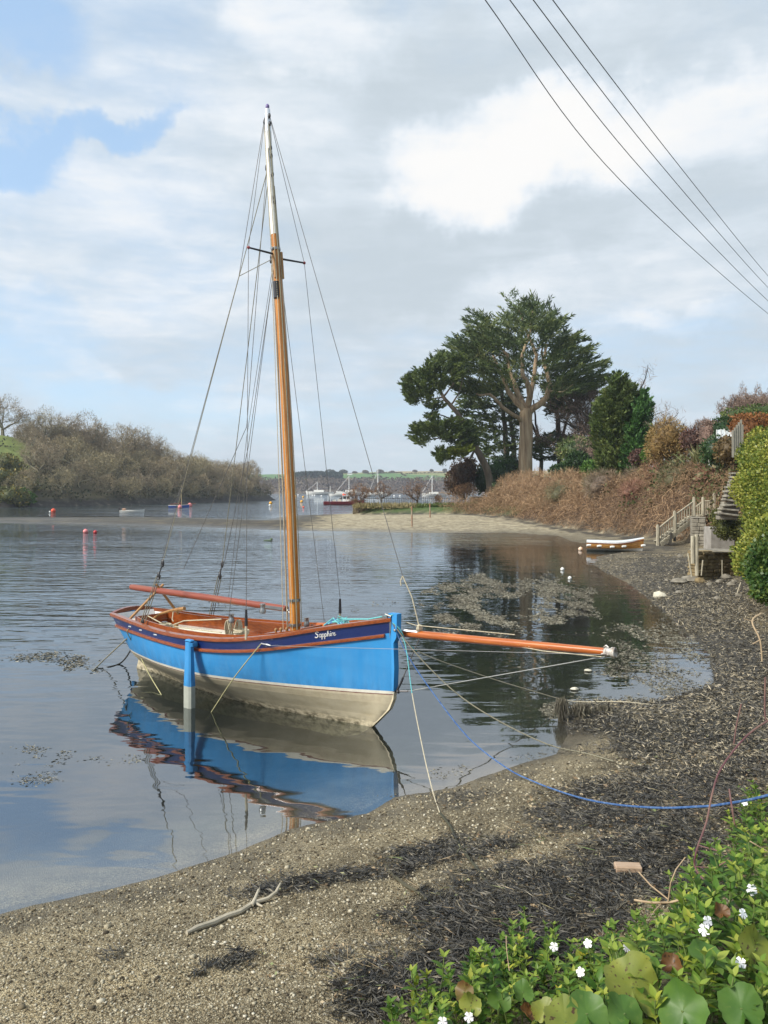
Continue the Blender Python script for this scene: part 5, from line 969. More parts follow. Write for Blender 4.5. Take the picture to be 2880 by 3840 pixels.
# gold ivy hedge on the right edge
ells = []
for px, py, d, rx, rz in ((2860, 1655, 29, .5, .45), (2850, 1740, 29, .6, .55), (2830, 1840, 28, .65, .62), (2900, 1850, 27, .9, .9), (2868, 1945, 27, .6, .5), (2882, 2015, 25, .6, .5), (2845, 2080, 24, .6, .5), (2815, 2130, 23.5, .4, .28), (2900, 2100, 22.5, .8, .65), (2930, 1720, 28, 1.0, .9), (2950, 1950, 25, 1, 1.2), (2960, 1800, 26, 1.1, 1.3), (2970, 2060, 22, 1, .9), (2790, 1700, 30.5, .25, .3), (2785, 1800, 29, .22, .2)):
    ells.append((*at(px, py, d)[:], rx, rx*1.3, rz))
r = shrub('ivy_hedge', ells, 52000, .088, .064, IVY, 'tall yellow-green ivy hedge filling the right edge', 'hedge', corek=.74, shell=(.74, 1.24), stems=False)
ells = [(*at(px, py, d)[:], rx, rx*1.2, rz) for px, py, d, rx, rz in ((2862, 2130, 21.5, .4, .3), (2905, 2110, 20.5, .5, .55), (2890, 2185, 20, .35, .3), (2845, 2170, 20.5, .22, .2), (2835, 2115, 21.5, .2, .22), (2870, 2225, 19.5, .25, .18))]; shrub('ivy_hedge', ells, 6500, .1, .075, ML('deep_ivy', [(0, (.02, .055, .014)), (.5, (.06, .115, .026)), (1, (.2, .24, .05))], rough=.4), 'darker green ivy hanging at the foot of the gold hedge', 'hedge', shell=(.7, 1.35), corek=.6, stems=False)
p = at(2730, 1975, 38); shrub('ivy_clump', [(p.x, 38, p.z, .7, .6, .6), (p.x-.2, 38.5, p.z+.4, .4, .5, .4), (p.x+.5, 37.5, p.z-.2, .5, .5, .5)], 2400, .11, .08, ML('olive_ivy', [(0, (.03, .045, .014)), (.6, (.1, .11, .03)), (1, (.2, .19, .06))]), 'olive ivy clump between the landing and the stone steps', 'ivy', stems=False)
# stone steps up the bank
STONE = M('rubble_stone', [(.25, (.08, .07, .055)), (.5, (.22, .2, .16)), (.75, (.4, .37, .3))], scale=2.4, detail=9, rough=.9, bump=.6)
m_ = MB()
for k in range(10):
    a = at(2732+k*5.5, 1925-k*17, 37+k*.45); m_.box(a+Vector((0, .2, -.05)), (.9+rnd.uniform(-.15, .1), .5, .09), Quaternion((0, 1, 0), rnd.uniform(-.05, .16)), bev=.02); m_.box(a+Vector((.05, .35, -.2)), (.85, .4, .2), bev=.02)
thing('stone_steps', m_, STONE, 'steep flight of thin stone slab steps climbing the bank beside the ivy', 'steps', smooth=False)
# wooden stairs
st0 = at(2470, 2040, 45.8); TIM = M('weathered_timber', [(.3, (.26, .23, .17)), (.55, (.44, .4, .3)), (.8, (.56, .52, .41))], scale=3, stretch=(3, 3, .8), detail=7, rough=.85, bump=.3)
SB, ST_ = at(2468, 2030, 45.8), at(2604, 1930, 46.6); SL = at(2690, 1925, 46.4)
stairs = empty('wooden_stairs', (st0.x, 45.8, hgt(st0.x, 45.8)), 0, 'weathered timber staircase with balustrade leading down to the beach', 'staircase')
def sl(v): return Vector(v)-stairs.location
def part(m_, name, mat=TIM, smooth=False):
    m_.v = [tuple(Vector(v)-Vector(stairs.location)) for v in m_.v]; return m_.build(name, mat, stairs, smooth)
posts = [(2466, 1972, 2052, 45.8), (2530, 1920, 2000, 46.2), (2602, 1868, 1936, 46.6), (2636, 1868, 1936, 46.5), (2678, 1853, 1925, 46.4)]
for px, t_, b_, d in posts:
    a, c = at(px, b_, d), at(px, t_, d); m_ = MB(); m_.bar(a, c, .14, .14, up=(0, 1, 0), bev=.02); m_.lathe([(.06, 0), (.085, .03), (.05, .07)], c, (0, 0, 1), 8); part(m_, 'newel_post')
for (p0, p1, k) in ((0, 1, 7), (1, 2, 7), (2, 3, 4), (3, 4, 6)):
    a0, a1 = posts[p0], posts[p1]; up_ = -2 if p1 == 3 else 0
    ta, tb = at(a0[0], a0[1]+12, a0[3]), at(a1[0], a1[1]+(12 if p0 < 2 else 14), a1[3])
    if p0 == 2: ta = at(2602, 1905, 46.6); tb = at(2636, 1880, 46.5)
    if p0 == 3: ta = at(2636, 1878, 46.5); tb = at(2678, 1878, 46.4)
    la, lb = ta-Vector((0, 0, .78 if p0 != 2 else .45)), tb-Vector((0, 0, .78)); m_ = MB(); m_.bar(ta, tb, .07, .07, bev=.01); part(m_, 'handrail'); m_ = MB(); m_.bar(la, lb, .06, .06); part(m_, 'base_rail')
    for i in range(k):
        f = (i+.7)/(k+.4); m_ = MB(); m_.bar(ta.lerp(tb, f), la.lerp(lb, f), .045, .045, up=(0, 1, 0)); part(m_, 'baluster')
m_ = MB(); m_.bar(at(2690, 1868, 46.4), at(2704, 1835, 47.5), .06, .06); m_.bar(at(2678, 1878, 46.4), at(2690, 1865, 46.6), .06, .06); part(m_, 'handrail')
for dy in (0, 1.0): m_ = MB(); m_.bar(at(2478, 2042, 45.8)+Vector((0, dy, 0)), at(2598, 1952, 46.6)+Vector((0, dy, 0)), .05, .3, bev=.01); part(m_, 'stringer')
for k in range(9):
    p = at(2482, 2030, 45.8).lerp(at(2598, 1944, 46.6), k/8); m_ = MB(); m_.box(p+Vector((0, .5, 0)), (.26, 1.0, .04)); part(m_, 'tread')
m_ = MB(); m_.box(at(2640, 1938, 46.9)+Vector((0, .2, 0)), (1.5, 1.1, .07)); part(m_, 'landing')
m_ = MB(); m_.bar(at(2517, 1998, 46.0), at(2512, 2040, 46.0), .14, .14, up=(0, 1, 0)); m_.bar(at(2530, 2000, 46.2), at(2530, 2030, 46.2), .12, .12, up=(0, 1, 0)); part(m_, 'support_post', M('weedy_post', (.06, .055, .045), rough=.95, bump=.5))
# masonry
def stone_block_wall(c0, c1, z0, z1, thick, course, label, name, mat=STONE, cat_='wall'):
    m_ = MB(); L_ = (c1-c0); ln = L_.length; dx = L_.normalized(); q = Vector((1, 0, 0)).rotation_difference(dx); z = z0; back = Vector((-dx.y, dx.x, 0))
    m_.box((c0+c1)/2+back*thick/2+Vector((0, 0, (z0+z1)/2-c0.z-.03)), (ln*.96, thick*.85, z1-z0-.08), q)
    while z < z1-.02:
        h = min(course*rnd.uniform(.7, 1.3), z1-z); s = 0
        while s < ln-.02:
            w_ = min(course*rnd.uniform(1.2, 2.6), ln-s); m_.box(c0+dx*(s+w_/2)+back*(thick/2)+Vector((0, 0, z+h/2-c0.z))+back*rnd.uniform(-.03, .02), (w_-.02, thick, h-.015), q, bev=.02); s += w_
        z += h
    return thing(name, m_, mat, label, cat_, smooth=False)
a, c = at(2594, 2040, 45.2), at(2648, 2040, 45.0); stone_block_wall(a, c, hgt(a.x, 45.2)-.2, at(0, 1940, 45.2).z, 1.0, .2, 'pale rubble stone pier carrying the landing of the wooden stairs', 'stone_pier', cat_='pier')
CONC = M('grey_concrete', [(.3, (.2, .185, .165)), (.7, (.36, .34, .31))], scale=2.2, detail=8, rough=.9, bump=.2)
m_ = MB(); a = at(2712, 2020, 40); m_.box(Vector((a.x, 40.5, a.z)), (1.25, .8, 1.15), Quaternion((0, 0, 1), .05), bev=.03); thing('concrete_block', m_, CONC, 'grey rendered concrete block beside the stone pier', 'block', smooth=False)
BRK = M('mossy_brick', [(.3, (.1, .075, .035)), (.5, (.22, .165, .085)), (.75, (.36, .3, .18))], scale=3, detail=8, rough=.95, bump=.5)
a, c = at(2618, 2145, 27.6), at(2768, 2140, 28.4); stone_block_wall(a, c, hgt(a.x, 27.6)-.1, at(0, 2066, 27.6).z, .5, .12, 'low brown quay wall of mossy stone courses below the concrete block', 'quay_wall', BRK)
m_ = MB(); m_.box((a+c)/2+Vector((.06, .45, .69)), (1.38, 1.2, .07), bev=.03); thing('quay_slab', m_, STONE, 'pale flat stone capping lying on the low quay wall', 'slab', smooth=False)
for k, (px, t_, b_, px2, w_, lab) in enumerate(((2598, 2010, 2105, 2597, .13, 'grey timber pile left of the quay wall'), (2612, 2005, 2150, 2613, .12, 'taller dark timber pile at the corner of the quay wall'), (2580, 2075, 2155, 2594, .05, 'thin leaning stake in front of the piles'), (2636, 2100, 2150, 2630, .05, 'short stake against the quay wall'), (2708, 2100, 2150, 2708, .03, 'thin rod standing by the right end of the quay wall'))):
    m_ = MB(); m_.tube([at(px2, b_+8, 27.3), at(px, t_, 27.3)], [w_*.55, w_*.5], 7); thing('timber_stake', m_, TIM, lab, 'post', smooth=False)
def rock(px, py, r_, label=None, group=None, mat=STONE, sq=(1, .8, .6)):
    p = og(px, py, 0); m_ = MB(); m_.ball(p+Vector((0, 0, r_*.25)), r_, 9, sq=sq, jit=.16); return thing('rock', m_, mat, label or 'grey rock half sunk in the dark weed near the quay wall', 'rock', group or 'rocks by the quay')
for px, py, r_ in ((2745, 2130, .22), (2700, 2190, .16), (2722, 2175, .2), (2742, 2200, .16), (2660, 2200, .12), (2755, 2185, .12), (2690, 2250, .12), (2500, 2180, .1), (2770, 2240, .12), (2640, 2230, .09), (2840, 2240, .09), (2560, 2225, .09), (2550, 2090, .16), (2545, 2110, .13)): rock(px, py, r_)
rock(2590, 2185, .34, 'large pale tan rock on the weedy beach in front of the quay', sq=(1.1, .8, .5)); rock(2545, 2190, .3, 'flat grey-green rock left of the large tan one', sq=(1.1, .8, .45)); rock(2475, 2243, .2, 'white triangular stone on the weed at the edge of the pool', mat=M('white_stone', (.55, .52, .42), rough=.9), sq=(1.2, .7, .7)); rock(2548, 2230, .13, 'small pale stone between the white triangular stone and the large tan rock'); rock(2625, 2185, .2, 'dark round rock touching the large tan rock', mat=BRK); rock(2553, 2020, .3, 'pale boulder lying under the wooden stairs', sq=(1.4, .8, .6)); rock(2775, 2030, .42, 'pale boulder at the right of the concrete block', sq=(.9, .8, 1))
# ------------------------------------------------------------------ spit: bank, railing, bushes, poles
SW0, SW1 = at(1322, 1925, 103), at(1560, 1915, 101)
m_ = MB(); q = Vector((1, 0, 0)).rotation_difference((SW1-SW0).normalized())
stone_block_wall(Vector((SW0.x, 103, .2)), Vector((SW1.x, 101, .2)), .0, 1.55, .7, .4, 'low weedy stone wall at the tip of the sand spit', 'sea_wall', M('weedy_wall', [(.3, (.06, .05, .03)), (.6, (.15, .12, .07)), (.8, (.22, .2, .12))], scale=2, detail=8, rough=.95, bump=.4))
g = np.random.default_rng(51); n = 9000; t = g.random(n); px = 1330+(1990-1330)*t; d = 100-6*t+g.uniform(-.8, 4, n)-np.where(px > 1700, 3, 0); x = (px-1440)/F*d; z = hgt(0, 0)*0+height(x, d)[0]; z = np.where(px < 1565, np.maximum(z, 1.1), z); P = np.stack([x, d, z], 1)
V, Fc, tn = leaves(P, unit(g.normal(size=(n, 3))*.6+[0, -.2, .9]), g.uniform(.25, .7, n)*np.where(px < 1560, 1.2, 1), .1, np.clip(vnoise(P[:, 0], P[:, 1], 3, 2)*1.1-.2+g.random(n)*.3+np.where(px < 1560, .5, 0), 0, 1))
tag(npmesh('bank_grass', V, Fc, GRASSB, tn), 'rough green and straw grass along the top of the sandy beach', 'grass', kind='stuff')
for k, (px, d, top, r_, lab) in enumerate(((1345, 101, 1805, .95, 'dense reddish-brown bush on the seaward end of the stone wall'), (1430, 103, 1800, .85, 'bare bush with sparse twigs in front of the railing, second from the seaward end'), (1565, 102, 1785, 1.1, 'wide bare bush with dark trunk in the middle of the railing'), (1645, 101, 1850, .6, 'small low bare bush between the wide bush and the ivy-stemmed one'), (1745, 99, 1800, 1.0, 'thick-stemmed brown bush left of the lime green mesh panel'))):
    p = at(px, top, d); zb_ = hgt(p.x, d)+(0.6 if px < 1560 else 0); hh = max(p.z-zb_, 1.3); t_ = bare_proto('bare_bush', hh, r_*1.2, 900+k, DARKBARK, ML('bush_twigs_%d' % k, [(0, (.09, .045, .02)), (.6, (.2, .1, .045)), (1, (.27, .17, .09))], trans=0), 2600 if k in (0, 4) else 1500, tw=.045, low=.2, limb_n=7); t_.location = (p.x, d, zb_); tag(t_, lab, 'bush')
rl = empty('railing', (0, 104.5, 1.6), 0, 'thin iron railing along the top of the spit between the bare bushes', 'railing')
m_ = MB()
for k in range(52):
    px = 1365+k*7; a = at(px, 1893, 104.5-.01*k); m_.bar(a-Vector((0, 104.5, 1.6)), a+Vector((0, 0, .98))-Vector((0, 104.5, 1.6)), .045, .045, up=(0, 1, 0))
m_.build('bars', DARKMETAL, rl); m_ = MB()
for dz in (.85,): m_.bar(at(1362, 1893, 104.5)+Vector((0, -104.5, dz-1.6)), at(1725, 1893, 104)+Vector((0, -104.5, dz-1.6)), .05, .05)
m_.build('top_rail', DARKMETAL, rl)
mp_fence = empty('mesh_panel', (0, 96, 0), 0, 'lime green slatted garden panel standing at the top of the sandy beach', 'fence panel'); LIME = M('lime_panel', [(.3, (.16, .19, .03)), (.7, (.27, .28, .06))], scale=2, rough=.8)
m_ = MB()
for k in range(20): px = 1779+k*4.5; m_.bar(at(px, 1912, 96)-Vector((0, 96, 0)), at(px, 1876+2*math.sin(k), 96)-Vector((0, 96, 0)), .09, .03, up=(0, 1, 0))
m_.build('slats', LIME, mp_fence); m_ = MB(); m_.bar(at(1776, 1882, 96.05)-Vector((0, 96, 0)), at(1868, 1882, 96.05)-Vector((0, 96, 0)), .04, .08); m_.bar(at(1776, 1904, 96.05)-Vector((0, 96, 0)), at(1868, 1904, 96.05)-Vector((0, 96, 0)), .04, .08); m_.build('rails', LIME, mp_fence)
a, c = at(1768, 1872, 106), at(1850, 1862, 108); stone_block_wall(Vector((a.x, 106, a.z)), Vector((c.x, 108, a.z)), a.z-.8, a.z+.35, .5, .3, 'pale dry stone wall behind the lime green panel', 'garden_wall')
for k, (px, t_, b_) in enumerate(((1545, 1900, 1968), (1613, 1888, 1946))):
    d = (H-hgt((px-1440)/F*75, 75))*F/(b_-HZ); a = at(px, b_, d); m_ = MB(); m_.tube([a-Vector((0, 0, .2)), at(px-1, t_, d)], .07, 7); thing('beach_pole', m_, M('rusty_pole_%d' % k, [(.4, (.3, .25, .18)), (.6, (.26, .09, .04))], scale=1.2, rough=.9), ['shorter rusty pole standing on the sandy beach', 'taller rust-red pole standing higher up the sandy beach'][k], 'pole')
for k, (px, py, d, r_) in enumerate(((2060, 1828, 88, .3), (1965, 1902, 90, .22))): p = at(px, py, d); m_ = MB(); m_.ball(p, r_, 8, sq=(1.2, .8, .8), jit=.2); thing('white_float', m_, WHITE, ['white plastic lump caught high in the brown hedge', 'white plastic lump lying at the foot of the clipped green hedge'][k], 'float')
# ------------------------------------------------------------------ dinghy on the weed
hgD = 42.5; dA, dB = gz(2203, 2066), gz(2412, 2070); dng = empty('dinghy', ((dA.x+dB.x)/2, dA.y-.1, -.02), math.atan2(dB.y-dA.y, dB.x-dA.x), 'small clinker dinghy with white cover lying on the weed below the stairs', 'dinghy')
Ld = (dB-dA).length; nst = 15
def dsec(i, k, off=0):
    t = i/(nst-1); s = -Ld/2*.98+Ld*t; bm = .62*max(.02, (1-max(0, (t-.45)/.56)**2.2))*(.78+.22*min(1, t/.4)); zt = .5+.17*max(0, t-.5)**1.6*4+.05*(1-t); zk = .0
    a = k/8; b_ = bm*math.sin(min(1, a*1.05)*math.pi/2)**.62 if a > 0 else 0; return s+(.10*a if t > .98 else 0), b_+off, zk+(zt-zk)*a**1.15
m_ = MB()
for side in (1, -1):
    for k in range(8):
        r2 = [[Vector((dsec(i, kk)[0], side*(dsec(i, kk)[1]+(.018 if kk == k and k > 2 else 0)), dsec(i, kk)[2])) for i in range(nst)] for kk in (k, k+1)]
        m_.rows(r2 if side == -1 else r2[::-1], mi=1 if k < 3 else 0)
m_.rows([[Vector((dsec(0, k)[0], sd_*dsec(0, k)[1], dsec(0, k)[2])) for k in range(9)] for sd_ in (1, -1)], mi=0)
m_.build('hull', [M('clinker_varnish', [(.3, (.34, .14, .03)), (.7, (.62, .32, .085))], scale=3, stretch=(.5, 4, 8), rough=.35, coat=.3), WHITE], dng, smooth=True)
m_ = MB(); m_.rows([[Vector((dsec(i, 8)[0], dsec(i, 8)[1]*f, dsec(i, 8)[2]+.07*(1-f*f))) for i in range(nst)] for f in (-1.02, -.6, 0, .6, 1.02)]); 
for side in (1, -1): m_.rows([[Vector((dsec(i, 8)[0], side*dsec(i, 8)[1]*1.03, dsec(i, 8)[2]+dz)) for i in range(nst)] for dz in (.01, -.07)])
m_.build('cover', M('pale_cover', (.62, .66, .68), rough=.6), dng, smooth=True)
m_ = MB(); m_.tube([Vector((dsec(i, 8)[0], -dsec(i, 8)[1]*1.04, dsec(i, 8)[2]-.075)) for i in range(nst)], .02, 5); m_.tube([Vector((dsec(i, 8)[0], dsec(i, 8)[1]*1.04, dsec(i, 8)[2]-.075)) for i in range(nst)], .02, 5); m_.build('rubbing_strake', DARKBARK and VARN2, dng)
for k, (px, py) in enumerate(((2208, 2045), (2247, 2048), (2296, 2051), (2340, 2049), (2412, 2046))):
    p = at(px, py, dA.y-.72 if k < 4 else dB.y-.1); m_ = MB(); q = Vector((1, 0, 0)); m_.lathe([(.0, -.13), (.055, -.11), (.07, 0), (.055, .11), (.0, .13)], p, (1, .1, .05), 10); thing('boat_fender', m_, WHITE, ['white fender on the dinghy side nearest its stern', 'second white fender from the dinghy stern', 'white fender at the middle of the dinghy side', 'white fender between the dinghy middle and bow', 'white fender hanging at the dinghy bow'][k], 'fender', 'fenders along the dinghy')
def buoy(px, py, r_, mat, label, z=0, ball=1.0, group='mooring buoys'):
    p = gz(px, py+0, 0); m_ = MB(); m_.ball(p+Vector((0, 0, r_*.55)), r_, 12, sq=(1, 1, .92)); m_.tube([p+Vector((0, 0, r_*1.4)), p+Vector((0, 0, r_*1.62))], r_*.16, 6); return thing('mooring_buoy', m_, mat, label, 'buoy', group)
PALEB = M('cream_plastic', (.72, .55, .42), rough=.5)
buoy(2177, 2064, .13, PALEB, 'round cream-pink buoy floating just left of the dinghy'); buoy(2109, 2139, .085, WHITE, 'white float on the pool below and left of the dinghy'); buoy(2137, 2172, .075, WHITE, 'white-topped float beside the grey weed, nearest below the dinghy')
buoy(200, 1920, .36, M('orange_buoy', (.75, .09, .035), rough=.45), 'big orange buoy near the far bank at the left'); buoy(187, 1921, .14, WHITE, 'tiny white float touching the big orange buoy'); buoy(321, 1998, .2, PINK, 'pale pink buoy with white top, left of the small red one in the near creek'); buoy(357, 1999, .15, RED, 'small red buoy close to the pale pink one in the near creek')
buoy(674, 1906, .42, PINK, 'pink buoy in front of the small blue boat'); buoy(712, 1900, .5, PINK, 'larger pink buoy just right of the small blue boat'); buoy(1015, 1890, .4, YELLOW, 'yellow buoy on the open water left of the mast'); buoy(1012, 1897, .25, WHITE, 'small white float under the yellow buoy left of the mast'); buoy(1131, 1884, .4, YELLOW, 'yellow buoy just right of the mast'); buoy(1138, 1904, .2, ORANGE, 'small orange float nearest the sandy spit, right of the mast')
for k, (px, py) in enumerate(((1109, 1863), (1118, 1858), (1137, 1866), (1168, 1856), (1172, 1860), (1180, 1860), (1206, 1863), (1478, 1862), (1500, 1862))): buoy(px, py, .5, YELLOW if k in (0, 2) else WHITE, ['far yellow buoy immediately right of the mast', 'white far float above the yellow ones right of the mast', 'second far yellow buoy right of the mast', 'leftmost white float under the left white yacht', 'white float under the bow of the left white yacht', 'round white float under the middle of the left white yacht', 'white float between left white yacht and motor cruiser', 'white float seen through the railing, left one', 'white float seen through the railing, right one'][k], group='far mooring buoys')
m_ = MB(); p = gz(1006, 2028); m_.ball(p+Vector((0, 0, .03)), .12, 8, sq=(2.4, .7, .4), jit=.15); m_.ball(p+Vector((.2, 0, .1)), .09, 8); thing('driftwood', m_, M('green_float', (.12, .17, .1), rough=.8), 'small dark drifting log with a green knob left of the mast', 'driftwood')
for k, (px, py) in enumerate(((2205, 2518), (2155, 2588))):
    p = gz(px, py); m_ = MB(); m_.ball(p+Vector((0, 0, .02)), .06, 8, sq=(1.2, .9, .5), jit=.12); thing('shell_stone', m_, M('white_shell_%d' % k, (.6, .57, .46), rough=.8), ['white stone just under the tip of the bowsprit', 'white stone in the pool left of the weed-hung posts'][k], 'stone')
# ------------------------------------------------------------------ boats farther out
def hullmesh(Lh, beam, free, sheer=.25, mats=(WHITE, DARKMETAL), boot=.12, tr=.75):
    m_ = MB(); ns = 13
    def pt(i, k, side):
        t = i/(ns-1); bm = beam/2*(1-max(0, (t-.4)/.6)**2.3)*(tr+(1-tr)*min(1, t/.35)); zt = free*(1+sheer*max(0, (t-.45)/.55)**1.7); a = (0, .12, .45, .8, 1)[k]
        return Vector((-Lh/2+Lh*t*(1 if k == 4 else .97+.03*a), side*bm*(0 if k == 0 else (.55, .8, .94, 1)[k-1]), -.25+(zt+.25)*a))
    for side in (1, -1):
        for k in range(4):
            r2 = [[pt(i, kk, side) for i in range(ns)] for kk in (k, k+1)]; m_.rows(r2 if side < 0 else r2[::-1], mi=1 if k == 0 else 0)
    m_.rows([[pt(0, k, sd_) for k in range(5)] for sd_ in (1, -1)], mi=0); m_.rows([[pt(i, 4, sd_)+Vector((0, 0, -.12)) for i in range(ns)] for sd_ in (1, 0, -1)], mi=2)
    return m_, pt
def yacht(px, py, Lh, mast_px, rz, label, name='yacht', d=None, mast_top=None):
    p = gz(px, py); d = p.y; root = empty(name, (p.x, d, 0), rz, label, 'yacht', 'white yachts on moorings')
    m_, pt = hullmesh(Lh, Lh*.3, Lh*.11); m_.build('hull', [WHITE, M('yacht_boot', (.2, .2, .22)), CREAM], root, smooth=True); m_ = MB(); m_.box((Lh*.02, 0, Lh*.145), (Lh*.36, Lh*.17, Lh*.07), bev=.08); m_.build('cabin', WHITE, root); m_ = MB(); m_.box((Lh*.02, -Lh*.087, Lh*.15), (Lh*.26, .03, Lh*.022)); m_.build('window', GLASSD, root)
    mh = (HZ-mast_top)/F*d+H; m_ = MB(); m_.tube([(Lh*.08, 0, Lh*.1), (Lh*.08, 0, mh)], [.26, .2], 6); m_.build('mast', WHITE, root)
    m_ = MB(); m_.tube([(Lh*.06, 0, Lh*.24), (-Lh*.3, 0, Lh*.23)], .18, 6); m_.build('boom', M('sail_cover_%s' % px, (.05, .06, .1)), root)
    m_ = MB(); m_.tube([(Lh*.08, 0, mh*.97), (Lh*.49, 0, Lh*.13)], .12, 4); m_.build('forestay', M('grey_stay_%s' % px, (.5, .5, .5)), root); m_ = MB(); m_.tube([(Lh*.08, 0, mh*.97), (-Lh*.48, 0, Lh*.11)], .035, 4); m_.build('backstay', STEEL, root)
    return root
yacht(1198, 1856, 19, 0, R(178), 'white yacht at left on the far moorings, with a shorter second mast', mast_top=1807)
root = bpy.data.objects['yacht']; m_ = MB(); m_.tube([(-7.4, 0, 1.8), (-7.4, 0, (HZ-1823)/F*root.location.y+H)], [.22, .18], 6); m_.build('mizzen_mast', WHITE, root)
yacht(1318, 1858, 19, 0, R(183), 'white yacht with the tallest mast and furled foresail, behind the red boat', mast_top=1784)
yacht(1424, 1860, 13, 0, R(170), 'white yacht half hidden by bare bushes, mast above the second bush', mast_top=1760); yacht(1628, 1862, 13, 0, R(186), 'rightmost white yacht, its mast standing right of the wide bare bush', mast_top=1783)
p = gz(1268, 1861); mc = empty('motor_cruiser', (p.x, p.y, 0), R(180), 'white motor cruiser with flybridge on the far moorings', 'motor boat'); m_, pt = hullmesh(10.5, 3.4, 1.1, .35); m_.build('hull', [WHITE, DARKMETAL, CREAM], mc, smooth=True)
m_ = MB(); m_.prism([(-3.6, -1.3, 1.0), (2.2, -1.3, 1.1), (.6, -1.15, 2.1), (-3.2, -1.2, 2.1)], (0, 2.6, 0)); m_.build('cabin', WHITE, mc); m_ = MB(); m_.prism([(-2.2, -1.33, 1.5), (1.1, -1.33, 1.55), (.5, -1.26, 1.95), (-2.2, -1.28, 1.95)], (0, .05, 0)); m_.build('window', GLASSD, mc); m_ = MB(); m_.prism([(-3.1, -1, 2.12), (-.4, -1, 2.12), (-.9, -.9, 2.7), (-3.0, -.95, 2.4)], (0, 2, 0)); m_.bar((-2.6, 0, 2.4), (-3.1, 0, 3.3), .8, .12); m_.build('flybridge', WHITE, mc)
p = gz(1390, 1862); mc = empty('motor_cruiser', (p.x, p.y, 0), R(10), 'white motor cruiser seen behind the bare bushes on the spit', 'motor boat'); m_, pt = hullmesh(9, 3, 1.1, .3); m_.build('hull', [WHITE, DARKMETAL, CREAM], mc, smooth=True); m_ = MB(); m_.prism([(-2.6, -1.2, 1.0), (2, -1.2, 1.1), (.6, -1.05, 2.2), (-2.4, -1.1, 2.2)], (0, 2.4, 0)); m_.build('cabin', WHITE, mc)
p = gz(1290, 1893); fb = empty('fishing_boat', (p.x, p.y, 0), R(3), 'red open fishing boat with small white wheelhouse moored beside the spit', 'fishing boat'); m_, pt = hullmesh(9.2, 2.9, .75, .55, tr=.85); m_.build('hull', [M('fishing_red', (.36, .022, .035), rough=.45), M('fishing_boot', (.05, .045, .05)), M('deck_grey', (.45, .45, .42))], fb, smooth=True)
m_ = MB(); m_.box((.55, 0, .95), (1.7, 1.6, .7), bev=.04)
for sx1 in (-.25, .55, 1.35):
    for sy in (-.75, .75): m_.box((sx1, sy, 1.6), (.12, .1, .7))
m_.box((.5, 0, 2.0), (2.0, 1.8, .1), bev=.04); m_.build('wheelhouse', WHITE, fb); m_ = MB(); m_.box((.55, 0, 1.6), (1.55, 1.42, .66)); m_.build('window', GLASSD, fb)
m_ = MB(); m_.tube([(-3.6, -.6, .7), (-3.6, -.6, 2.1), (-3.6, .6, 2.1), (-3.6, .6, .7)], .06, 6); m_.tube([(-3.0, -.6, .7), (-3.0, -.6, 1.9)], .05, 5); m_.build('stern_gantry', SILVER, fb); m_ = MB(); m_.box((-2.2, .0, .95), (.7, .6, .4), bev=.03); m_.box((-1.0, -.3, .95), (.8, .7, .5), bev=.03); m_.build('deck_box', M('cream_box', (.55, .52, .45)), fb)
m_ = MB(); m_.ball((-.65, 0, 1.5), .35, 8); m_.ball((-.9, .3, 1.2), .3, 8); m_.build('dark_gear', DARKMETAL, fb); m_ = MB(); m_.ball((-.1, 0, 2.3), .28, 8); m_.ball((.3, .2, 2.25), .2, 8); m_.build('orange_float', ORANGE, fb)
m_ = MB(); m_.rows([[pt(i, 4, sd_)+Vector((0, sd_*.03, .03)) for i in range(13)] for sd_ in (-1,)]+[[pt(i, 4, -1)+Vector((0, -.03, -.1)) for i in range(13)]]); m_.build('gunwale', M('gunwale_red', (.2, .02, .03)), fb)
p = gz(672, 1903); sb = empty('small_sailing_boat', (p.x, p.y, 0), R(4), 'small distant blue open boat with one mast, moored under the wooded slope', 'sailing boat'); m_, pt = hullmesh(3.9, 1.4, .42, .4); m_.build('hull', [M('mid_blue', (.03, .1, .42)), WHITE, VARN], sb, smooth=True)
m_ = MB(); m_.tube([(.45, 0, .2), (.4, 0, 4.1)], [.06, .04], 6); m_.build('mast', M('pale_spar', (.5, .38, .2)), sb); m_ = MB(); m_.tube([(.4, 0, .8), (-1.7, 0, .62)], .06, 6); m_.tube([(.4, 0, .95), (-1.5, .1, .5)], .05, 6); m_.build('boom', VARN2, sb); m_ = MB(); m_.tube([(1.2, 0, .55), (3.1, 0, .75)], .045, 6); m_.build('bowsprit', VARN2, sb)
m_ = MB(); m_.tube([(.42, 0, 3.9), (-1.85, 0, .5)], .018, 4); m_.tube([(.42, 0, 3.9), (-.9, -.6, .5)], .018, 4); m_.tube([(.42, 0, 3.5), (-.8, .2, .6)], .018, 4); m_.build('stay', WIRE, sb); m_ = MB(); m_.rows([[pt(i, 4, -1)+Vector((0, -.02, dz)) for i in range(13)] for dz in (.03, -.05)]); m_.build('rail', WHITE, sb)
p = gz(497, 1923); sk_ = empty('skiff', (p.x, p.y, 0), R(2), 'small white skiff with black outboard motor near the far bank', 'skiff'); m_, pt = hullmesh(3.5, 1.4, .36, .45); m_.build('hull', [WHITE, DARKMETAL, CREAM], sk_, smooth=True); m_ = MB(); m_.box((-1.85, 0, .55), (.26, .3, .4), bev=.05); m_.box((-1.9, 0, .15), (.12, .12, .7)); m_.build('outboard', BLACK, sk_); m_ = MB(); m_.box((-1.2, 0, .5), (.5, .5, .35), bev=.08); m_.build('fuel_bag', M('buff_bag', (.35, .22, .15)), sk_)
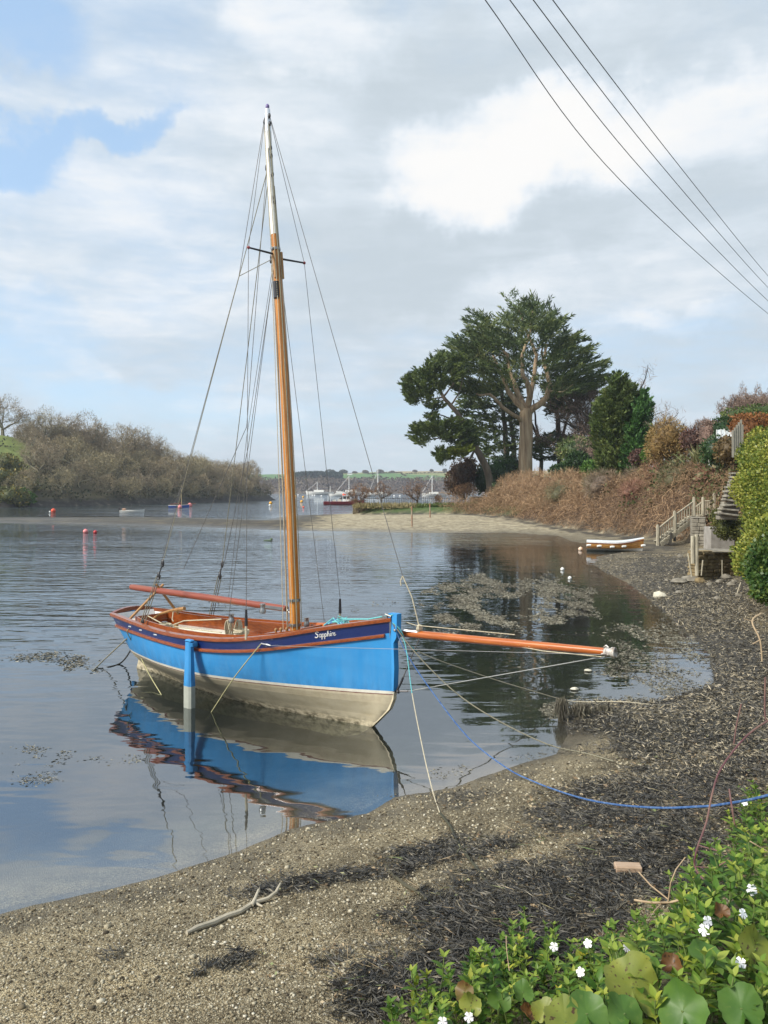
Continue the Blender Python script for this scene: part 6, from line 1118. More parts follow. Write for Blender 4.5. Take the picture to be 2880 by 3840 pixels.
# ------------------------------------------------------------------ overhead wires
for k, ((x0, y0), (xm, ym), (x1, y1), lab) in enumerate((((1820, 0), (2330, 680), (2880, 1176), 'lowest overhead wire'), ((1912, 0), (2420, 650), (2880, 1128), 'second overhead wire from the bottom'), ((2000, 0), (2480, 620), (2880, 1078), 'third overhead wire from the bottom'), ((2073, 0), (2530, 600), (2880, 1034), 'topmost overhead wire'))):
    P = [at(x0-(xm-x0)*.55, y0-(ym-y0)*.62, 8.5), at(x0, y0, 11), at(xm, ym, 17), at(x1, y1, 28), at(x1+(x1-xm)*.35, y1+(y1-ym)*.27, 40)]
    rope('overhead_wire', P, [.013]*0 or .008, M('wire_%d' % k, (.1, .1, .11), rough=.5), lab+' crossing the top right of the sky', 'four overhead wires', 10)
# ------------------------------------------------------------------ beach litter: stones, weed, sticks
g = np.random.default_rng(71)
ico_v = np.array([(0, 0, 1), (.89, 0, .45), (.28, .85, .45), (-.72, .53, .45), (-.72, -.53, .45), (.28, -.85, .45), (.72, .53, -.45), (-.28, .85, -.45), (-.89, 0, -.45), (-.28, -.85, -.45), (.72, -.53, -.45), (0, 0, -1)])
ico_f = np.array([(0, 1, 2), (0, 2, 3), (0, 3, 4), (0, 4, 5), (0, 5, 1), (1, 6, 2), (2, 7, 3), (3, 8, 4), (4, 9, 5), (5, 10, 1), (6, 7, 2), (7, 8, 3), (8, 9, 4), (9, 10, 5), (10, 6, 1), (11, 7, 6), (11, 8, 7), (11, 9, 8), (11, 10, 9), (11, 6, 10)])
def screen_pts(n, y0, y1, x0=-60, x1=2940, z=.3):
    px = g.uniform(x0, x1, n); py = g.uniform(y0, y1, n); d = (H-z)*F/(py-HZ); x = (px-1440)/F*d; zz = height(x, d)[0]; return x, d, zz
def stones(n, y0, y1, smin, smax, zmin=.005, x1=2940, power=2.2, dens=None):
    x, y, z = screen_pts(n, y0, y1, x1=x1); ok = (z > zmin) & (z < .95)
    if dens is not None: ok &= dens(x, y)
    x, y, z = x[ok], y[ok], z[ok]; n = len(x); s = smin+(smax-smin)*g.random(n)**power*np.clip(y/6, .7, 2.5); sq = g.uniform(.6, 1.3, (n, 1, 3))*[1, 1, .55]
    a = g.uniform(0, 6.28, n); ca, sa = np.cos(a)[:, None], np.sin(a)[:, None]; v = ico_v[None]*(1+g.uniform(-.18, .18, (n, 12, 1)))*sq*s[:, None, None]; v = np.stack([v[..., 0]*ca-v[..., 1]*sa, v[..., 0]*sa+v[..., 1]*ca, v[..., 2]], -1)+np.stack([x, y, z+s*.2], 1)[:, None]
    return v.reshape(-1, 3), (ico_f[None]+np.arange(n)[:, None, None]*12).reshape(-1, 3), np.repeat(g.random(n), 12)
PEB = ML('pebble_mix', [(0, (.045, .035, .022)), (.35, (.16, .13, .08)), (.65, (.3, .26, .175)), (.93, (.42, .38, .28)), (1, (.56, .52, .42))], trans=0, rough=.8)
V, Fc, tn = cat([stones(46000, 2780, 3900, .0035, .015, power=3), stones(380, 2900, 3840, .01, .03, power=2.5)])
tag(npmesh('pebbles', V, Fc, PEB, tn), 'brown, tan and cream pebbles and shell bits over the near beach', 'pebbles', kind='stuff')
WEED = ML('wrack', [(0, (.02, .02, .02)), (.38, (.052, .051, .047)), (.65, (.12, .11, .088)), (.85, (.24, .21, .145)), (1, (.42, .36, .25))], trans=0, rough=.5, spec=.4)
def wd_at(x, y):
    W_ = np.zeros_like(x)
    def bl(cx, cy, rx, ry, a=0, w=1):
        dx, dy = x-cx, y-cy; ca, sa = math.cos(a), math.sin(a); u = (dx*ca+dy*sa)/rx; v = (-dx*sa+dy*ca)/ry; return w*np.clip(1.25-np.sqrt(u*u+v*v), 0, 1)
    W_ += bl(1.1, 5.6, 1.6, .55, .45)+bl(2.6, 7.3, 1.7, 1.2, .8)+bl(.55, 6.6, .65, .35, .2, .8)+bl(.0, 6.3, .35, .16, .1)+bl(-.75, 6.25, .5, .16, .15, .8)+bl(.2, 4.6, .6, .3, .3, .9)+bl(-1.0, 5.0, .3, .08, .4, .7)+bl(.9, 4.9, .7, .5, .5)+bl(5, 10.5, 2.6, 3.0, .9, 1.2)+bl(3.6, 12.3, 1.5, .5, 0)+bl(6.3, 13.6, 1.5, 2.2, 0)+bl(7.5, 17, 2.2, 4.5, 0)+bl(9.6, 24, 2.8, 5, -.3)+bl(12, 33, 4, 8, -.3)
    return W_*.85+(vnoise(x, y, .8, 21, 5)-.5)*1.1
def strands(n, y0, y1, ln, wd, zmin=.0, thr=.5, lift=.02, x0=-60, tb=0.0):
    x, y, z = screen_pts(n, y0, y1, x0=x0); w_ = wd_at(x, y); ok = (z > zmin) & (z < 1.1) & (w_ > thr*g.uniform(.45, 1.5, n)); x, y, z = x[ok], y[ok], z[ok]; n = len(x); sc2 = np.clip(y/6, .8, 2.1)
    P = np.stack([x, y, z+g.uniform(.0, lift, n)*sc2], 1); Dn = unit(np.stack([g.normal(size=n), g.normal(size=n), g.normal(size=n)*.28+.1], 1)); return leaves(P, Dn, ln*g.uniform(.5, 1.5, n)*sc2, wd*g.uniform(.6, 1.4, n)*sc2, np.clip(g.random(n)**1.15*.9+vnoise(x, y, .6, 5)*.25-.1+tb, 0, 1))
V, Fc, tn = cat([strands(105000, 2900, 3900, .036, .0055, lift=.03, x0=800), strands(18000, 2900, 3900, .036, .0055, lift=.025, x0=-60), strands(80000, 2200, 2950, .04, .007, lift=.03, x0=1600, tb=.13), strands(70000, 2030, 2330, .045, .007, lift=.02, x0=1950, thr=.3, tb=.2)])
tag(npmesh('seaweed', V, Fc, WEED, tn), 'drifts of dark grey wrack and straw lying on the near beach', 'seaweed', kind='stuff')
x, y, z = screen_pts(2600, 2750, 3850, x0=900); ok = (z > .08) & (wd_at(x, y) > .25) & (z < .9); P = np.stack([x, y, z+.022], 1)[ok]; s2 = np.clip(P[:, 1]/6, .8, 2)
V1, F1, t1 = leaves(P, unit(g.normal(size=P.shape)*[1, 1, .15]), g.uniform(.02, .05, len(P))*s2, g.uniform(.012, .026, len(P))*s2, g.random(len(P))); P2 = P[::2]+[.05, .03, .005]; V2, F2, t2 = leaves(P2, unit(g.normal(size=P2.shape)*[1, .5, .08]), g.uniform(.06, .22, len(P2)), .0045, g.uniform(.5, 1, len(P2))); V, Fc, tn = cat([(V1, F1, t1), (V2, F2, t2)])
tag(npmesh('leaf_litter', V, Fc, ML('leaf_litter_mix', [(0, (.1, .06, .03)), (.5, (.26, .19, .11)), (.85, (.42, .34, .22)), (1, (.16, .24, .08))], trans=0), tn), 'dead leaves and broken straws strewn over the dark wrack', 'leaf litter', kind='stuff')
# matted clumps of wrack
cx, cy, cz = screen_pts(5000, 2750, 3880, x0=-60); ok = (cz > .03) & (cz < .95) & (wd_at(cx, cy) > .28+.5*g.random(len(cx))); cx, cy, cz = cx[ok][:900], cy[ok][:900], cz[ok][:900]
kk = 46; i = np.repeat(np.arange(len(cx)), kk); rr_ = g.uniform(.04, .15, len(cx))[i]; aa = g.uniform(0, 6.28, len(i)); q_ = np.sqrt(g.random(len(i))); P = np.stack([cx[i]+np.cos(aa)*rr_*q_, cy[i]+np.sin(aa)*rr_*q_, cz[i]+.004+.05*rr_/.15*(1-q_)*g.random(len(i))+.008], 1); base_a = g.uniform(0, 6.28, len(cx))[i]+g.normal(size=len(i))*.6
V, Fc, tn = leaves(P, unit(np.stack([np.cos(base_a), np.sin(base_a), g.normal(size=len(i))*.16+.05], 1)), g.uniform(.05, .11, len(i)), g.uniform(.005, .010, len(i)), np.clip(g.random(len(i))*.62+(g.random(len(cx))[i]-.4)*.35, 0, .93))
tag(npmesh('wrack_clumps', V, Fc, WEED, tn), 'matted tufts of dark bladder wrack lying on the shingle', 'seaweed', kind='stuff')
# floating weed
def raft(polys, n, ln, wd):
    Ps = []; 
    for poly, k in polys:
        xs = [p[0] for p in poly]; ys = [p[1] for p in poly]; px = g.uniform(min(xs)-60, max(xs)+60, int(k*1.5)); py = g.uniform(min(ys)-14, max(ys)+14, int(k*1.5)); ok = inpoly(px+(vnoise(px, py*3, 90, 41, 4)-.5)*230+g.normal(size=len(px))*14, py+(vnoise(px, py*3, 90, 57, 4)-.5)*60+g.normal(size=len(px))*4, poly); px, py = px[ok], py[ok]; d = H*F/(py-HZ); x = (px-1440)/F*d; ok = (vnoise(x, d*.35, .42, 17, 5) > .41+.24*g.random(len(x))); Ps.append(np.stack([x[ok], d[ok]], 1))
    P = np.concatenate(Ps); n = len(P); s2 = np.clip(P[:, 1]/12, .5, 1.4); P3 = np.stack([P[:, 0], P[:, 1], g.uniform(-.004, .007, n)*s2], 1); return leaves(P3, unit(np.stack([g.normal(size=n), g.normal(size=n), g.normal(size=n)*.12], 1)), ln*s2*g.uniform(.5, 1.5, n), wd*s2*g.uniform(.6, 1.4, n), np.clip(g.random(n)*.7+.5*vnoise(P[:, 0], P[:, 1]*.5, 1.1, 3)-.1, 0, 1))
FW = ML('floating_weed_blades', [(0, (.07, .062, .05)), (.5, (.19, .175, .13)), (.85, (.3, .285, .22)), (1, (.42, .4, .31))], trans=0, rough=.5)
V, Fc, tn = raft([([(1560, 2260), (1760, 2160), (2080, 2165), (2190, 2200), (2230, 2290), (2170, 2340), (1950, 2350), (1800, 2345), (1640, 2345)], 130000), ([(1640, 2345), (1950, 2350), (2050, 2375), (1900, 2390), (1720, 2380)], 7000), ([(1900, 2480), (2060, 2470), (2090, 2500), (1930, 2505)], 1200), ([(2200, 2370), (2500, 2330), (2640, 2380), (2700, 2480), (2600, 2500), (2350, 2470)], 12000), ([(2250, 2480), (2640, 2500), (2680, 2560), (2560, 2620), (2300, 2560)], 8000), ([(2030, 2640), (2450, 2600), (2500, 2660), (2100, 2700), (1990, 2700)], 14000), ([(0, 2440), (230, 2445), (350, 2490), (300, 2520), (100, 2480)], 5000), ([(0, 2790), (210, 2810), (230, 2850), (0, 2880)], 4500), ([(0, 2890), (230, 2900), (240, 2935), (0, 2940)], 900), ([(350, 2830), (520, 2820), (510, 2860), (370, 2860)], 450), ([(1290, 2270), (1460, 2255), (1470, 2275), (1300, 2290)], 900), ([(740, 2240), (850, 2225), (870, 2255), (760, 2290)], 500), ([(1560, 2120), (2300, 2100), (2440, 2180), (2560, 2260), (2450, 2290), (2200, 2200), (1900, 2160)], 2500), ([(1380, 3010), (1460, 2960), (1480, 3010), (1390, 3060)], 300), ([(1660, 2885), (1800, 2880), (1810, 2920), (1680, 2925)], 700), ([(1880, 2860), (2200, 2730), (2250, 2780), (1990, 2880)], 900)], 0, .055, .011)
tag(npmesh('floating_weed', V, Fc, FW, tn), 'rafts of pale grey-green weed floating on the pool and creek', 'seaweed', kind='stuff')
# weed hung posts in the pool
for k, (px, top, bot) in enumerate(((2105, 2622, 2705), (2180, 2640, 2705), (2265, 2648, 2695))):
    p = gz(px, bot); hh = (bot-top)/F*p.y; P = g.normal(size=(420, 3))*[.035+.025*(k > 0), .035, .02]+[0, 0, hh]; Dn = unit(g.normal(size=(420, 3))*.16+[0, 0, -1.0]); root = empty('weedy_stump', (p.x, p.y, 0), 0, ['narrow stump hung with strands of weed, leftmost under the cream rope', 'thicker weed-covered stump in the middle of the three under the rope', 'low weed clump right of the two stumps under the rope'][k], 'stump')
    V, Fc, tn = leaves(P, Dn, hh*g.uniform(.4, 1.0, 420), .012, g.random(420)*.7); npmesh('weed', V, Fc, FW, tn, root); m_ = MB(); m_.tube([(0, 0, -.3), (0, 0, hh*.9)], [.07, .04], 7); m_.build('stump', M('stump_wood_%d' % k, (.05, .045, .03), rough=.9), root)
def stick(pxs, rad, mat, label, name='stick', group=None, sub=3):
    pts = [og(a, b_, rad[i] if isinstance(rad, list) else rad) for i, (a, b_) in enumerate(pxs)]; m_ = MB(); m_.tube(pts, rad, 7); return thing(name, m_, mat, label, name.replace('_', ' '), group)
DRIFT = M('pale_driftwood', [(.3, (.3, .27, .2)), (.7, (.5, .45, .35))], scale=6, stretch=(1, 1, 1), rough=.9, bump=.2)
pts = [og(a, b_, .02) for a, b_ in ((700, 3512), (740, 3495), (800, 3475), (850, 3455), (900, 3432), (950, 3402))]+[og(1005, 3385, .03), og(1035, 3372, .05), og(1052, 3352, .08)]
m_ = MB(); m_.tube(pts, [.012, .02, .022, .02, .019, .017, .015, .013, .008], 8); m_.tube([og(945, 3405, .02), og(960, 3390, .05), og(970, 3376, .07)], [.014, .012, .009], 7); m_.tube([og(955, 3402, .02), og(985, 3412, .01)], [.012, .006], 6); thing('driftwood_branch', m_, DRIFT, 'pale forked driftwood branch lying on the gravel', 'branch')
stick([(1448, 3260), (1470, 3290), (1520, 3330), (1560, 3355), (1605, 3382)], .013, M('olive_stick', (.07, .065, .04), rough=.9), 'olive stick lying on the bare gravel between two weed drifts')
stick([(1275, 3640), (1330, 3690), (1400, 3745)], .005, DRIFT, 'thin straight straw-coloured cane left of the large-leaved plants'); stick([(1630, 3600), (1680, 3660), (1705, 3705)], .006, DRIFT, 'short pale stick pointing at the reddish leaf'); stick([(2290, 3370), (2400, 3375), (2560, 3380)], .007, DRIFT, 'pale twig lying level above the periwinkles'); stick([(2270, 3180), (2330, 3205), (2360, 3215)], .004, DRIFT, 'short straw on the weed above the wooden block')
m_ = MB(); p = og(2355, 3285, .03); m_.box(p, (.19, .09, .075), Quaternion((0, 0, 1), -.08), bev=.006); thing('wooden_block', m_, M('pinkish_wood', [(.3, (.3, .2, .13)), (.7, (.48, .36, .26))], scale=9, stretch=(1, 8, 8), rough=.85), 'small pinkish wooden block lying on the dark weed', 'wood block', smooth=False)
# ------------------------------------------------------------------ foreground plants on the bank
PERI = ML('periwinkle_leaf', [(0, (.045, .11, .018)), (.45, (.12, .22, .035)), (.75, (.23, .32, .05)), (1, (.36, .4, .08))], trans=.35, rough=.4)
nt = PERI.node_tree; b = nt.nodes['Principled BSDF']; cur = b.inputs['Base Color'].links[0].from_socket; oi = N(nt, 'ShaderNodeObjectInfo'); r_ = ramp(nt, [(0, (.45, .62, .6)), (.35, (.8, .9, .8)), (.7, (1, 1, 1)), (1, (1.35, 1.1, .8))]); L(nt, oi.outputs['Random'], r_.inputs[0]); mx = N(nt, 'ShaderNodeMix', data_type='RGBA', blend_type='MULTIPLY'); mx.inputs[0].default_value = 1; L(nt, cur, mx.inputs[6]); L(nt, r_.outputs[0], mx.inputs[7])
for l_ in list(cur.links): 
    if l_.to_node.type in ('BSDF_PRINCIPLED', 'BSDF_TRANSLUCENT'): L(nt, mx.outputs[2], l_.to_socket)
STEM = M('green_stem', (.12, .17, .045), rough=.6); PETAL = M('white_petal', (.86, .86, .9), rough=.6)
def blade(n_, P, D, U, ln, wd, fold=.12, curl=.2):
    """a pointed leaf, folded along its midrib -> verts, faces"""
    S = D.cross(U).normalized(); N_ = S.cross(D).normalized(); vs = []; prof = [(0, .12), (.2, .75), (.45, 1), (.75, .62), (1, .02)]
    for t, w_ in prof:
        c = P+D*ln*t+N_*(-curl*ln*t*t); vs += [c-S*wd*w_*.5+N_*fold*wd*w_, c, c+S*wd*w_*.5+N_*fold*wd*w_]
    fs = []
    for i in range(4):
        for j in range(2): fs.append((i*3+j, i*3+j+1, i*3+j+4, i*3+j+3))
    return vs, fs
def periwinkle(seed, nodes, hh, flower=False):
    r_ = random.Random(seed); root = empty('periwinkle', (0, 0, 0)); m_ = MB(); s_ = MB(); lean = Vector((r_.uniform(-.3, .3), r_.uniform(-.3, .3), 1)).normalized(); pts = [lean*hh*i/nodes+Vector((r_.uniform(-.006, .006), r_.uniform(-.006, .006), 0)) for i in range(nodes+1)]; s_.tube(pts, .0028, 5)
    for i in range(1, nodes+1):
        a = i*1.57+r_.uniform(-.4, .4); top = i/nodes
        for k in range(2 if i < nodes else 4):
            aa = a+k*(math.pi if i < nodes else math.pi/2); el = .1+.65*top+r_.uniform(-.2, .25); D = Vector((math.cos(aa)*math.cos(el), math.sin(aa)*math.cos(el), math.sin(el))); l_ = (.062 if i < nodes else .04)*r_.uniform(.75, 1.25); vs, fs = blade(1, pts[i], D, Vector((0, 0, 1)), l_, l_*.46); m_.add(vs, fs, tone=min(1, max(0, .3*top+r_.uniform(0, .6)+(.12 if i == nodes else 0))))
    s_.build('stem', STEM, root); m_.build('leaf_pairs', PERI, root, smooth=True)
    if flower:
        f_ = MB(); c = pts[-1]+Vector((r_.uniform(-.02, .02), -.03, .02)); fd = Vector((r_.uniform(-.35, .35), -.8, r_.uniform(.25, .7))).normalized(); u = fd.cross(Vector((0, 0, 1))).normalized(); w_ = fd.cross(u)
        for k in range(5):
            a = 2*math.pi*k/5; e = (u*math.cos(a)+w_*math.sin(a)); e2 = (u*math.cos(a+.62)+w_*math.sin(a+.62)); e3 = (u*math.cos(a-.42)+w_*math.sin(a-.42)); f_.add([c, c+e3*.016, c+e3*.017+fd*.003, c+e*.023, c+e2*.021-fd*.002, c+e2*.013], [(0, 1, 2, 3, 4, 5)])
        f_.tube([c-fd*.02, c-fd*.002], [.002, .005], 6); f_.build('flower', PETAL, root); s2 = MB(); s2.tube([pts[-2], pts[-1], c-fd*.02], .002, 4); s2.build('flower_stalk', STEM, root)
    return root
PEDGE = [(1440, 3860), (1500, 3800), (1640, 3720), (1690, 3690), (1840, 3620), (1880, 3560), (1960, 3540), (2080, 3540), (2180, 3600), (2280, 3560), (2380, 3500), (2470, 3430), (2560, 3330), (2640, 3270), (2720, 3200), (2760, 3080), (2810, 2990), (2960, 2940), (2960, 3900), (1440, 3900)]
protos = [periwinkle(500+i, 5+i % 3, .17+.02*(i % 4)) for i in range(6)]; fprotos = [periwinkle(600+i, 5+i % 2, .19, True) for i in range(4)]
used = [0]*6; cnt = 0; placed = []
def bank_pt(px, py, zb_=None):
    return og(px, py, 0)
tries = 0
while cnt < 290 and tries < 9000:
    tries += 1; px, py = rnd.uniform(1440, 2950), rnd.uniform(2960, 3900)
    if not inpoly(np.array([px]), np.array([py]), PEDGE)[0]: continue
    p = bank_pt(px, py+45)
    if any((p.x-a.x)**2+(p.y-a.y)**2 < .0033 for a in placed): continue
    placed.append(p); i = cnt % 6
    if used[i]: t_ = copy_tree(protos[i])
    else: t_ = protos[i]; used[i] = 1
    s_ = rnd.uniform(.8, 1.25); t_.location = p; t_.rotation_euler = (rnd.uniform(-.25, .25), rnd.uniform(-.25, .25), rnd.uniform(0, 6.28)); t_.scale = (s_, s_, s_); cnt += 1
    tag(t_, 'green leafy periwinkle shoot without a flower in the bottom right plants', 'plant', 'periwinkle shoots without flowers')
FL = ((2027, 3532, 'white periwinkle flower highest of the left group, facing forward'), (2232, 3535, 'narrow white periwinkle flower seen edge-on beside a yellow bud'), (2324, 3542, 'small white periwinkle flower right of the edge-on one'), (2222, 3652, 'large open white periwinkle flower in the middle of the plants'), (2300, 3615, 'white periwinkle flower turned aside above the big open one'), (2354, 3690, 'half-closed white periwinkle flower low beside a round leaf'), (1663, 3812, 'white five-petalled flower lowest at left corner of the plants'), (1790, 3800, 'white periwinkle flower just right of the lowest left one'), (2577, 3448, 'white periwinkle flower at the upper edge right of the dead twigs'), (2660, 3478, 'upright folded white periwinkle flower below the upper edge one'), (2750, 3412, 'white periwinkle flower among upright shoots at the far right'), (2828, 3615, 'white periwinkle flower beside the large spotted leaf on the right'), (2745, 3318, 'small white periwinkle flower at the top of the right shoots'), (2810, 3010, 'highest white periwinkle flower under the blue rope at right'), (2875, 3395, 'white periwinkle flower cut by the right edge'))
for k, (px, py, lab) in enumerate(FL):
    t_ = fprotos[k] if k < 4 else copy_tree(fprotos[k % 4]); p = og(px, py+190*(1 if py > 3300 else .7), 0); d = p.y; q_ = at(px, py, d); hh = max(.1, q_.z-p.z); t_.location = p; s_ = min(1.15, max(.75, hh/.19)); t_.location = (q_.x, d, q_.z-.2*s_); t_.scale = (s_, s_, s_); t_.rotation_euler = (0, 0, rnd.uniform(-.5, .5)); tag(t_, lab, 'plant', 'flowering periwinkles')
ROUND = ML('round_leaf', [(0, (.1, .18, .02)), (.6, (.19, .27, .035)), (1, (.3, .33, .07))], trans=.3, rough=.5)
def roundleaf_mat(name, c1, c2, sp_):
    m, nt, b = newmat(name); tc = N(nt, 'ShaderNodeTexCoord'); n1 = N(nt, 'ShaderNodeTexNoise', i_Scale=9.0, i_Detail=4.0); L(nt, tc.outputs['Object'], n1.inputs['Vector']); r_ = ramp(nt, [(.35, c1), (.65, c2)]); L(nt, n1.outputs['Fac'], r_.inputs[0]); n2 = N(nt, 'ShaderNodeTexNoise', i_Scale=55.0, i_Detail=3.0); L(nt, tc.outputs['Object'], n2.inputs['Vector']); r2 = ramp(nt, [(.62, (0, 0, 0)), (.68, (1, 1, 1))]); L(nt, n2.outputs['Fac'], r2.inputs[0]); mx = N(nt, 'ShaderNodeMix', data_type='RGBA'); L(nt, r2.outputs[0], mx.inputs[0]); L(nt, r_.outputs[0], mx.inputs[6]); mx.inputs[7].default_value = (*sp_, 1); L(nt, mx.outputs[2], b.inputs['Base Color']); b.inputs['Roughness'].default_value = .5
    t = N(nt, 'ShaderNodeBsdfTranslucent'); L(nt, mx.outputs[2], t.inputs['Color']); ms = N(nt, 'ShaderNodeMixShader', i_Fac=.3); L(nt, b.outputs[0], ms.inputs[1]); L(nt, t.outputs[0], ms.inputs[2]); L(nt, ms.outputs[0], nt.nodes['Material Output'].inputs['Surface']); return m
RG = roundleaf_mat('green_round_leaf', (.06, .14, .02), (.12, .22, .035), (.1, .18, .03)); RY = roundleaf_mat('yellow_spotted_leaf', (.16, .2, .03), (.28, .3, .05), (.09, .05, .02)); RB = roundleaf_mat('reddish_leaf', (.15, .07, .03), (.2, .17, .04), (.1, .04, .02)); BRN = roundleaf_mat('dead_brown_leaf', (.1, .045, .015), (.24, .12, .04), (.05, .025, .01))
for k, (px, py, r_, mat, tiltx, tilty, lab) in enumerate(((2370, 3700, .125, RY, .75, .1, 'large yellow-green leaf with brown spots and a wavy edge near the bottom'), (2560, 3790, .10, RG, .8, -.5, 'smooth bright green round leaf right of the large spotted leaf'), (2830, 3560, .10, RY, 1.0, .5, 'large yellow spotted leaf touching the right edge'), (2640, 3580, .07, RG, .5, .2, 'pale green heart-shaped leaf below the right-hand shoots'), (2200, 3800, .085, RG, .6, 0, 'broad green leaf at the bottom edge left of the spotted one'), (2340, 3800, .08, RG, .5, .3, 'rounded green leaf at the bottom edge under the spotted one'), (2040, 3790, .075, RY, .55, -.2, 'yellowish round leaf at the bottom edge below the flowers'), (1960, 3720, .07, RG, .5, .2, 'green leaf with folded edge behind the dead brown leaf'), (1740, 3720, .06, RB, .9, -.2, 'reddish green leaf at the left end of the plants'), (1765, 3770, .07, RY, .6, .1, 'yellow-green leaf under the reddish one at left'), (1870, 3750, .075, RG, .6, .3, 'wide green leaf between the reddish leaf and the dead brown leaf'), (2420, 3640, .07, RG, .9, .4, 'smooth oval green leaf behind the half-closed flower'), (2780, 3780, .09, RG, .7, -.2, 'big green leaf at the bottom right corner'), (2120, 3830, .09, RY, .5, 0, 'spotted yellowish leaf at the bottom edge, left of centre of the plants'), (1660, 3845, .06, RG, .6, .1, 'small green leaf at the bottom edge under the lowest flower'), (1975, 3800, .05, BRN, .4, .5, 'curled dead brown leaf between green leaves at the bottom'), (2520, 3620, .045, BRN, .6, -.4, 'dead brown leaf behind the large spotted leaf'), (2700, 3420, .04, BRN, .7, .2, 'withered tan leaf among the right-hand shoots'))):
    r_ *= .86; d0 = og(px, py+130, 0).y; c = at(px, py, d0-.10); zb_ = hgt(c.x, c.y); root = empty('round_leaved_plant' if mat is not BRN else 'dead_leaf', (c.x, c.y, min(zb_, c.z-.02)), 0, lab, 'leaf' if mat is BRN else 'plant'); dz = c.z-root.location.z
    m_ = MB(); nr, na = 6, 52; rows_ = []
    for i in range(nr+1):
        row = []
        for j in range(na):
            a = 2*math.pi*(j+.5)/na; t = i/nr; notch = 1-.55*math.exp(-((abs(a-math.pi))/.22)**2); rr_ = r_*t*(notch if t > .3 else 1)*(.95+.035*math.sin(5*a+k)+.05*math.sin(3*a+2*k)+.03*math.sin(11*a+k)+.02*math.sin(19*a)); z_ = (.18*math.sin(3*a+k)*t*t+.22*t*t*(1 if mat is not BRN else 2.5)-.1*t+.015*t*abs(math.sin(3.5*a))+.1*t*t*math.sin(2*a+1.7*k))*r_
            row.append(Vector((math.sin(a)*rr_, math.cos(a)*rr_, z_)))
        rows_.append(row)
    q = Quaternion((1, 0, 0), tiltx) @ Quaternion((0, 1, 0), tilty); rows_ = [[q @ v+Vector((0, 0, dz)) for v in row] for row in rows_]
    rows_ = [row+[row[0]] for row in rows_]; m_.rows(rows_); m_.build('leaf', mat, root, smooth=True)
    if mat is not BRN: s_ = MB(); s_.tube([(0, .02, -.03), (0, .01, dz*.5), (0, 0, dz)], .005, 5); s_.build('leaf_stalk', STEM, root)
n = 60000; x = g.uniform(.8, 16, n); y = g.uniform(.6, 27, n); z, sd, bd = height(x, y); ok = (bd > .35) & (bd < 7) & ~inpoly(1440+F*x/y, HZ-F*(z-H)/y, PEDGE+[(2960, 5000), (1440, 5000)]); P = np.stack([x, y, z+g.uniform(0, .22, n)*np.clip(y/6, .5, 2)], 1)[ok]
V, Fc, tn = leaves(P, unit(g.normal(size=P.shape)+[-.3, -.2, .5]), g.uniform(.06, .12, len(P))*np.clip(P[:, 1]/7, .7, 2), .06, np.clip(vnoise(P[:, 0], P[:, 1], 1.2, 8)*.9+g.random(len(P))*.4-.2, 0, 1))
tag(npmesh('ground_ivy', V, Fc, ML('ground_ivy_leaf', [(0, (.03, .06, .015)), (.5, (.085, .13, .03)), (.8, (.16, .17, .06)), (1, (.24, .2, .1))]), tn), 'ivy and rough grass covering the near bank on the right', 'ivy', kind='stuff')
# bramble canes and twigs at the right
CANE = M('purple_cane', [(.4, (.11, .045, .052)), (.6, (.24, .15, .11))], scale=3, rough=.7); TANC = M('tan_cane', [(.3, (.3, .21, .12)), (.7, (.45, .35, .23))], scale=9, rough=.8)
def cane(pts, rad, mat, label, twigs=()):
    P = [at(*p) for p in pts]; out = []
    for i in range(len(P)-1):
        p0, p1, p2, p3 = P[max(i-1, 0)], P[i], P[i+1], P[min(i+2, len(P)-1)]
        for k_ in range(4): t = k_/4; out.append(.5*((2*p1)+(p2-p0)*t+(2*p0-5*p1+4*p2-p3)*t*t+(3*p1-p0-3*p2+p3)*t**3))
    out.append(P[-1]); m_ = MB(); m_.tube(out, rad, 6)
    for i, p in enumerate(out[1:-1]):
        if i % 2: m_.tube([p, p+Vector((rnd.choice((-1, 1))*rad*3, rnd.uniform(-1, 1)*rad*2, rad))], [rad*.6, .0004], 4)
    for tw in twigs: m_.tube([at(*p) for p in tw], rad*.6, 5)
    return thing('bramble_cane', m_, mat, label, 'cane', 'bramble canes at the right edge')
cane([(2900, 2690, 4.5), (2800, 2760, 4.4), (2705, 2880, 4.3), (2670, 2980, 4.25), (2650, 3080, 4.2), (2612, 3190, 4.1), (2606, 3250, 4.1), (2640, 3300, 4.0), (2665, 3320, 4.0)], .005, CANE, 'tallest purple bramble cane crossing the blue rope', [[(2606, 3250, 4.1), (2680, 3255, 4.0), (2725, 3230, 3.95)], [(2617, 3170, 4.1), (2690, 3190, 4.0)]])
cane([(2870, 2540, 4.4), (2868, 2660, 4.4), (2872, 2700, 4.4)], .005, CANE, 'dark upright cane tip at the right edge above the tall one'); cane([(2780, 2640, 4.5), (2762, 2720, 4.5), (2752, 2790, 4.5)], .004, CANE, 'short dark cane left of the cane tip at the right edge'); cane([(2735, 2960, 4.3), (2745, 3030, 4.2), (2755, 3090, 4.2)], .005, CANE, 'short upright reddish cane just right of the tall one by the rope')
cane([(2380, 3375, 4.2), (2450, 3385, 4.1), (2520, 3382, 4.1), (2590, 3360, 4.0)], .006, TANC, 'tan dead stem lying among twigs above the periwinkles', [[(2505, 3380, 4.1), (2515, 3310, 4.1), (2535, 3260, 4.15), (2570, 3215, 4.2)], [(2505, 3372, 4.1), (2440, 3320, 4.2), (2395, 3270, 4.3)], [(2480, 3388, 4.1), (2450, 3420, 4.0)]])
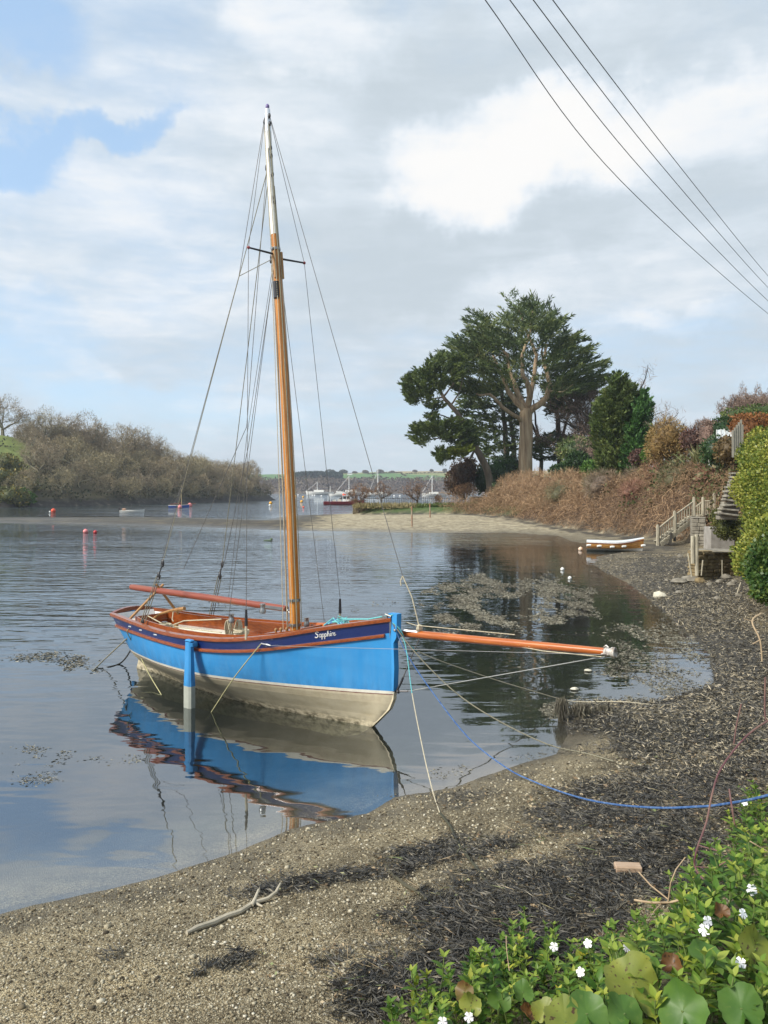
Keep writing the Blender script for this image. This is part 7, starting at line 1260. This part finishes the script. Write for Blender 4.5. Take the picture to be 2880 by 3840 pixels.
cane([(2780, 3135, 4.0), (2830, 3165, 3.95), (2900, 3205, 3.9)], .003, TANC, 'straight straw-coloured stem crossing the leaves at the right edge'); cane([(1898, 3510, 3.9), (1900, 3560, 3.85), (1910, 3640, 3.8)], .002, TANC, 'thin upright straw left of the highest left flower')
cane([(2855, 2300, 7.5), (2820, 2330, 7.4), (2850, 2400, 7.3), (2858, 2480, 7.3)], .008, TANC, 'pale leafless shoot bending in at the right edge below the ivy', [[(2820, 2330, 7.4), (2790, 2320, 7.4)], [(2850, 2400, 7.3), (2822, 2415, 7.3)]])
m_ = MB(); m_.tube([og(2760, 2240, .02), at(2778, 2185, og(2760, 2240).y+.3)], .02, 6); thing('leaning_stick', m_, DRIFT, 'pale stick leaning out of the dark weed below the gold ivy', 'stick')
# ------------------------------------------------------------------ air
HAZE_ON = True
if HAZE_ON:
    hm_, nt, b = newmat('haze_air'); nt.nodes.remove(b); pv = N(nt, 'ShaderNodeVolumePrincipled'); pv.inputs['Color'].default_value = (.82, .88, 1, 1); pv.inputs['Density'].default_value = .0003; pv.inputs['Anisotropy'].default_value = .2
    L(nt, pv.outputs[0], nt.nodes['Material Output'].inputs['Volume']); m_ = MB(); m_.box((0, 700, 40), (1500, 1500, 96)); hz = m_.build('haze', hm_); tag(hz, kind='stuff'); hz['label'] = 'thin pale sea air softening the far shore'; hz['category'] = 'haze'
# ------------------------------------------------------------------ sky, sun, camera
SUN_EL, SUN_AZ = R(38), R(-118)     # azimuth measured from +Y (view) towards +X; sun stands behind and to the left
sdir = Vector((math.sin(SUN_AZ)*math.cos(SUN_EL), math.cos(SUN_AZ)*math.cos(SUN_EL), math.sin(SUN_EL)))
w = bpy.data.worlds.new('World'); sc.world = w; w.use_nodes = True; nt = w.node_tree
bg = nt.nodes['Background']; bg.inputs['Strength'].default_value = .1
sky = N(nt, 'ShaderNodeTexSky', sky_type='NISHITA', sun_disc=False, sun_elevation=SUN_EL, sun_rotation=SUN_AZ, air_density=1.0, dust_density=1.2, ozone_density=1.6)
tc = N(nt, 'ShaderNodeTexCoord'); D = tc.outputs['Generated']
sp = N(nt, 'ShaderNodeSeparateXYZ'); L(nt, D, sp.inputs[0])
def mth(op, a, b=None, c=None):
    n = N(nt, 'ShaderNodeMath', operation=op)
    for i, x in enumerate((a, b, c)):
        if x is None: continue
        if isinstance(x, (int, float)): n.inputs[i].default_value = x
        else: L(nt, x, n.inputs[i])
    return n.outputs[0]
den = mth('ADD', mth('MAXIMUM', sp.outputs['Z'], 0.0), .16)
cb = N(nt, 'ShaderNodeCombineXYZ'); L(nt, mth('DIVIDE', sp.outputs['X'], den), cb.inputs[0]); L(nt, mth('DIVIDE', sp.outputs['Y'], den), cb.inputs[1])
def noise(scale, det, rough, dist=0, off=(0, 0, 0), stretch=(1, 1, 1), src=None):
    mp = N(nt, 'ShaderNodeMapping'); mp.inputs['Location'].default_value = off; mp.inputs['Scale'].default_value = stretch; L(nt, src or cb.outputs[0], mp.inputs['Vector'])
    n = N(nt, 'ShaderNodeTexNoise', i_Scale=scale, i_Detail=det, i_Roughness=rough, i_Distortion=dist); L(nt, mp.outputs[0], n.inputs['Vector']); return n.outputs['Fac']
def rng_(v, a, b, c=0, d=1):
    n = N(nt, 'ShaderNodeMapRange', interpolation_type='SMOOTHSTEP'); n.inputs['From Min'].default_value = a; n.inputs['From Max'].default_value = b; n.inputs['To Min'].default_value = c; n.inputs['To Max'].default_value = d
    L(nt, v, n.inputs['Value']); return n.outputs[0]
warp = noise(3.2, 5, .6, 0, (4, 2, 0), src=D)
wv = N(nt, 'ShaderNodeTexNoise', i_Scale=3.0, i_Detail=6.0, i_Roughness=.62); L(nt, D, wv.inputs['Vector'])
wm_ = N(nt, 'ShaderNodeVectorMath', operation='MULTIPLY_ADD'); L(nt, wv.outputs['Color'], wm_.inputs[0]); wm_.inputs[1].default_value = (.34, .34, .34); L(nt, D, wm_.inputs[2])
wn = N(nt, 'ShaderNodeVectorMath', operation='SUBTRACT'); L(nt, wm_.outputs[0], wn.inputs[0]); wn.inputs[1].default_value = (.17, .17, .17)
def spot(px, py, rx, ry, gain, rot=0):
    """soft patch of the cloud deck, in sky direction (azimuth/height ratios)"""
    dv = at(px, py, 1)-Vector((0, 0, H)); dv.normalize()
    right = dv.cross(Vector((0, 0, 1))).normalized(); up = right.cross(dv)
    if rot: right, up = right*math.cos(rot)+up*math.sin(rot), up*math.cos(rot)-right*math.sin(rot)
    def dot(v, k):
        n = N(nt, 'ShaderNodeVectorMath', operation='DOT_PRODUCT'); L(nt, wn.outputs[0], n.inputs[0]); n.inputs[1].default_value = v*k; return n.outputs['Value']
    a = dot(right, F/rx); c = dot(up, F/ry); f = dot(dv, 1)
    r2 = mth('ADD', mth('MULTIPLY', a, a), mth('MULTIPLY', c, c))
    g = mth('MULTIPLY', rng_(r2, 1.5, 0), mth('GREATER_THAN', f, 0)); return mth('MULTIPLY', g, gain)
def total(lst):
    t = lst[0]
    for x in lst[1:]: t = mth('ADD', t, x)
    return t
n_cov = noise(1.1, 7, .58, .2, (1.3, .4, 0)); n_brt = noise(1.6, 8, .6, .3, (7.1, 3.2, 2), (1, .8, 1)); n_fin = noise(4.6, 9, .62, .5, (3.3, 8.1, 1), (1, 1.2, 1)); n_lay = noise(5.5, 6, .6, .2, (2, 9, 5), (.8, 1.2, 4.5), src=D)
cov = total([mth('MULTIPLY', n_cov, 1.0), mth('MULTIPLY', n_fin, .45), mth('MULTIPLY', n_lay, .5),
             spot(50, 560, 220, 130, -.6), spot(470, 470, 260, 70, -.5, .2), spot(60, 90, 300, 150, -.4), spot(150, 1180, 420, 160, -.22), spot(300, 1450, 700, 130, -.25), spot(1200, 1500, 800, 160, -.1),
             spot(2000, 560, 900, 500, .3), spot(1200, 200, 400, 250, .2), spot(2500, 900, 900, 500, .2), spot(1000, 900, 700, 400, .1)])
covf = rng_(cov, .42, 1.22)
brt = total([mth('MULTIPLY', n_brt, .95), mth('MULTIPLY', n_fin, .55), mth('MULTIPLY', n_lay, .8), spot(1950, 530, 480, 210, .44, .18), spot(2350, 380, 460, 190, .3, .1), spot(1180, 150, 300, 160, .32), spot(1750, 640, 300, 150, .25), spot(900, 330, 420, 200, .12), spot(505, 1320, 150, 70, .2), spot(2560, 1240, 330, 60, .22, .1), spot(300, 800, 600, 260, .16), spot(2800, 350, 260, 200, .2), spot(960, 1480, 160, 70, .18, .3),
             spot(1850, 860, 700, 140, -.2, .12), spot(1300, 900, 480, 220, -.1), spot(2550, 1450, 700, 170, -.2), spot(1500, 1400, 500, 170, -.08), spot(2150, 120, 500, 130, -.12), spot(1450, 420, 200, 200, -.05)])
cr_ = ramp(nt, [(0, (3.6, 4.1, 4.5)), (.3, (4.3, 4.8, 5.25)), (.6, (5.25, 5.55, 5.85)), (1.0, (6.1, 6.05, 5.95))]); L(nt, rng_(brt, .82, 1.86), cr_.inputs[0])
sk = N(nt, 'ShaderNodeMix', data_type='RGBA', blend_type='MULTIPLY'); sk.inputs[0].default_value = 1; L(nt, sky.outputs[0], sk.inputs[6]); sk.inputs[7].default_value = (1.35, 1.3, 1.2, 1)
veil = N(nt, 'ShaderNodeMix', data_type='RGBA'); veil.inputs[0].default_value = .55; L(nt, sk.outputs[2], veil.inputs[6]); veil.inputs[7].default_value = (3.3, 4.8, 6.7, 1)
mx = N(nt, 'ShaderNodeMix', data_type='RGBA'); L(nt, covf, mx.inputs[0]); L(nt, veil.outputs[2], mx.inputs[6]); L(nt, cr_.outputs[0], mx.inputs[7])
L(nt, mx.outputs[2], bg.inputs['Color'])
sl = bpy.data.lights.new('sun', 'SUN'); sl.energy = 3.3; sl.angle = R(14); sl.color = (1, .94, .84)
so = bpy.data.objects.new('sun', sl); C.objects.link(so); so.location = (-20, -20, 40); so.rotation_euler = (-sdir).to_track_quat('-Z', 'Y').to_euler()
cam = bpy.data.cameras.new('camera'); co = bpy.data.objects.new('camera', cam); C.objects.link(co)
co.location = (0, 0, H); co.rotation_euler = (R(90), 0, 0); cam.sensor_width = 36; cam.sensor_height = 36; cam.lens = F/3840*36; cam.shift_y = (HZ-1920)/3840
cam.clip_start = .1; cam.clip_end = 12000; sc.camera = co
sc.view_settings.view_transform = 'Standard'; sc.view_settings.look = 'None'; sc.view_settings.exposure = .72; sc.view_settings.gamma = 1
try: sc.cycles.max_bounces = 8; sc.cycles.transparent_max_bounces = 16; sc.cycles.caustics_reflective = False; sc.cycles.caustics_refractive = False; sc.cycles.use_denoising = True; sc.cycles.sample_clamp_indirect = 6
except Exception: pass
sc.render.engine = 'CYCLES'
